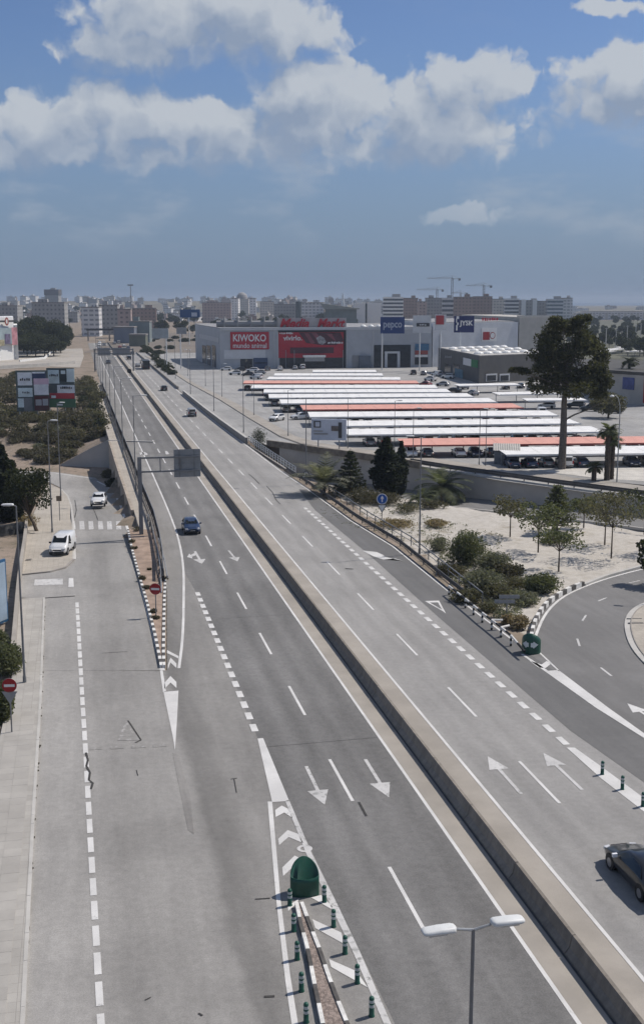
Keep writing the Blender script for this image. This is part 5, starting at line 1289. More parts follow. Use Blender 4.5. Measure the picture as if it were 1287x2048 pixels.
# left: cypress and tree behind the pavement, dark trees far left
p = PT(8, 1045); cypress('cypress_tree', 'very dark cypress with pointed top left of the paved corner', p, height_at(p, 895), 2.6, 21, None, 6500, size=.42)
p = PT(30, 1040); cypress('cypress_tree', 'lower dark cypress beside the pointed one', p, height_at(p, 925), 2.0, 22, None, 4200, size=.42)
p = PT(74, 1062, .19); tree('olive_tree', 'broad dark olive tree leaning over the paved corner', p, height_at(p, 935), 1.6, (3.0, 3.0, 2.9), F_DARK, 5200, .30, 23, .22, blobs=16, lean=(-1.0, 1.0))
p = PT(60, 1050, .19); shrub(p, (1.6, 1.6, 1.3), F_DRY, 700, .2, 24, 'dry brown bush under the olive tree', None, 'shrub')

def ground_cover():
    rg = random.Random(9); poly = [(870, 1120), (905, 1085), (960, 1095), (1010, 1130), (1060, 1160), (1080, 1185), (1050, 1215), (1020, 1245), (985, 1235), (940, 1200), (900, 1165)]
    cr = MB(); n = 0
    def ins(x, y):
        c = False; j = len(poly)-1
        for i in range(len(poly)):
            if (poly[i][1] > y) != (poly[j][1] > y) and x < (poly[j][0]-poly[i][0])*(y-poly[i][1])/(poly[j][1]-poly[i][1])+poly[i][0]: c = not c
            j = i
        return c
    while n < 330:
        x = rg.uniform(870, 1085); y = rg.uniform(1080, 1250)
        if not ins(x, y): continue
        p = PT(x, y); r = rg.uniform(.3, .7); leaves(cr, (p.x, p.y, p.z+r*.25), (r, r, r*.5), 34, .15, rg, .6, 1.3, .5); n += 1
    for k_ in range(420):
        x = rg.uniform(640, 1000); y = 975+(x-640)*.28+rg.uniform(-6, 62)
        if not (970 < y < 1120): continue
        p = PT(x, y); r = rg.uniform(.15, .42); leaves(cr, (p.x, p.y, p.z+r*.2), (r, r, r*.4), 9, .13, rg, .6, 1.3, .5)
    tag(cr.build('weeds', F_GREY), 'grey-green weeds spreading over the verge', None, None, 'stuff')
ground_cover()

# ================================================================== CAR PARK
M_CANW = mat('canopy_white', (.72, .715, .70), .7, .08, .5)
M_CANR = mat('canopy_red', (.62, .315, .255), .7, .08, .5)
M_CANEDGE = mat('canopy_edge_red', (.36, .10, .085), .7, .08, .5)
rows = [(1000, 902, 1420, 898, 0), (800, 884, 1420, 878, 1), (690, 864, 1195, 858, 0), (680, 847, 1148, 842, 0), (617, 829, 1105, 826, 0), (603, 815, 1035, 811, 1), (560, 803, 985, 800, 0), (537, 792, 940, 790, 0), (527, 782, 897, 781, 0),
        (503, 773, 872, 773, 0), (487, 764, 835, 764, 1), (535, 756, 800, 757, 0), (548, 749, 765, 749, 0), (625, 742, 752, 742, 0)]
ORD = ['first', 'second', 'third', 'fourth', 'fifth', 'sixth', 'seventh', 'eighth', 'ninth', 'tenth', 'eleventh', 'twelfth', 'thirteenth', 'fourteenth']
crnd = random.Random(11)
def canopy(xl, yl, xr, yr, red, label, depth=8.4, cars=True, ordn='', zc=2.15, group='car park canopies'):
    A = P(xl, yl, zc); B = P(xr, yr, zc); d = (B-A); d.z = 0; L = d.length; ang = math.atan2(d.y, d.x)
    t = thing('car_park_canopy', label, 'canopy', (A.x, A.y, 0), ang, group)
    m_ = M_CANR if red else M_CANW; rise = .10
    n = max(2, int(L/5.2)); pw = L/n
    me = MB().add([(.01, -depth/2, zc-rise-.06), (pw-.03, -depth/2, zc-rise-.06), (pw-.03, depth/2, zc+rise-.06), (.01, depth/2, zc+rise-.06), (.01, -depth/2, zc-rise), (pw-.03, -depth/2, zc-rise), (pw-.03, depth/2, zc+rise), (.01, depth/2, zc+rise)],
                   [(3, 2, 1, 0), (4, 5, 6, 7), (0, 1, 5, 4), (1, 2, 6, 5), (2, 3, 7, 6), (3, 0, 4, 7)]).mesh('roof_panel', m_)
    pm_ = MB().tube((0, 0, 0), (0, 0, zc-.1), .09, n=6).tube((0, 0, zc-.5), (0, -depth*.42, zc-rise-.12), .06, n=5).tube((0, 0, zc-.5), (0, depth*.42, zc+rise-.12), .06, n=5).mesh('post', M_STEEL)
    for i in range(n): obj('roof_panel', me, t, (i*pw, 0, 0))
    for i in range(n+1): obj('post', pm_, t, (min(max(i*pw, .15), L-.15), 0, 0))
    fa = MB().box((L/2, -depth/2-.03, zc-rise-.05), (L, .05, .28)).build('fascia', M_CANEDGE if red else M_CANW, t)
    if cars:
        nn = int(L/2.65)
        for i in range(nn):
            if crnd.random() < (.08 if ordn in ('first', 'second', 'third', 'fourth') else .24): continue
            col = crnd.choice(['white', 'white', 'silver', 'grey', 'grey', 'black', 'black', 'black', 'darkblue', 'darkblue', 'red', 'bronze']); kind = crnd.choice(['hatch', 'hatch', 'suv', 'sedan', 'van'] if ordn in ('first', 'second', 'third') else ['hatch', 'hatch', 'suv', 'sedan'])
            q = Vector((A.x, A.y, 0))+Vector((math.cos(ang), math.sin(ang), 0))*((i+.5)*2.65)+Vector((math.sin(ang), -math.cos(ang), 0))*(depth*.27+crnd.uniform(-.3, .3))
            small_car(kind, col, Vector((q.x, q.y, 0)), ang+(math.pi if crnd.random() < .6 else 0), '%s %s parked in the shade under the %s canopy row' % (col.replace('darkblue', 'dark blue'), {'hatch': 'hatchback', 'suv': 'tall car', 'van': 'van', 'sedan': 'saloon'}[kind], ordn), 'cars under the %s canopy row' % ordn)
    return t
for i, (a, b, c, d, r_) in enumerate(rows):
    canopy(a, b, c, d, r_, '%s car park canopy, the %s row counted from the retaining wall' % ('salmon red' if r_ else 'white', ORD[i]), 8.0 if i < 4 else 9.2, i < 11, ORD[i])
canopy(912, 770, 1035, 768, 0, 'short white canopy before the dark corner store', 5, False); canopy(990, 787, 1115, 785, 0, 'middle short white canopy between the pine and the dark store', 6, False); canopy(1048, 799, 1168, 798, 0, 'nearest short white canopy behind the pine trunk', 5, False)
# kiosk with sloped corrugated roof at the end of the first row
t = thing('trolley_shelter', 'small corrugated shelter at the end of the first canopy row', 'shelter', P(1012, 928), R(-8))
MB().prism([(-1.9, 0), (1.9, 0), (1.9, 3.2), (-1.9, 3.2)], 0, 2.0).build('wall', mat('shelter_wall', (.20, .21, .22), .7, .2, 1), t)
for i in range(12): MB().add([(-2.1+i*.35, -.4, 2.1), (-1.78+i*.35, -.4, 2.1), (-1.78+i*.35, 3.5, 2.75), (-2.1+i*.35, 3.5, 2.75), (-1.94+i*.35, -.4, 2.18), (-1.94+i*.35, 3.5, 2.83)], [(0, 4, 5, 3), (4, 1, 2, 5)]).build('roof_sheet', M_CONCL, t)
MB().box((.6, -.03, 1.0), (1.8, .05, 1.6)).build('poster', mat('poster_blue', (.05, .07, .16), .6, .5, 1.5), t)
# cars out in the open
g = 'cars parked in the open'
for i, (x, y, kind, col, a) in enumerate(((470, 750, 'suv', 'white', 90), (480, 742, 'hatch', 'black', 90), (495, 752, 'hatch', 'black', 90), (505, 744, 'suv', 'white', 80), (520, 748, 'hatch', 'silver', 80), (452, 741, 'hatch', 'white', 90), (512, 758, 'van', 'white', 60), (560, 741, 'suv', 'white', 0), (590, 739, 'hatch', 'silver', 0), (604, 738, 'van', 'white', 10), (535, 741, 'suv', 'grey', 0),
                                            (860, 762, 'suv', 'white', 40), (872, 752, 'van', 'white', 30), (885, 772, 'hatch', 'silver', 60), (846, 750, 'hatch', 'grey', 0), (826, 749, 'suv', 'black', 0), (895, 757, 'suv', 'white', 60), (850, 772, 'hatch', 'red', 40), (905, 785, 'sedan', 'black', 60), (925, 778, 'suv', 'grey', 20), (945, 790, 'hatch', 'silver', 20), (880, 742, 'suv', 'black', 0), (905, 744, 'hatch', 'white', 0),
                                            (1092, 816, 'hatch', 'white', 75), (1080, 830, 'van', 'white', 0), (1150, 815, 'suv', 'black', 70), (1178, 822, 'suv', 'black', 70), (1206, 815, 'suv', 'blue', 60), (1135, 800, 'sedan', 'grey', 60), (1226, 826, 'hatch', 'black', 60), (1262, 800, 'hatch', 'blue', 60), (1060, 780, 'hatch', 'silver', 0), (1010, 778, 'suv', 'black', 0), (1040, 776, 'hatch', 'black', 0))):
    small_car(kind, col, P(x, y)+Vector((0, 0, .0)), R(a), '%s %s parked in the open near the stores' % (col, {'hatch': 'hatchback', 'suv': 'tall car', 'van': 'van', 'sedan': 'saloon'}[kind]), g)

# ================================================================== STORES
def ray(x, y):
    v = Vector(((x-643.5)/FPX, -(y-1024)/FPX, -1)); v.rotate(cam.rotation_euler); return v.normalized()
def on_plane(x, y, A, B, off=0.0):
    """point where a pixel's sight line meets the vertical plane through A and B"""
    n = Vector((B.y-A.y, -(B.x-A.x), 0)).normalized()
    if n.dot(-A) < 0: n = -n
    o = Vector((0, 0, CAM_H)); d = ray(x, y); q = (A+n*off-o).dot(n)/d.dot(n); return o+d*q, n
def wallrect(parent, name, x0, y0, x1, y1, A, B, m, off=.05, thick=.1, zmin=0.0):
    a, n = on_plane(x0, y1, A, B, off); b, _ = on_plane(x1, y1, A, B, off); c, _ = on_plane(x0, y0, A, B, off)
    z0, z1 = max(zmin, a.z), c.z; a = Vector((a.x, a.y, 0)); b = Vector((b.x, b.y, 0)); k_ = n*thick
    vs = []
    for z in (z0, z1):
        for p in (a, b, b-k_, a-k_): vs.append((p.x, p.y, z))
    o = parent.location if parent else Vector((0, 0, 0))
    vs = [Vector(v)-Vector(o) for v in vs]
    return MB().add(vs, [(0, 3, 2, 1), (4, 5, 6, 7), (0, 1, 5, 4), (1, 2, 6, 5), (2, 3, 7, 6), (3, 0, 4, 7)]).build(name, m, parent)
def text_me(s, m, extrude=.05, shear=0.0, bold=0.0):
    cu = bpy.data.curves.new('lettering', 'FONT'); cu.body = s; cu.size = 1; cu.extrude = extrude; cu.align_x = 'LEFT'; cu.shear = shear; cu.offset = bold; cu.resolution_u = 3
    o = bpy.data.objects.new('tmp_text', cu); C.objects.link(o); bpy.context.view_layer.update()
    me = bpy.data.meshes.new_from_object(o.evaluated_get(bpy.context.evaluated_depsgraph_get())); bpy.data.objects.remove(o); me.materials.clear(); me.materials.append(m); return me
def lettering(parent, s, x0, y0, x1, y1, A, B, m, off=.2, shear=0.0, bold=.012):
    """lettering fitted between two pixel corners on a wall"""
    me = text_me(s, m, .04, shear, bold); xs = [v.co.x for v in me.vertices]; ys = [v.co.y for v in me.vertices]
    a, n = on_plane(x0, y1, A, B, off); b, _ = on_plane(x1, y1, A, B, off); c, _ = on_plane(x0, y0, A, B, off)
    u = (b-a); W_ = u.length; u.normalize(); H_ = c.z-a.z
    for v in me.vertices:
        fx = (v.co.x-min(xs))/(max(xs)-min(xs)); fy = (v.co.y-min(ys))/(max(ys)-min(ys))
        p = a+u*(fx*W_)+Vector((0, 0, fy*H_))+n*(v.co.z*1.5) - Vector(parent.location); v.co = p
    return obj('lettering', me, parent)
def scribble(parent, x0, y0, x1, y1, A, B, m, off, n=6, seed=1):
    """unreadable small print: a row of uneven strokes"""
    rg = random.Random(seed); w_ = (x1-x0)/n
    for i in range(n):
        a_ = x0+i*w_+w_*.08; b_ = a_+w_*rg.uniform(.5, .82); wallrect(parent, 'print_stroke', a_, y0+(y1-y0)*rg.uniform(0, .3), b_, y1-(y1-y0)*rg.uniform(0, .2), A, B, m, off, .06)
def facade(name, base, floor=3.1, bay=3.4, glass=(.05, .055, .065), wfrac=.45, hfrac=.42, var=.08):
    """far facade: rows of window openings as a pattern"""
    if name in MATS: return MATS[name]
    m = bpy.data.materials.new(name); m.use_nodes = True; k = NT(m.node_tree); b = k.n['Principled BSDF']; b.inputs['Roughness'].default_value = .85; b.inputs['Specular IOR Level'].default_value = .2
    tc = k.new('ShaderNodeTexCoord'); sp = k.new('ShaderNodeSeparateXYZ'); k.put(sp.inputs[0], tc.outputs['Object'])
    geo = k.new('ShaderNodeNewGeometry'); ns = k.new('ShaderNodeSeparateXYZ'); k.put(ns.inputs[0], geo.outputs['Normal'])
    u = k.math('ADD', sp.outputs[0], sp.outputs[1]); fx = k.math('FRACT', k.math('DIVIDE', u, bay)); fz = k.math('FRACT', k.math('DIVIDE', sp.outputs[2], floor))
    wx = k.math('LESS_THAN', k.math('ABSOLUTE', k.math('SUBTRACT', fx, .5)), wfrac/2); wz = k.math('LESS_THAN', k.math('ABSOLUTE', k.math('SUBTRACT', fz, .55)), hfrac/2)
    f = k.math('MULTIPLY', k.math('MULTIPLY', wx, wz), k.math('LESS_THAN', k.math('ABSOLUTE', ns.outputs[2]), .5))
    n = k.rng(k.noise(tc.outputs['Object'], .15, 4, .6), .3, .7); c = k.mix(n, tuple(q*(1-var) for q in base), tuple(q*(1+var) for q in base))
    k.put(b.inputs['Base Color'], k.mix(f, c, glass)); MATS[name] = m; return m
M_MALL = mat('mall_cladding', (.40, .415, .435), .7, .06, .3); M_MALLB = mat('mall_band', (.50, .505, .51), .7, .06, .4); M_ROOFG = mat('roof_grey', (.26, .26, .262), .85, .12, .2)
M_ADRED = mat('ad_red', (.40, .022, .036), .6, .08, .4); M_ADDARK = mat('ad_dark', (.085, .028, .036), .6, .2, .3); M_SHOPDARK = mat('shop_glass', (.03, .034, .04), .2, .3, .6); M_PALE = mat('pale_panel', (.56, .57, .58), .7, .05, .5)
def prism_thing(root, plan, z0, z1, m, name='wall'): return MB().prism([Vector(p)-root.location for p in plan], z0, z1).build(name, m, root)
A = P(440, 738); B = P(862, 734); A2 = P(398, 722)
back = Vector((B.x-A.x, B.y-A.y, 0)).normalized(); bn = Vector((-back.y, back.x, 0))
mall = thing('electronics_store', 'grey box store with red glazed front and red roof lettering', 'store', A)
HM = on_plane(440, 657, A, B)[0].z
prism_thing(mall, [A, B, B+bn*75, A2+bn*25, A2], -.05, HM, M_MALL)
prism_thing(mall, [A+bn*1, B+bn*1, B+bn*74, A2+bn*24, A2+bn*1.2], HM+.003, HM+.25, M_ROOFG, 'roof')
wallrect(mall, 'parapet_band', 440, 655, 862, 661, A, B, M_MALLB, .25, .5)
for x in (548, 555, 692, 745): wallrect(mall, 'pilaster', x, 661, x+1.6, 737, A, B, M_MALLB, .3, .35)
kp = wallrect(mall, 'fascia_sign', 461, 664, 538, 699, A, B, M_ADRED, .35, .3)
lettering(mall, 'KIWOKO', 466, 668.5, 532, 683, A, B, M_SWHITE, .42, 0, .02); lettering(mall, 'mundo animal', 466, 686, 533, 696, A, B, M_SWHITE, .42, 0, .01)
wallrect(mall, 'pale_panel', 448, 700, 531, 718, A, B, M_PALE, .2, .2)
wallrect(mall, 'doorway', 481, 718, 505, 738, A, B, M_SHOPDARK, .25, .2)
q = wallrect(mall, 'shutter', 507, 716, 535, 738, A, B, mat('shutter_blue', (.055, .085, .15), .6, .1, .5), .4, .4); wallrect(mall, 'shutter_gap', 508, 725, 534, 727, A, B, M_SHOPDARK, .55, .12)
wallrect(mall, 'red_glazing', 557, 663, 690, 716, A, B, M_ADRED, .15, .2)
wallrect(mall, 'frame', 556, 661, 691, 664.5, A, B, M_BLACK, .5, .5); wallrect(mall, 'frame', 687, 664, 690.5, 737, A, B, M_BLACK, .5, .4)
M_ADPINK = mat('ad_swirl', (.22, .07, .085), .6, .2, .3)
def swirl(px, m, off):
    pts = [on_plane(x, y, A, B, off)[0]-mall.location for x, y in px]; return MB().add(pts, [tuple(range(len(pts)))]).build('ad_shape', m, mall)
swirl([(597, 665), (680, 665), (687, 681), (672, 690), (640, 690), (612, 686)], M_ADDARK, .19)
swirl([(608, 666), (616, 666), (630, 686), (622, 688)], M_ADPINK, .23); swirl([(622, 665.5), (632, 665.5), (640, 676), (634, 680)], M_ADPINK, .23); swirl([(650, 667), (664, 668), (672, 684), (662, 676)], M_ADPINK, .23)
swirl([(632, 676), (640, 671), (648, 676), (652, 684), (644, 690), (636, 686)], mat('ad_grey', (.30, .29, .29), .6, .4, 1), .25)
wallrect(mall, 'ad_band', 580, 695, 667, 707, A, B, M_ADDARK, .22, .1)
lettering(mall, 'vivirlo.', 566, 671, 604, 681, A, B, M_SWHITE, .35, 0, .02); scribble(mall, 558.5, 664.6, 586, 668.5, A, B, M_SWHITE, .4, 8, 1)
scribble(mall, 655, 683, 686, 687.5, A, B, M_SWHITE, .4, 9, 2)
wallrect(mall, 'shop_front', 559, 715, 688, 738, A, B, M_SHOPDARK, .12, .1)
pc_ = wallrect(mall, 'entrance_canopy', 607, 711, 651, 715, A, B, M_WPAINT, 3.0, 3.0); wallrect(mall, 'entrance_canopy_sign', 609, 715, 649, 723, A, B, M_SGREY, 2.6, .3)
for x in (571, 588, 685): wallrect(mall, 'mullion', x, 700, x+1, 737, A, B, M_SGREY, .3, .2)
wallrect(mall, 'shop_front', 747, 690, 820, 738, A, B, M_SHOPDARK, .2, .2)
for (x0, y0, x1, y1) in ((769, 703, 799, 707), (769, 707, 774, 737), (794, 707, 799, 737)): wallrect(mall, 'portal', x0, y0, x1, y1, A, B, M_PALE, .9, .8)
wallrect(mall, 'poster', 829, 688, 857, 701, A, B, mat('poster_sky', (.06, .16, .27), .6, .2, .6), .3, .1); wallrect(mall, 'poster', 829, 701, 855, 709, A, B, mat('poster_red', (.30, .07, .06), .6, .1, .6), .3, .1); wallrect(mall, 'poster', 829, 710, 854, 714, A, B, M_SWHITE, .3, .1); wallrect(mall, 'doorway', 829, 715, 855, 729, A, B, M_SHOPDARK, .3, .1)
wallrect(mall, 'service_door', 704, 711, 719, 736, A, B, M_ROOFG, .3, .1); wallrect(mall, 'service_box', 718, 712, 741, 737, A, B, mat('box_bluegrey', (.12, .14, .17), .6, .1, .5), 1.4, 1.2)
for x in (405, 414, 424): wallrect(mall, 'side_glazing', x, 690, x+7, 733, A2, A, M_SHOPDARK, .2, .1)
wallrect(mall, 'side_glazing', 399, 668, 437, 676, A2, A, M_MALLB, .2, .1)
# letters standing on the roof with their frame
rl = thing('roof_sign', 'red script lettering standing on the electronics store roof', 'sign', Vector((A.x+22, A.y+1, HM)))
wallrect(rl, 'frame', 556, 636, 692, 657, A, B, mat('frame_pale', (.40, .385, .38), .7, .1, .4), -1.2, .15)
for s, x0, x1 in (('Media', 559, 618), ('Markt', 634, 690)): lettering(rl, s, x0, 637, x1, 656, A, B, M_ADRED, -.6, .35, .03)
# rooftop ducts and skylights
pl_ = thing('roof_plant', 'long grey duct with hoops on the electronics store roof', 'roof duct', A+bn*14+Vector((0, 0, HM+.2)))
MB().tube((0, 0, 1.2), (27, 0, 1.2), 1.3, n=10).build('duct', M_ROOFG, pl_)
for x in (3, 8, 13, 18, 23): MB().box((x, 0, 1.9), (.5, 3.2, 3.8)).build('hoop', M_SGREY, pl_)
for i, x in enumerate((28, 38, 55, 58, 61, 64, 67, 70)):
    q = thing('skylight', 'white skylight dome on the electronics store roof', 'skylight', A+back*x+bn*7+Vector((0, 0, HM+.2)), 0, 'skylights of the electronics store'); MB().lathe([(1.1, 0), (1.1, .3), (.8, .65), (.3, .85), (0, .9)], 10).build('dome', M_WPAINT, q)
# second store, pale cladding, then beige block
B2 = P(1033, 728); D2 = P(1118, 726)
st2 = thing('furniture_store', 'light grey box store with white and red poster', 'store', B)
H2 = on_plane(950, 645, B, B2)[0].z
prism_thing(st2, [B+Vector((.3, 0, 0)), B2, B2+bn*80, B+bn*80+Vector((.3, 0, 0))], -.05, H2, mat('cladding_pale', (.54, .555, .575), .7, .06, .3))
prism_thing(st2, [B+bn*2+Vector((2, 0, 0)), B2+bn*2, B2+bn*78, B+bn*78], H2+.003, H2+.3, M_ROOFG, 'roof')
wallrect(st2, 'poster', 962, 656, 992, 683, B, B2, M_SWHITE, .3, .2); wallrect(st2, 'poster_red', 965, 664, 978, 680, B, B2, M_RED, .4, .1)
ctr, nn_ = on_plane(984, 671, B, B2, .45); 
dm = MB(); u_ = Vector((-nn_.y, nn_.x, 0))
dm.add([ctr+u_*(1.35*math.cos(a))+Vector((0, 0, 1.35*math.sin(a)))-st2.location for a in [i*math.pi/9 for i in range(18)]], [tuple(range(18))]); dm.build('poster_disc', M_RED, st2)
dm = MB(); dm.add([ctr+nn_*.05+u_*(1.05*math.cos(a))+Vector((0, 0, 1.05*math.sin(a)))-st2.location for a in [i*math.pi/9 for i in range(18)]], [tuple(range(18))]); dm.build('poster_disc_inner', M_SWHITE, st2)
wallrect(st2, 'pipe', 878, 668, 879, 700, B, B2, M_SGREY, .3, .2)
st3 = thing('beige_store', 'beige block with four small dark windows behind the pine', 'store', B2)
H3 = on_plane(1070, 634, B2, D2)[0].z
prism_thing(st3, [B2+Vector((.4, 0, 0)), D2, D2+bn*80, B2+bn*80], -.05, H3, mat('beige_render', (.42, .40, .36), .8, .08, .3))
for x in (1037, 1046):
    for y in (645, 663): wallrect(st3, 'window', x, y, x+5.5, y+4.5, B2, D2, M_SHOPDARK, .1, .1)
wallrect(st3, 'roof_band', 1034, 631, 1110, 634, B2, D2, M_CONCL, .2, .5)
lt = thing('roof_sign', 'small red lettering on the pale store roof edge', 'sign', B2+Vector((-8, 0, H2))); scribble(lt, 963, 634, 996, 642, B, B2, M_ADRED, -2, 7, 3)
# dark corner store
E1 = P(875, 743); F1 = P(957, 767); G1 = P(1092, 759)
ds = thing('corner_store', 'dark grey corner store with rows of white skylights', 'store', F1)
M_DST = mat('dark_cladding', (.105, .102, .098), .7, .1, .4); HD = on_plane(957, 712, E1, F1)[0].z
dirE = (E1-F1); dirG = (G1-F1)
prism_thing(ds, [F1, G1, G1+dirE, E1], -.05, HD, M_DST); prism_thing(ds, [F1+(dirE+dirG)*.01, G1+dirE*.01, G1+dirE*.99, E1+dirG*.01], HD+.003, HD+.2, M_CONCL, 'roof')
me = MB().lathe([(1.5, 0), (1.5, .25), (1.1, .6), (.4, .8), (0, .85)], 10).mesh('skylight', M_WPAINT)
for i in range(7):
    for j in range(3): obj('skylight', me, ds, dirG*(.08+.135*i)+dirE*(.14+.3*j)+Vector((0, 0, HD+.2)))
for x in (888, 905): wallrect(ds, 'shop_window', x, 727, x+12, 752 if x < 900 else 757, E1, F1, M_SHOPDARK, .1, .1)
wallrect(ds, 'poster', 908, 736, 924, 758, E1, F1, mat('poster_teal', (.10, .20, .26), .6, .3, .8), .2, .1); wallrect(ds, 'fascia_sign', 925, 715, 941, 729, E1, F1, M_SWHITE, .2, .1); wallrect(ds, 'fascia_sign', 941, 718, 954, 733, E1, F1, mat('shop_green', (.02, .17, .06), .6, .1, 1), .2, .1); scribble(ds, 889, 711, 903, 716, E1, F1, M_SGREY, .2, 5, 4)
for x0, x1 in ((971, 993), (998, 1018)): wallrect(ds, 'shop_window', x0, 748, x1, 763, F1, G1, M_PALE, .15, .1); wallrect(ds, 'pane', x0+2, 751, x1-2, 762, F1, G1, M_SHOPDARK, .22, .08)
# store at the right edge
A4 = P(1196, 801); B4 = P(1300, 812)
s4 = thing('beige_store', 'low beige store with dark roof and blue poster beside the slim palm', 'store', A4)
H4 = on_plane(1215, 746, A4, B4)[0].z
prism_thing(s4, [A4, B4, B4+Vector((14, 55, 0)), A4+Vector((4, 55, 0))], -.05, H4, mat('beige_wall', (.40, .375, .34), .8, .1, .3)); prism_thing(s4, [A4+Vector((-.6, -.6, 0)), B4+Vector((.6, -.6, 0)), B4+Vector((15, 56, 0)), A4+Vector((3, 56, 0))], H4+.003, H4+.8, mat('dark_roof', (.075, .072, .066), .8, .2, .3), 'roof')
wallrect(s4, 'poster', 1243, 754, 1266, 778, A4, B4, mat('poster_violet', (.06, .075, .20), .6, .35, .6), .2, .1); wallrect(s4, 'pillar', 1284, 735, 1299, 806, A4, B4, M_RED, .8, .8)
for i in range(6):
    p = P(1205+i*16, 701-(i % 2)*6); canopy(1195+i*20, 703-(i % 3)*4, 1222+i*20, 701-(i % 3)*4, 0, 'small white far canopy on the lot behind the low beige store', 5, False, '', 2.15, 'small far canopies')

# ================================================================== PYLON SIGNS AND BILLBOARDS
def pylon(label, bx, by, x0, y0, x1, y1, m, poles=1, cat='sign', name='pylon_sign', tilt=0.0):
    p = P(bx, by); t = thing(name, label, cat, p); a = Vector((p.x-1, p.y, 0)); b = Vector((p.x+1, p.y+tilt, 0))
    wallrect(t, 'panel', x0, y0, x1, y1, a, b, m, .2, .6)
    zt = on_plane(x0, y1, a, b)[0].z
    for k_ in range(poles):
        xx = (0 if poles == 1 else (on_plane(x0+(x1-x0)*(.2+.6*k_), y1, a, b)[0].x-p.x)); MB().tube((xx, 0, 0), (xx, 0, zt+.3), .22 if poles == 1 else .1, n=8).build('post', M_STEEL if poles > 1 else M_WPAINT, t)
    return t, a, b
t, a, b = pylon('dark blue pylon sign with white lettering on a pale mast', 763, 740, 760, 634, 808, 667, mat('pylon_blue', (.018, .045, .16), .5, .1, .4)); lettering(t, 'pepco', 766, 645, 803, 660, a, b, mat('pylon_pale', (.38, .42, .5), .5, .05, 2), .3, 0, .02)
t, a, b = pylon('plain white pylon sign with a small dark strip', 838, 742, 825, 631, 861, 666, M_PALE); wallrect(t, 'strip', 832, 646, 858, 653, a, b, M_DARK, .4, .1); scribble(t, 838, 647.5, 852, 651.5, a, b, M_PALE, .5, 4, 5)
t, a, b = pylon('rounded red pylon sign on a white backing', 879, 744, 869, 629, 891, 660, M_PALE)
for y in (633, 639, 645): wallrect(t, 'red_bar', 871, y-2, 887, y+4, a, b, mat('pylon_red', (.36, .04, .045), .5, .05, 2), .4, .1)
t, a, b = pylon('navy blue sign with white letters and bird shape above the pale wall', 918, 744, 907, 632, 947, 665, mat('pylon_navy', (.014, .022, .10), .5, .06, .4)); lettering(t, 'JYSK', 918, 641, 945, 654, a, b, M_SWHITE, .35, 0, .03)
wallrect(t, 'emblem', 911, 637, 913, 645, a, b, M_SWHITE, .35, .1); wallrect(t, 'emblem', 913, 645, 916, 650, a, b, M_SWHITE, .35, .1); wallrect(t, 'emblem', 911, 650, 914, 661, a, b, M_SWHITE, .35, .1); wallrect(t, 'emblem', 912, 632.5, 917, 638, a, b, M_SWHITE, .35, .1)
M_BBFACE = mat('billboard_bluegrey', (.48, .52, .60), .6, .08, .5)
t, a, b = pylon('grey-blue billboard on two legs between service road and canopies', 652, 899, 622, 838, 692, 880, M_BBFACE, 2, 'billboard', 'billboard', -.25); wallrect(t, 'picture', 627, 842, 641, 855, a, b, M_DARK, .3, .1); wallrect(t, 'picture', 630, 844, 639, 853, a, b, M_BBFACE, .4, .1)
wallrect(t, 'picture', 676, 845, 683, 876, a, b, M_DARK, .3, .1); wallrect(t, 'text_line', 627, 861, 645, 863, a, b, M_SGREY, .3, .1); wallrect(t, 'text_line', 627, 866, 655, 869, a, b, M_SGREY, .3, .1); wallrect(t, 'picture', 662, 852, 676, 862, a, b, mat('pic_brown', (.14, .12, .11), .7, .4, 1), .3, .1)
t, a, b = pylon('pale billboard on a mast left of the electronics store', 334, 737, 304, 657, 337, 677, mat('bb_pale', (.33, .36, .37), .6, .15, .4), 1, 'billboard', 'billboard')
t, a, b = pylon('small plain billboard beside the pale billboard on its mast', 362, 737, 353, 655, 373, 668, M_SGREY, 1, 'billboard', 'billboard')
t, a, b = pylon('blue billboard rising far behind the bare field', 379, 690, 360, 619, 400, 635, mat('bb_blue', (.02, .07, .19), .6, .1, .3), 1, 'billboard', 'billboard'); wallrect(t, 'picture', 383, 625, 394, 633, a, b, M_BBFACE, .4, .1)
# hoardings left of the main road
def hoarding(label, bx, by, x0, x1, ytop, ybot, panels, tilt):
    p = P(bx, by); t = thing('hoarding', label, 'billboard', p); a = Vector((p.x-1, p.y, 0)); b = Vector((p.x+1, p.y+tilt, 0))
    wallrect(t, 'backing', x0, ytop, x1, ybot, a, b, mat('hoarding_back', (.10, .13, .125), .7, .15, .5), .1, .3)
    for k_ in range(4):
        q = on_plane(x0+(x1-x0)*(.08+.28*k_), ybot, a, b, -.3)[0]; MB().tube((q.x-p.x, q.y-p.y, -.5), (q.x-p.x, q.y-p.y, q.z+2), .14, n=6).build('post', M_STEEL, t)
    for i, (c0, d0, c1, d1, col) in enumerate(panels): wallrect(t, 'poster', c0, d0, c1, d1, a, b, mat('poster_%02x%02x%02x' % tuple(int(v*255) for v in col), col, .6, .12, .5), .25+.03*i, .1)
    return t, a, b
teal = (.66, .75, .75); pw = (.80, .83, .85)
t, a, b = hoarding('stack of pale posters with a pink one on the left hoarding', 70, 836, 35, 99, 741, 823, [(36, 745, 65, 771, pw), (65, 745, 92, 760, (.05, .07, .14)), (65, 744, 90, 747, pw), (68, 757, 98, 772, (.72, .52, .60)), (69, 769, 98, 790, (.75, .75, .76)), (37, 776, 66, 794, teal), (37, 797, 49, 815, teal), (49, 796, 66, 822, (.20, .20, .20)), (70, 792, 99, 821, (.10, .03, .03)), (72, 799, 84, 811, (.40, .38, .38)), (86, 798, 97, 811, (.45, .44, .44))], .3)
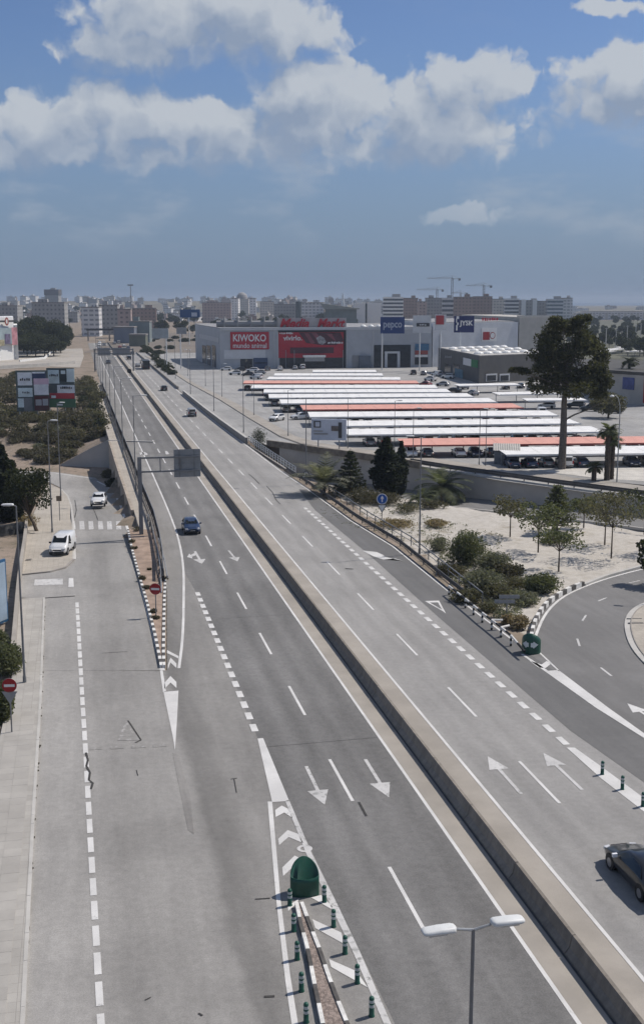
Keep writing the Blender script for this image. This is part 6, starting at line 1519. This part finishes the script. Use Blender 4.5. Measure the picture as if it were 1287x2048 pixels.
scribble(t, 40, 756, 61, 762, a, b, M_DARK, .8, 5, 6); scribble(t, 45, 783, 60, 787, a, b, M_DARK, .8, 5, 7)
t, a, b = hoarding('white and teal posters over a red band and green board hoarding', 125, 832, 96, 151, 736, 815, [(97, 740, 119, 767, teal), (120, 738, 133, 763, (.04, .05, .05)), (122, 741, 131, 748, teal), (134, 738, 149, 764, teal), (100, 768, 151, 788, (.10, .12, .12)), (115, 770, 150, 786, pw), (100, 786, 149, 797, (.48, .05, .06)), (103, 791, 112, 796, pw), (100, 798, 152, 814, (.07, .16, .085)), (114, 808, 126, 811, pw)], -.15)
scribble(t, 99, 748, 117, 753, a, b, M_DARK, .8, 6, 8); scribble(t, 121, 773, 145, 778, a, b, M_DARK, .8, 7, 9)
# white poster building at the left edge
A5 = P(-30, 724); B5 = P(38, 719)
wb_ = thing('poster_building', 'white block with a round red emblem and a big picture poster', 'building', A5)
H5 = on_plane(20, 634, A5, B5)[0].z; H5b = on_plane(35, 650, A5, B5)[0].z; c5 = P(31, 719)
prism_thing(wb_, [A5, Vector((c5.x, c5.y, 0)), Vector((c5.x-8.2, c5.y+30, 0)), A5+Vector((-9, 30, 0))], -.05, H5, M_WPAINT); prism_thing(wb_, [Vector((c5.x+.02, c5.y, 0)), B5, B5+Vector((-7.4, 28, 0)), Vector((c5.x-7.6, c5.y+28, 0))], -.05, H5b, M_WPAINT, 'side_block')
wallrect(wb_, 'poster', -20, 657, 25, 690, A5, B5, mat('poster_beach', (.28, .34, .36), .6, .25, .15), .3, .1); wallrect(wb_, 'poster', 25, 655, 36, 690, A5, B5, mat('poster_pink', (.42, .20, .22), .6, .3, .4), .3, .1)
wallrect(wb_, 'picture', 11, 668, 22, 688, A5, B5, mat('pic_purple', (.12, .10, .16), .6, .5, .5), .4, .1); wallrect(wb_, 'picture', -6, 680, 10, 692, A5, B5, mat('pic_yellow', (.35, .31, .20), .6, .3, .5), .4, .1); wallrect(wb_, 'emblem_bar', -5, 641, 28, 645, A5, B5, M_DARK, .35, .1)
ctr, nn_ = on_plane(14, 643, A5, B5, .55); u_ = Vector((-nn_.y, nn_.x, 0)); dm = MB(); dm.add([ctr+u_*(1.3*math.cos(a_))+Vector((0, 0, 1.75*math.sin(a_)))-wb_.location for a_ in [i*math.pi/9 for i in range(18)]], [tuple(range(18))]); dm.build('emblem', mat('emblem_red', (.30, .10, .08), .6, .1, 1), wb_)
wallrect(wb_, 'emblem_stroke', 13, 639, 15.5, 647, A5, B5, M_SWHITE, .7, .06)

# ================================================================== LEFT MIDDLE DISTANCE: scrub, trees, lots
M_LOT = mat('pale_lot', (.36, .33, .29), .95, .12, .1)
struct('pavement', MB().flat(pix([(-60, 700), (165, 697), (168, 712), (160, 735), (100, 733), (-60, 742)], .02)), M_LOT, 'pale empty lot beyond the hoardings left of the road')
lw_ = thing('lot_wall', 'long low pale wall round the empty lot behind the hoardings', 'wall', P(60, 735))
MB().wallstrip(local(lw_, [P(x, y) for x, y in ((-60, 742), (0, 738), (50, 735), (100, 732), (150, 728))]), .4, -.05, 1.2).build('wall', M_CONCL, lw_)
MB().wallstrip(local(lw_, [P(x, y) for x, y in ((40, 724), (90, 718), (100, 709), (104, 703))]), .4, -.05, .9).build('wall', M_WPAINT, lw_)
# concrete bank left of the footway (far)
srd = random.Random(5)
protos = []
for i, (fm, rad, n) in enumerate(((F_SCRUB, (2.6, 2.4, 1.7), 900), (F_OLIVE, (2.2, 2.2, 1.3), 800), (F_SCRUB, (1.8, 1.9, 1.0), 600), (F_GREY, (2.0, 1.8, 1.1), 650))):
    protos.append((fm, rad, n))
LABS = ['dark wide scrub bush on the bank left of the bridge', 'olive scrub bush on the bank left of the bridge', 'low brown scrub bush on the bank left of the bridge', 'grey-green scrub bush on the bank left of the bridge']
first_ = [None]*4; cnt = 0
def inside(x, y, poly):
    c = False; j = len(poly)-1
    for i in range(len(poly)):
        if (poly[i][1] > y) != (poly[j][1] > y) and x < (poly[j][0]-poly[i][0])*(y-poly[i][1])/(poly[j][1]-poly[i][1])+poly[i][0]: c = not c
        j = i
    return c
field = [(-30, 812), (35, 826), (95, 832), (155, 812), (180, 792), (204, 805), (214, 850), (212, 876), (182, 884), (150, 905), (118, 930), (60, 926), (20, 905), (-30, 915)]
tries = 0
while cnt < 120 and tries < 3000:
    tries += 1; x = srd.uniform(-30, 215); y = srd.uniform(790, 932)
    if not inside(x, y, field): continue
    if x < 60 and 870 < y < 905 and srd.random() < .6: continue
    p = PT(x, y); k_ = srd.choices((0, 1, 2, 3), (4, 3, 3, 1.2))[0]; sc_ = srd.uniform(.7, 1.35)
    if first_[k_] is None: fm, rad, n = protos[k_]; first_[k_] = shrub(p, rad, fm, n, .30, 300+k_, LABS[k_], 'scrub bushes on the bank', 'scrub_bush', 5); 
    else: dup(first_[k_], p, srd.uniform(0, 6.28), None, None, sc_)
    cnt += 1
extra = [[(-30, 744), (36, 748), (38, 832), (-30, 842)], [(152, 760), (178, 752), (196, 800), (170, 800)]]
for poly_x, nx_ in ((extra[0], 34), (extra[1], 16)):
    k2 = 0
    while k2 < nx_:
        x = srd.uniform(-30, 200); y = srd.uniform(740, 845)
        if inside(x, y, poly_x): dup(first_[srd.choice((0, 1))], P(x, y), srd.uniform(0, 6.28), 'dark thicket bush beside the hoardings', 'thicket round the hoardings', srd.uniform(.9, 1.6)); k2 += 1
# hedge beside the footway
for i, (x, y, r) in enumerate(((168, 788, 2.2), (180, 795, 2.0), (188, 806, 2.2), (196, 826, 2.4), (203, 846, 2.2), (206, 862, 2.0), (160, 790, 2.2), (172, 812, 2.0), (225, 955, 1.6), (232, 975, 1.2))):
    p = PT(x-6, y); shrub(p, (r, r, 2.6 if i < 8 else 1.4), F_DARK if i % 2 else F_OLIVE, 1100, .30, 330+i, 'dense dark hedge bush against the bridge footway' if i < 8 else 'rough bush under the footway wall by the underpass', 'hedge bushes along the footway' if i < 8 else 'bushes under the footway', 'hedge_bush')
# dark broad trees behind the lot
bt = [(48, 705, 634, 8.5), (64, 708, 640, 7.5), (80, 703, 628, 8.5), (98, 706, 636, 8), (112, 704, 644, 7.5), (55, 712, 668, 6), (90, 713, 665, 6.5), (108, 712, 672, 6), (122, 706, 660, 5.5), (38, 700, 645, 7), (72, 714, 664, 6.5), (130, 690, 648, 5)]
tp = None
for i, (x, y, yt, r) in enumerate(bt):
    p = P(x, y); H = height_at(p, yt)
    lab = 'dense dark evergreen tree in the clump behind the empty lot'
    if tp is None: tp = tree('evergreen_tree', lab, p, 14, 3, (r, r, 5.6), F_DARK, 7000, .8, 400, .4, None, 'evergreen trees behind the empty lot', blobs=20)
    else: dup(tp, p, i*1.3, None, None, (r/8.5, r/8.5, H/14))
# fence and soil left edge near the pavement, blue framed panel
t = thing('advert_panel', 'blue framed advertising panel at the left pavement edge', 'sign', PT(-4, 1252, .1), R(70)); MB().box((0, 0, 2.6), (2.6, .18, 5.0)).build('frame', mat('panel_blue', (.03, .10, .20), .5, .1, 1), t); MB().box((0, -.1, 2.6), (2.3, .04, 4.6)).build('panel', mat('panel_light', (.30, .38, .46), .5, .1, 1), t); MB().box((0, 0, .05), (.3, .3, .4)).build('foot', M_DARK, t)
st_ = thing('stone_wall', 'dark rough stone wall below the cypress trees', 'wall', PT(10, 1072)); pl = resample([PT(x, y) for x, y in ((-30, 1076), (10, 1072), (46, 1066))], 2)
MB().wallstrip(local(st_, pl), .5, -1.5, 1.2).build('wall', mat('rough_stone', (.10, .098, .09), .95, .4, 1.5, .6, 5), st_)

# ================================================================== RIGHT OF THE MAIN ROAD, FAR: hedges, field
hb = None
for i in range(22):
    s_ = 395+i*11+srd.uniform(-3, 3); p = ST(s_, 31+srd.uniform(-.6, 1.2)+max(0, (s_-420))*.02)
    if hb is None: hb = shrub(p, (2.2, 3.0, 1.5), F_DARK, 900, .4, 500, 'dark hedge bush along the far right verge', 'hedge along the far right verge', 'hedge_bush')
    else: dup(hb, p, srd.uniform(0, 6), None, None, srd.uniform(.7, 1.3))
for i in range(30):
    x = srd.uniform(268, 400); y = srd.uniform(672, 716); 
    if x > 300+(716-y)*3: continue
    dup(hb, P(x, y), srd.uniform(0, 6), 'dark bush scattered on the field left of the electronics store', 'bushes on the field', srd.uniform(.8, 1.6))
struct('field', MB().flat([Vector((-115, 560, .03)), Vector((-60, 560, .03)), Vector((20, 560, .03)), Vector((40, 900, .03)), Vector((-140, 900, .03))]), mat('brown_field', (.17, .145, .12), .95, .15, .02), 'bare brown field behind the electronics store')

# ================================================================== CITY
hill_h = lambda x, y: 17.0*sm(1500, 2600, y)*(1-sm(-200, 500, x)) + 5*sm(1800, 3000, y)*(1-sm(600, 1300, x))
def build_hill():
    xs = list(np.arange(-2600, 1601, 140)); ys = list(np.arange(1400, 5200, 160)); vs = []; nx = len(xs)
    for y in ys:
        for x in xs: vs.append((x, y, hill_h(x, y)*(1-sm(4200, 5040, y))*sm(-2600, -2200, x)-.3))
    fs = [(j*nx+i, j*nx+i+1, (j+1)*nx+i+1, (j+1)*nx+i) for j in range(len(ys)-1) for i in range(nx-1)]
    struct('hills', MB().add(vs, fs), mat('far_land', (.15, .135, .10), .95, .25, .004), 'gentle rise of land carrying the distant city')
build_hill()
struct('sea', MB().flat([Vector((900, 5200, .05)), Vector((13000, 4300, .05)), Vector((13000, 15900, .05)), Vector((900, 15900, .05))]), mat('sea_water', (.05, .085, .12), .3, .1, .001), 'strip of sea on the horizon beyond the plain')
M_F = [facade('facade_white', (.74, .73, .71), 3.1, 3.6, (.30, .30, .31)), facade('facade_cream', (.56, .52, .46), 3.1, 3.2, (.24, .235, .23)), facade('facade_grey', (.33, .325, .315), 3.2, 3.0, (.18, .18, .18)), facade('facade_brown', (.30, .225, .19), 3.1, 3.3, (.17, .14, .13)), facade('facade_rose', (.42, .33, .295), 3.0, 3.5, (.2, .17, .165)), facade('facade_pale', (.62, .61, .60), 3.2, 4.0, (.28, .29, .30), wfrac=.7)]
M_ROOFT = mat('flat_roof', (.24, .225, .21), .9, .1, .1)
NAMES = ['white', 'cream', 'grey', 'brown', 'rose', 'pale']
crd = random.Random(33)
def block(loc, w, d, hgt, rz, fi, label, group=None, hut=True, name='apartment_block', m=None):
    t = thing(name, label, 'building', loc, rz, group)
    MB().box((0, 0, hgt/2-1), (w, d, hgt+2)).build('wall', m or M_F[fi], t)
    MB().box((0, 0, hgt+.35), (w+.5, d+.5, .7)).build('parapet', M_ROOFT, t)
    if hut: MB().box((w*.2*(1 if fi % 2 else -1), 0, hgt+1.9), (w*.28, d*.35, 2.4)).build('stair_hut', m or M_F[fi], t)
    return t
def at_px(x, Y): return Vector(((x-643.5)/2338*Y, Y, 0))
def ztop(y, Y): return 25-(y-600)*Y/2338
# named blocks: x0, x1, top y, distance, facade index, label
for x0, x1, yt, Y, fi, lab in ((68, 132, 606, 900, 2, 'long grey-brown apartment block behind the dark evergreen clump'), (165, 200, 615, 820, 5, 'grey block at the far end of the left carriageway'), (200, 236, 611, 860, 2, 'second grey block joined beside the road end'), (0, 40, 612, 950, 2, 'low grey hall behind the poster building'),
                              (405, 462, 606, 1300, 4, 'wide brown block behind the electronics store roof'), (236, 262, 619, 780, 4, 'rose block beside the road end'), (262, 312, 617, 1000, 3, 'brown-red terrace behind the field'), (463, 478, 597, 1500, 0, 'slim white tower block left of the dome'), (500, 512, 598, 1400, 0, 'white tower block right of the dome'), (520, 548, 604, 1450, 1, 'cream block behind the rooftop duct'),
                              (548, 592, 609, 1200, 2, 'long grey hall behind the red roof lettering'), (603, 645, 606, 1250, 5, 'pale hall beside the dark cylinder'), (806, 834, 597, 1250, 3, 'brown block right of the striped office'), (834, 852, 604, 1150, 4, 'rose slim block between brown blocks'), (852, 882, 597, 1180, 2, 'grey-brown slab with a crane behind'), (908, 944, 595, 1120, 3, 'brown block, left half of the big pair'), (945, 982, 594, 1160, 3, 'brown block, right half of the big pair'),
                              (982, 1008, 599, 1250, 1, 'cream block right of the big brown pair'), (1122, 1141, 597, 1250, 5, 'pale end block of the glazed row'), (1055, 1092, 603, 1200, 2, 'grey block of the glazed row')):
    Y_ = Y; w = (x1-x0)/2338*Y_; hgt = ztop(yt, Y_); p = at_px((x0+x1)/2, Y_); block(p, w, 14, hgt, R(crd.uniform(-8, 8)), fi, lab)
# striped white office and balconied blocks: real slabs
def striped(x0, x1, yt, Y, lab, core, n, slabm=M_WPAINT):
    w = (x1-x0)/2338*Y; hgt = ztop(yt, Y); t = thing('office_block', lab, 'building', at_px((x0+x1)/2, Y), R(-4))
    MB().box((0, 0, hgt/2), (w*.96, 13, hgt)).build('core', core, t)
    for i in range(n): MB().box((0, 0, hgt*(i+.9)/n), (w, 14.4, hgt/n*.48)).build('floor_band', slabm, t)
    MB().box((w*.15, 0, hgt+1.6), (w*.4, 8, 3.2)).build('plant_room', M_SGREY, t); return t
M_DGL = mat('office_glass', (.06, .075, .09), .3, .2, .3)
striped(765, 806, 595, 1100, 'white office block with dark window bands', M_DGL, 8); striped(1008, 1036, 598, 1200, 'white balconied block with a dark tree before it', M_DGL, 7); striped(1092, 1124, 599, 1180, 'glazed block with pale floor bands', mat('teal_glass', (.12, .16, .18), .3, .2, .3), 7, M_PALE); striped(883, 906, 597, 1150, 'slim block with white vertical panels', M_DGL, 6, M_PALE)
t = thing('office_block', 'block with two white stair towers', 'building', at_px(1055, 1150)); MB().box((0, 0, ztop(600, 1150)/2), (16, 12, ztop(600, 1150))).build('wall', M_F[2], t)
for x in (-5.5, 5.5): MB().box((x, -6.2, ztop(599, 1150)/2), (4.2, 1.5, ztop(599, 1150))).build('stair_tower', M_WPAINT, t)
# landmarks
t = thing('water_tower', 'dark square tower on the distant hill', 'tower', at_px(107, 1900)+Vector((0, 0, hill_h(-430, 1900)-1))); zt = ztop(580, 1900)-hill_h(-430, 1900)
MB().box((0, 0, zt/2), (22, 22, zt)).build('shaft', M_F[2], t); MB().box((0, 0, zt-3), (23.5, 23.5, 9)).build('head', mat('tower_dark', (.11, .10, .10), .8, .1, .1), t); MB().box((1, 0, zt+2), (8, 8, 4)).build('hut', M_F[2], t)
t = thing('domed_building', 'pale domed building on the skyline', 'building', at_px(484, 1700)+Vector((0, 0, hill_h(-110, 1700)))); zt = ztop(600, 1700); MB().box((0, 0, zt/2), (20, 16, zt)).build('wall', M_F[1], t); MB().lathe([(8, zt), (8, zt+3), (7, zt+6), (4.4, zt+8.6), (0, zt+10)], 16).build('dome', mat('dome_grey', (.30, .29, .28), .7, .1, .2), t)
t = thing('white_spire', 'white pointed twin spire on the skyline', 'tower', at_px(685, 1900)); zt = ztop(587, 1900)
for dx in (-2.2, 2.2): MB().tube((dx, 0, 0), (dx*.3, 0, zt), 2.4, .5, 8).build('spire', M_WPAINT, t)
t = thing('angular_hall', 'angular green-grey hall with overhanging roof', 'building', at_px(680, 1000)); z0 = ztop(618, 1000); MB().prism([(-13, 0), (14, 0), (14, 14), (-13, 14)], -1, z0).build('wall', mat('hall_teal', (.13, .16, .155), .7, .15, .2), t)
MB().add([(-17, -3, z0+5), (17, -3, z0+.5), (17, 16, z0+.5), (-17, 16, z0+5), (-14, -2, z0), (15, -2, z0-.2), (15, 15, z0-.2), (-14, 15, z0)], [(0, 1, 2, 3), (7, 6, 5, 4), (0, 4, 5, 1), (1, 5, 6, 2), (2, 6, 7, 3), (3, 7, 4, 0)]).build('roof', mat('hall_roof', (.24, .27, .26), .7, .1, .2), t)
t = thing('cylinder_tank', 'dark round tower beside the pale hall', 'tower', at_px(597, 1180)); MB().lathe([(2.9, 0), (2.9, ztop(603, 1180)), (0, ztop(603, 1180)+.5)], 16).build('shell', mat('tank_dark', (.07, .085, .085), .6, .1, .3), t)
t = thing('white_hall', 'white modern hall with a dark vertical slot', 'building', at_px(735, 1050)); z0 = ztop(606, 1050); 
for xa, xb in ((-12, -2.2), (-.6, 12)): MB().prism([(xa, 0), (xb, 0), (xb, 16), (xa, 16)], -1, z0).build('wall', M_WPAINT, t)
MB().prism([(-2.2, .6), (-.6, .6), (-.6, 16), (-2.2, 16)], -1, z0-.4).build('slot', M_SHOPDARK, t)
# cranes
def crane(label, x, ytop, xj, xc, Y):
    t = thing('tower_crane', label, 'crane', at_px(x, Y)); zt = ztop(ytop, Y); px = Y/2338; q = MB(); n = 14; w = .9
    for sx in (-w, w):
        for sy in (-w, w): q.tube((sx, sy, 0), (sx, sy, zt-3), .22, n=4)
    for i in range(n): z0 = (zt-3)*i/n; z1 = (zt-3)*(i+1)/n; q.tube((-w if i % 2 else w, -w, z0), (w if i % 2 else -w, -w, z1), .14, n=4)
    q.build('mast', M_POLE, t); zj = zt-3.5
    j = MB(); a = (xj-x)*px; c = (xc-x)*px
    for zz in (0, 1.3): j.tube((0, 0, zj+zz), (a, 0, zj+zz*.6), .16, n=4)
    for i in range(10): j.tube((a*i/10, 0, zj), (a*(i+.5)/10, 0, zj+1.1), .09, n=4)
    j.build('jib', M_POLE, t); MB().tube((0, 0, zj), (c, 0, zj), .3, n=4).tube((0, 0, zt), (c, 0, zj), .1, n=4).tube((0, 0, zt), (a*.6, 0, zj+1), .1, n=4).build('counter_jib', M_POLE, t)
    MB().box((c, 0, zj-.8), (2.4, 1.6, 2.6)).build('counterweight', M_POLE, t); MB().tube((0, 0, zj), (0, 0, zt), .35, .1, 4).build('apex', M_POLE, t)
crane('tallest tower crane with its jib pointing left', 903, 552, 852, 917, 1300); crane('lower tower crane beside the tallest one', 873, 574, 832, 884, 1350); crane('tower crane with a short counter jib over the brown pair', 966, 566, 930, 980, 1300); crane('small tower crane between the two taller ones', 920, 581, 900, 932, 1500)
# the many small blocks of the old town
g = 'small far blocks of the town'
spots_ = []
tpl = {}
for i in range(290):
    x = crd.uniform(-40, 760); Y = crd.uniform(1150, 3000); p = at_px(x, Y); p.z = hill_h(p.x, p.y)-1
    if 150 < x < 270 and Y < 1300: continue
    w = crd.uniform(6, 17); hgt = crd.uniform(5, 11) if Y < 1900 else crd.uniform(5, 14); fi = crd.choices(range(6), (7, 5, 2, 2, 1.5, 4))[0]
    if fi not in tpl: tpl[fi] = block(p, 16, 12, 12, 0, fi, '%s block among the dense low town on the horizon' % NAMES[fi], g)
    else: dup(tpl[fi], p, R(crd.uniform(-25, 25)), None, None, (w/16, crd.uniform(.8, 1.3), hgt/12))
for i in range(70):
    x = crd.uniform(700, 1330); Y = crd.uniform(1500, 3300); p = at_px(x, Y); hgt = crd.uniform(4, 8) if x > 1130 else crd.uniform(6, 14); fi = crd.choices(range(6), (3, 4, 2, 1.5, 1.5, 3))[0]
    p.z = hill_h(p.x, p.y)-1; dup(tpl[fi], p, R(crd.uniform(-25, 25)), '%s low house on the far plain to the right' % NAMES[fi], 'low houses on the plain', (crd.uniform(.7, 2.2), 1, hgt/12))
# long low white hall row on the plain
t = thing('long_hall', 'long low white hall on the plain right of the pine', 'building', at_px(1240, 1500)); MB().box((0, 0, 5), (95, 20, 12)).build('wall', M_F[5], t)
for i in range(12): MB().box((-44+i*8, -10.3, 4), (3.4, .4, 8)).build('bay', M_CONCL, t)
MB().box((0, 0, 11.3), (97, 22, .6)).build('roof', M_CONCL, t)
# trees among the town and over the plain
ft = None; fr = random.Random(77)
def far_tree(p, sc_, lab, grp):
    global ft
    if ft is None: ft = tree('far_tree', lab, p, 9, 2, (4.4, 4.4, 3.6), F_DARK, 1500, .9, 600, .25, None, grp, blobs=10)
    else: dup(ft, p, fr.uniform(0, 6), lab, grp, sc_)
for i in range(150):
    x = fr.uniform(-20, 720); Y = fr.uniform(760, 2000); 
    if 130 < x < 300 and Y < 1000 and not 280 < x: continue
    p = at_px(x, Y)
    if 400 < x < 1120 and Y < 620: continue
    p.z = hill_h(p.x, p.y)-.5; far_tree(p, fr.uniform(.7, 1.4), 'dark tree among the far blocks of the town', 'trees among the town')
for i in range(120):
    x = fr.uniform(1085, 1330); Y = fr.uniform(520, 1450); p = at_px(x, Y); far_tree(p, fr.uniform(.5, 1.0), 'dark tree on the plain beyond the low beige store', 'trees on the plain')
struct('orchard_land', MB().flat([Vector((100, 480, .03)), Vector((260, 470, .03)), Vector((520, 1450, .03)), Vector((190, 1450, .03))]), mat('orchard_ground', (.105, .105, .075), .95, .3, .05), 'dull green orchard land beyond the stores')
g = 'poles on the plain'
pp_ = None
for x, Y, yt in ((1214, 560, 655), (1234, 600, 658), (1256, 560, 650), (1273, 640, 648), (1283, 580, 646), (1165, 700, 640), (1120, 800, 640)):
    p = at_px(x, Y); hh = ztop(yt, Y); t = thing('pole', 'pale bare pole standing on the plain', 'pole', p, 0, g); MB().tube((0, 0, 0), (0, 0, hh), .28, .2, 6).build('shaft', M_CONCL, t); MB().box((0, 0, hh-.4), (1.6, .2, .2)).build('crossarm', M_CONCL, t)
# end of the main road: footbridge, blue-grey hall, green kiosk
t = thing('footbridge', 'dark footbridge crossing above the far end of the road', 'bridge', ST(735, 20), TH)
MB().box((0, 0, 7), (28, 3, 1.2)).build('deck', M_DARK, t)
for x in (-13, 0, 13): MB().box((x, 0, 3.2), (.8, 1.2, 6.4)).build('pier', M_CONCD, t)
block(at_px(250, 690), 12, 14, 9, 0, 2, 'blue-grey hall beside the far end of the road', None, False, 'hall', mat('hall_blue', (.17, .19, .23), .7, .1, .2))
block(at_px(275, 640), 9, 8, 6, 0, 2, 'green-grey shed right of the far road end', None, False, 'shed', mat('shed_green', (.15, .16, .125), .7, .1, .2))
block(at_px(280, 700), 12, 10, 12, 0, 2, 'teal glazed block right of the far road end', None, True, 'office_block', mat('block_teal', (.20, .235, .235), .6, .1, .2))

# ================================================================== AIR
def haze_box():
    me = MB().box((0, 7700, 24.9), (28300, 16900, 62.2)); o = me.build('haze', None)
    o.data.materials.clear(); m = bpy.data.materials.new('haze_air'); m.use_nodes = True; k = NT(m.node_tree); k.n.clear()
    out = k.new('ShaderNodeOutputMaterial'); v = k.new('ShaderNodeVolumePrincipled'); v.inputs['Color'].default_value = (.56, .66, .80, 1); v.inputs['Density'].default_value = .00017; v.inputs['Anisotropy'].default_value = .1
    k.l.new(v.outputs[0], out.inputs['Volume']); o.data.materials.append(m); tag(o, 'thin bluish summer haze over the town', None, None, 'stuff'); o.display_type = 'WIRE'
haze_box()
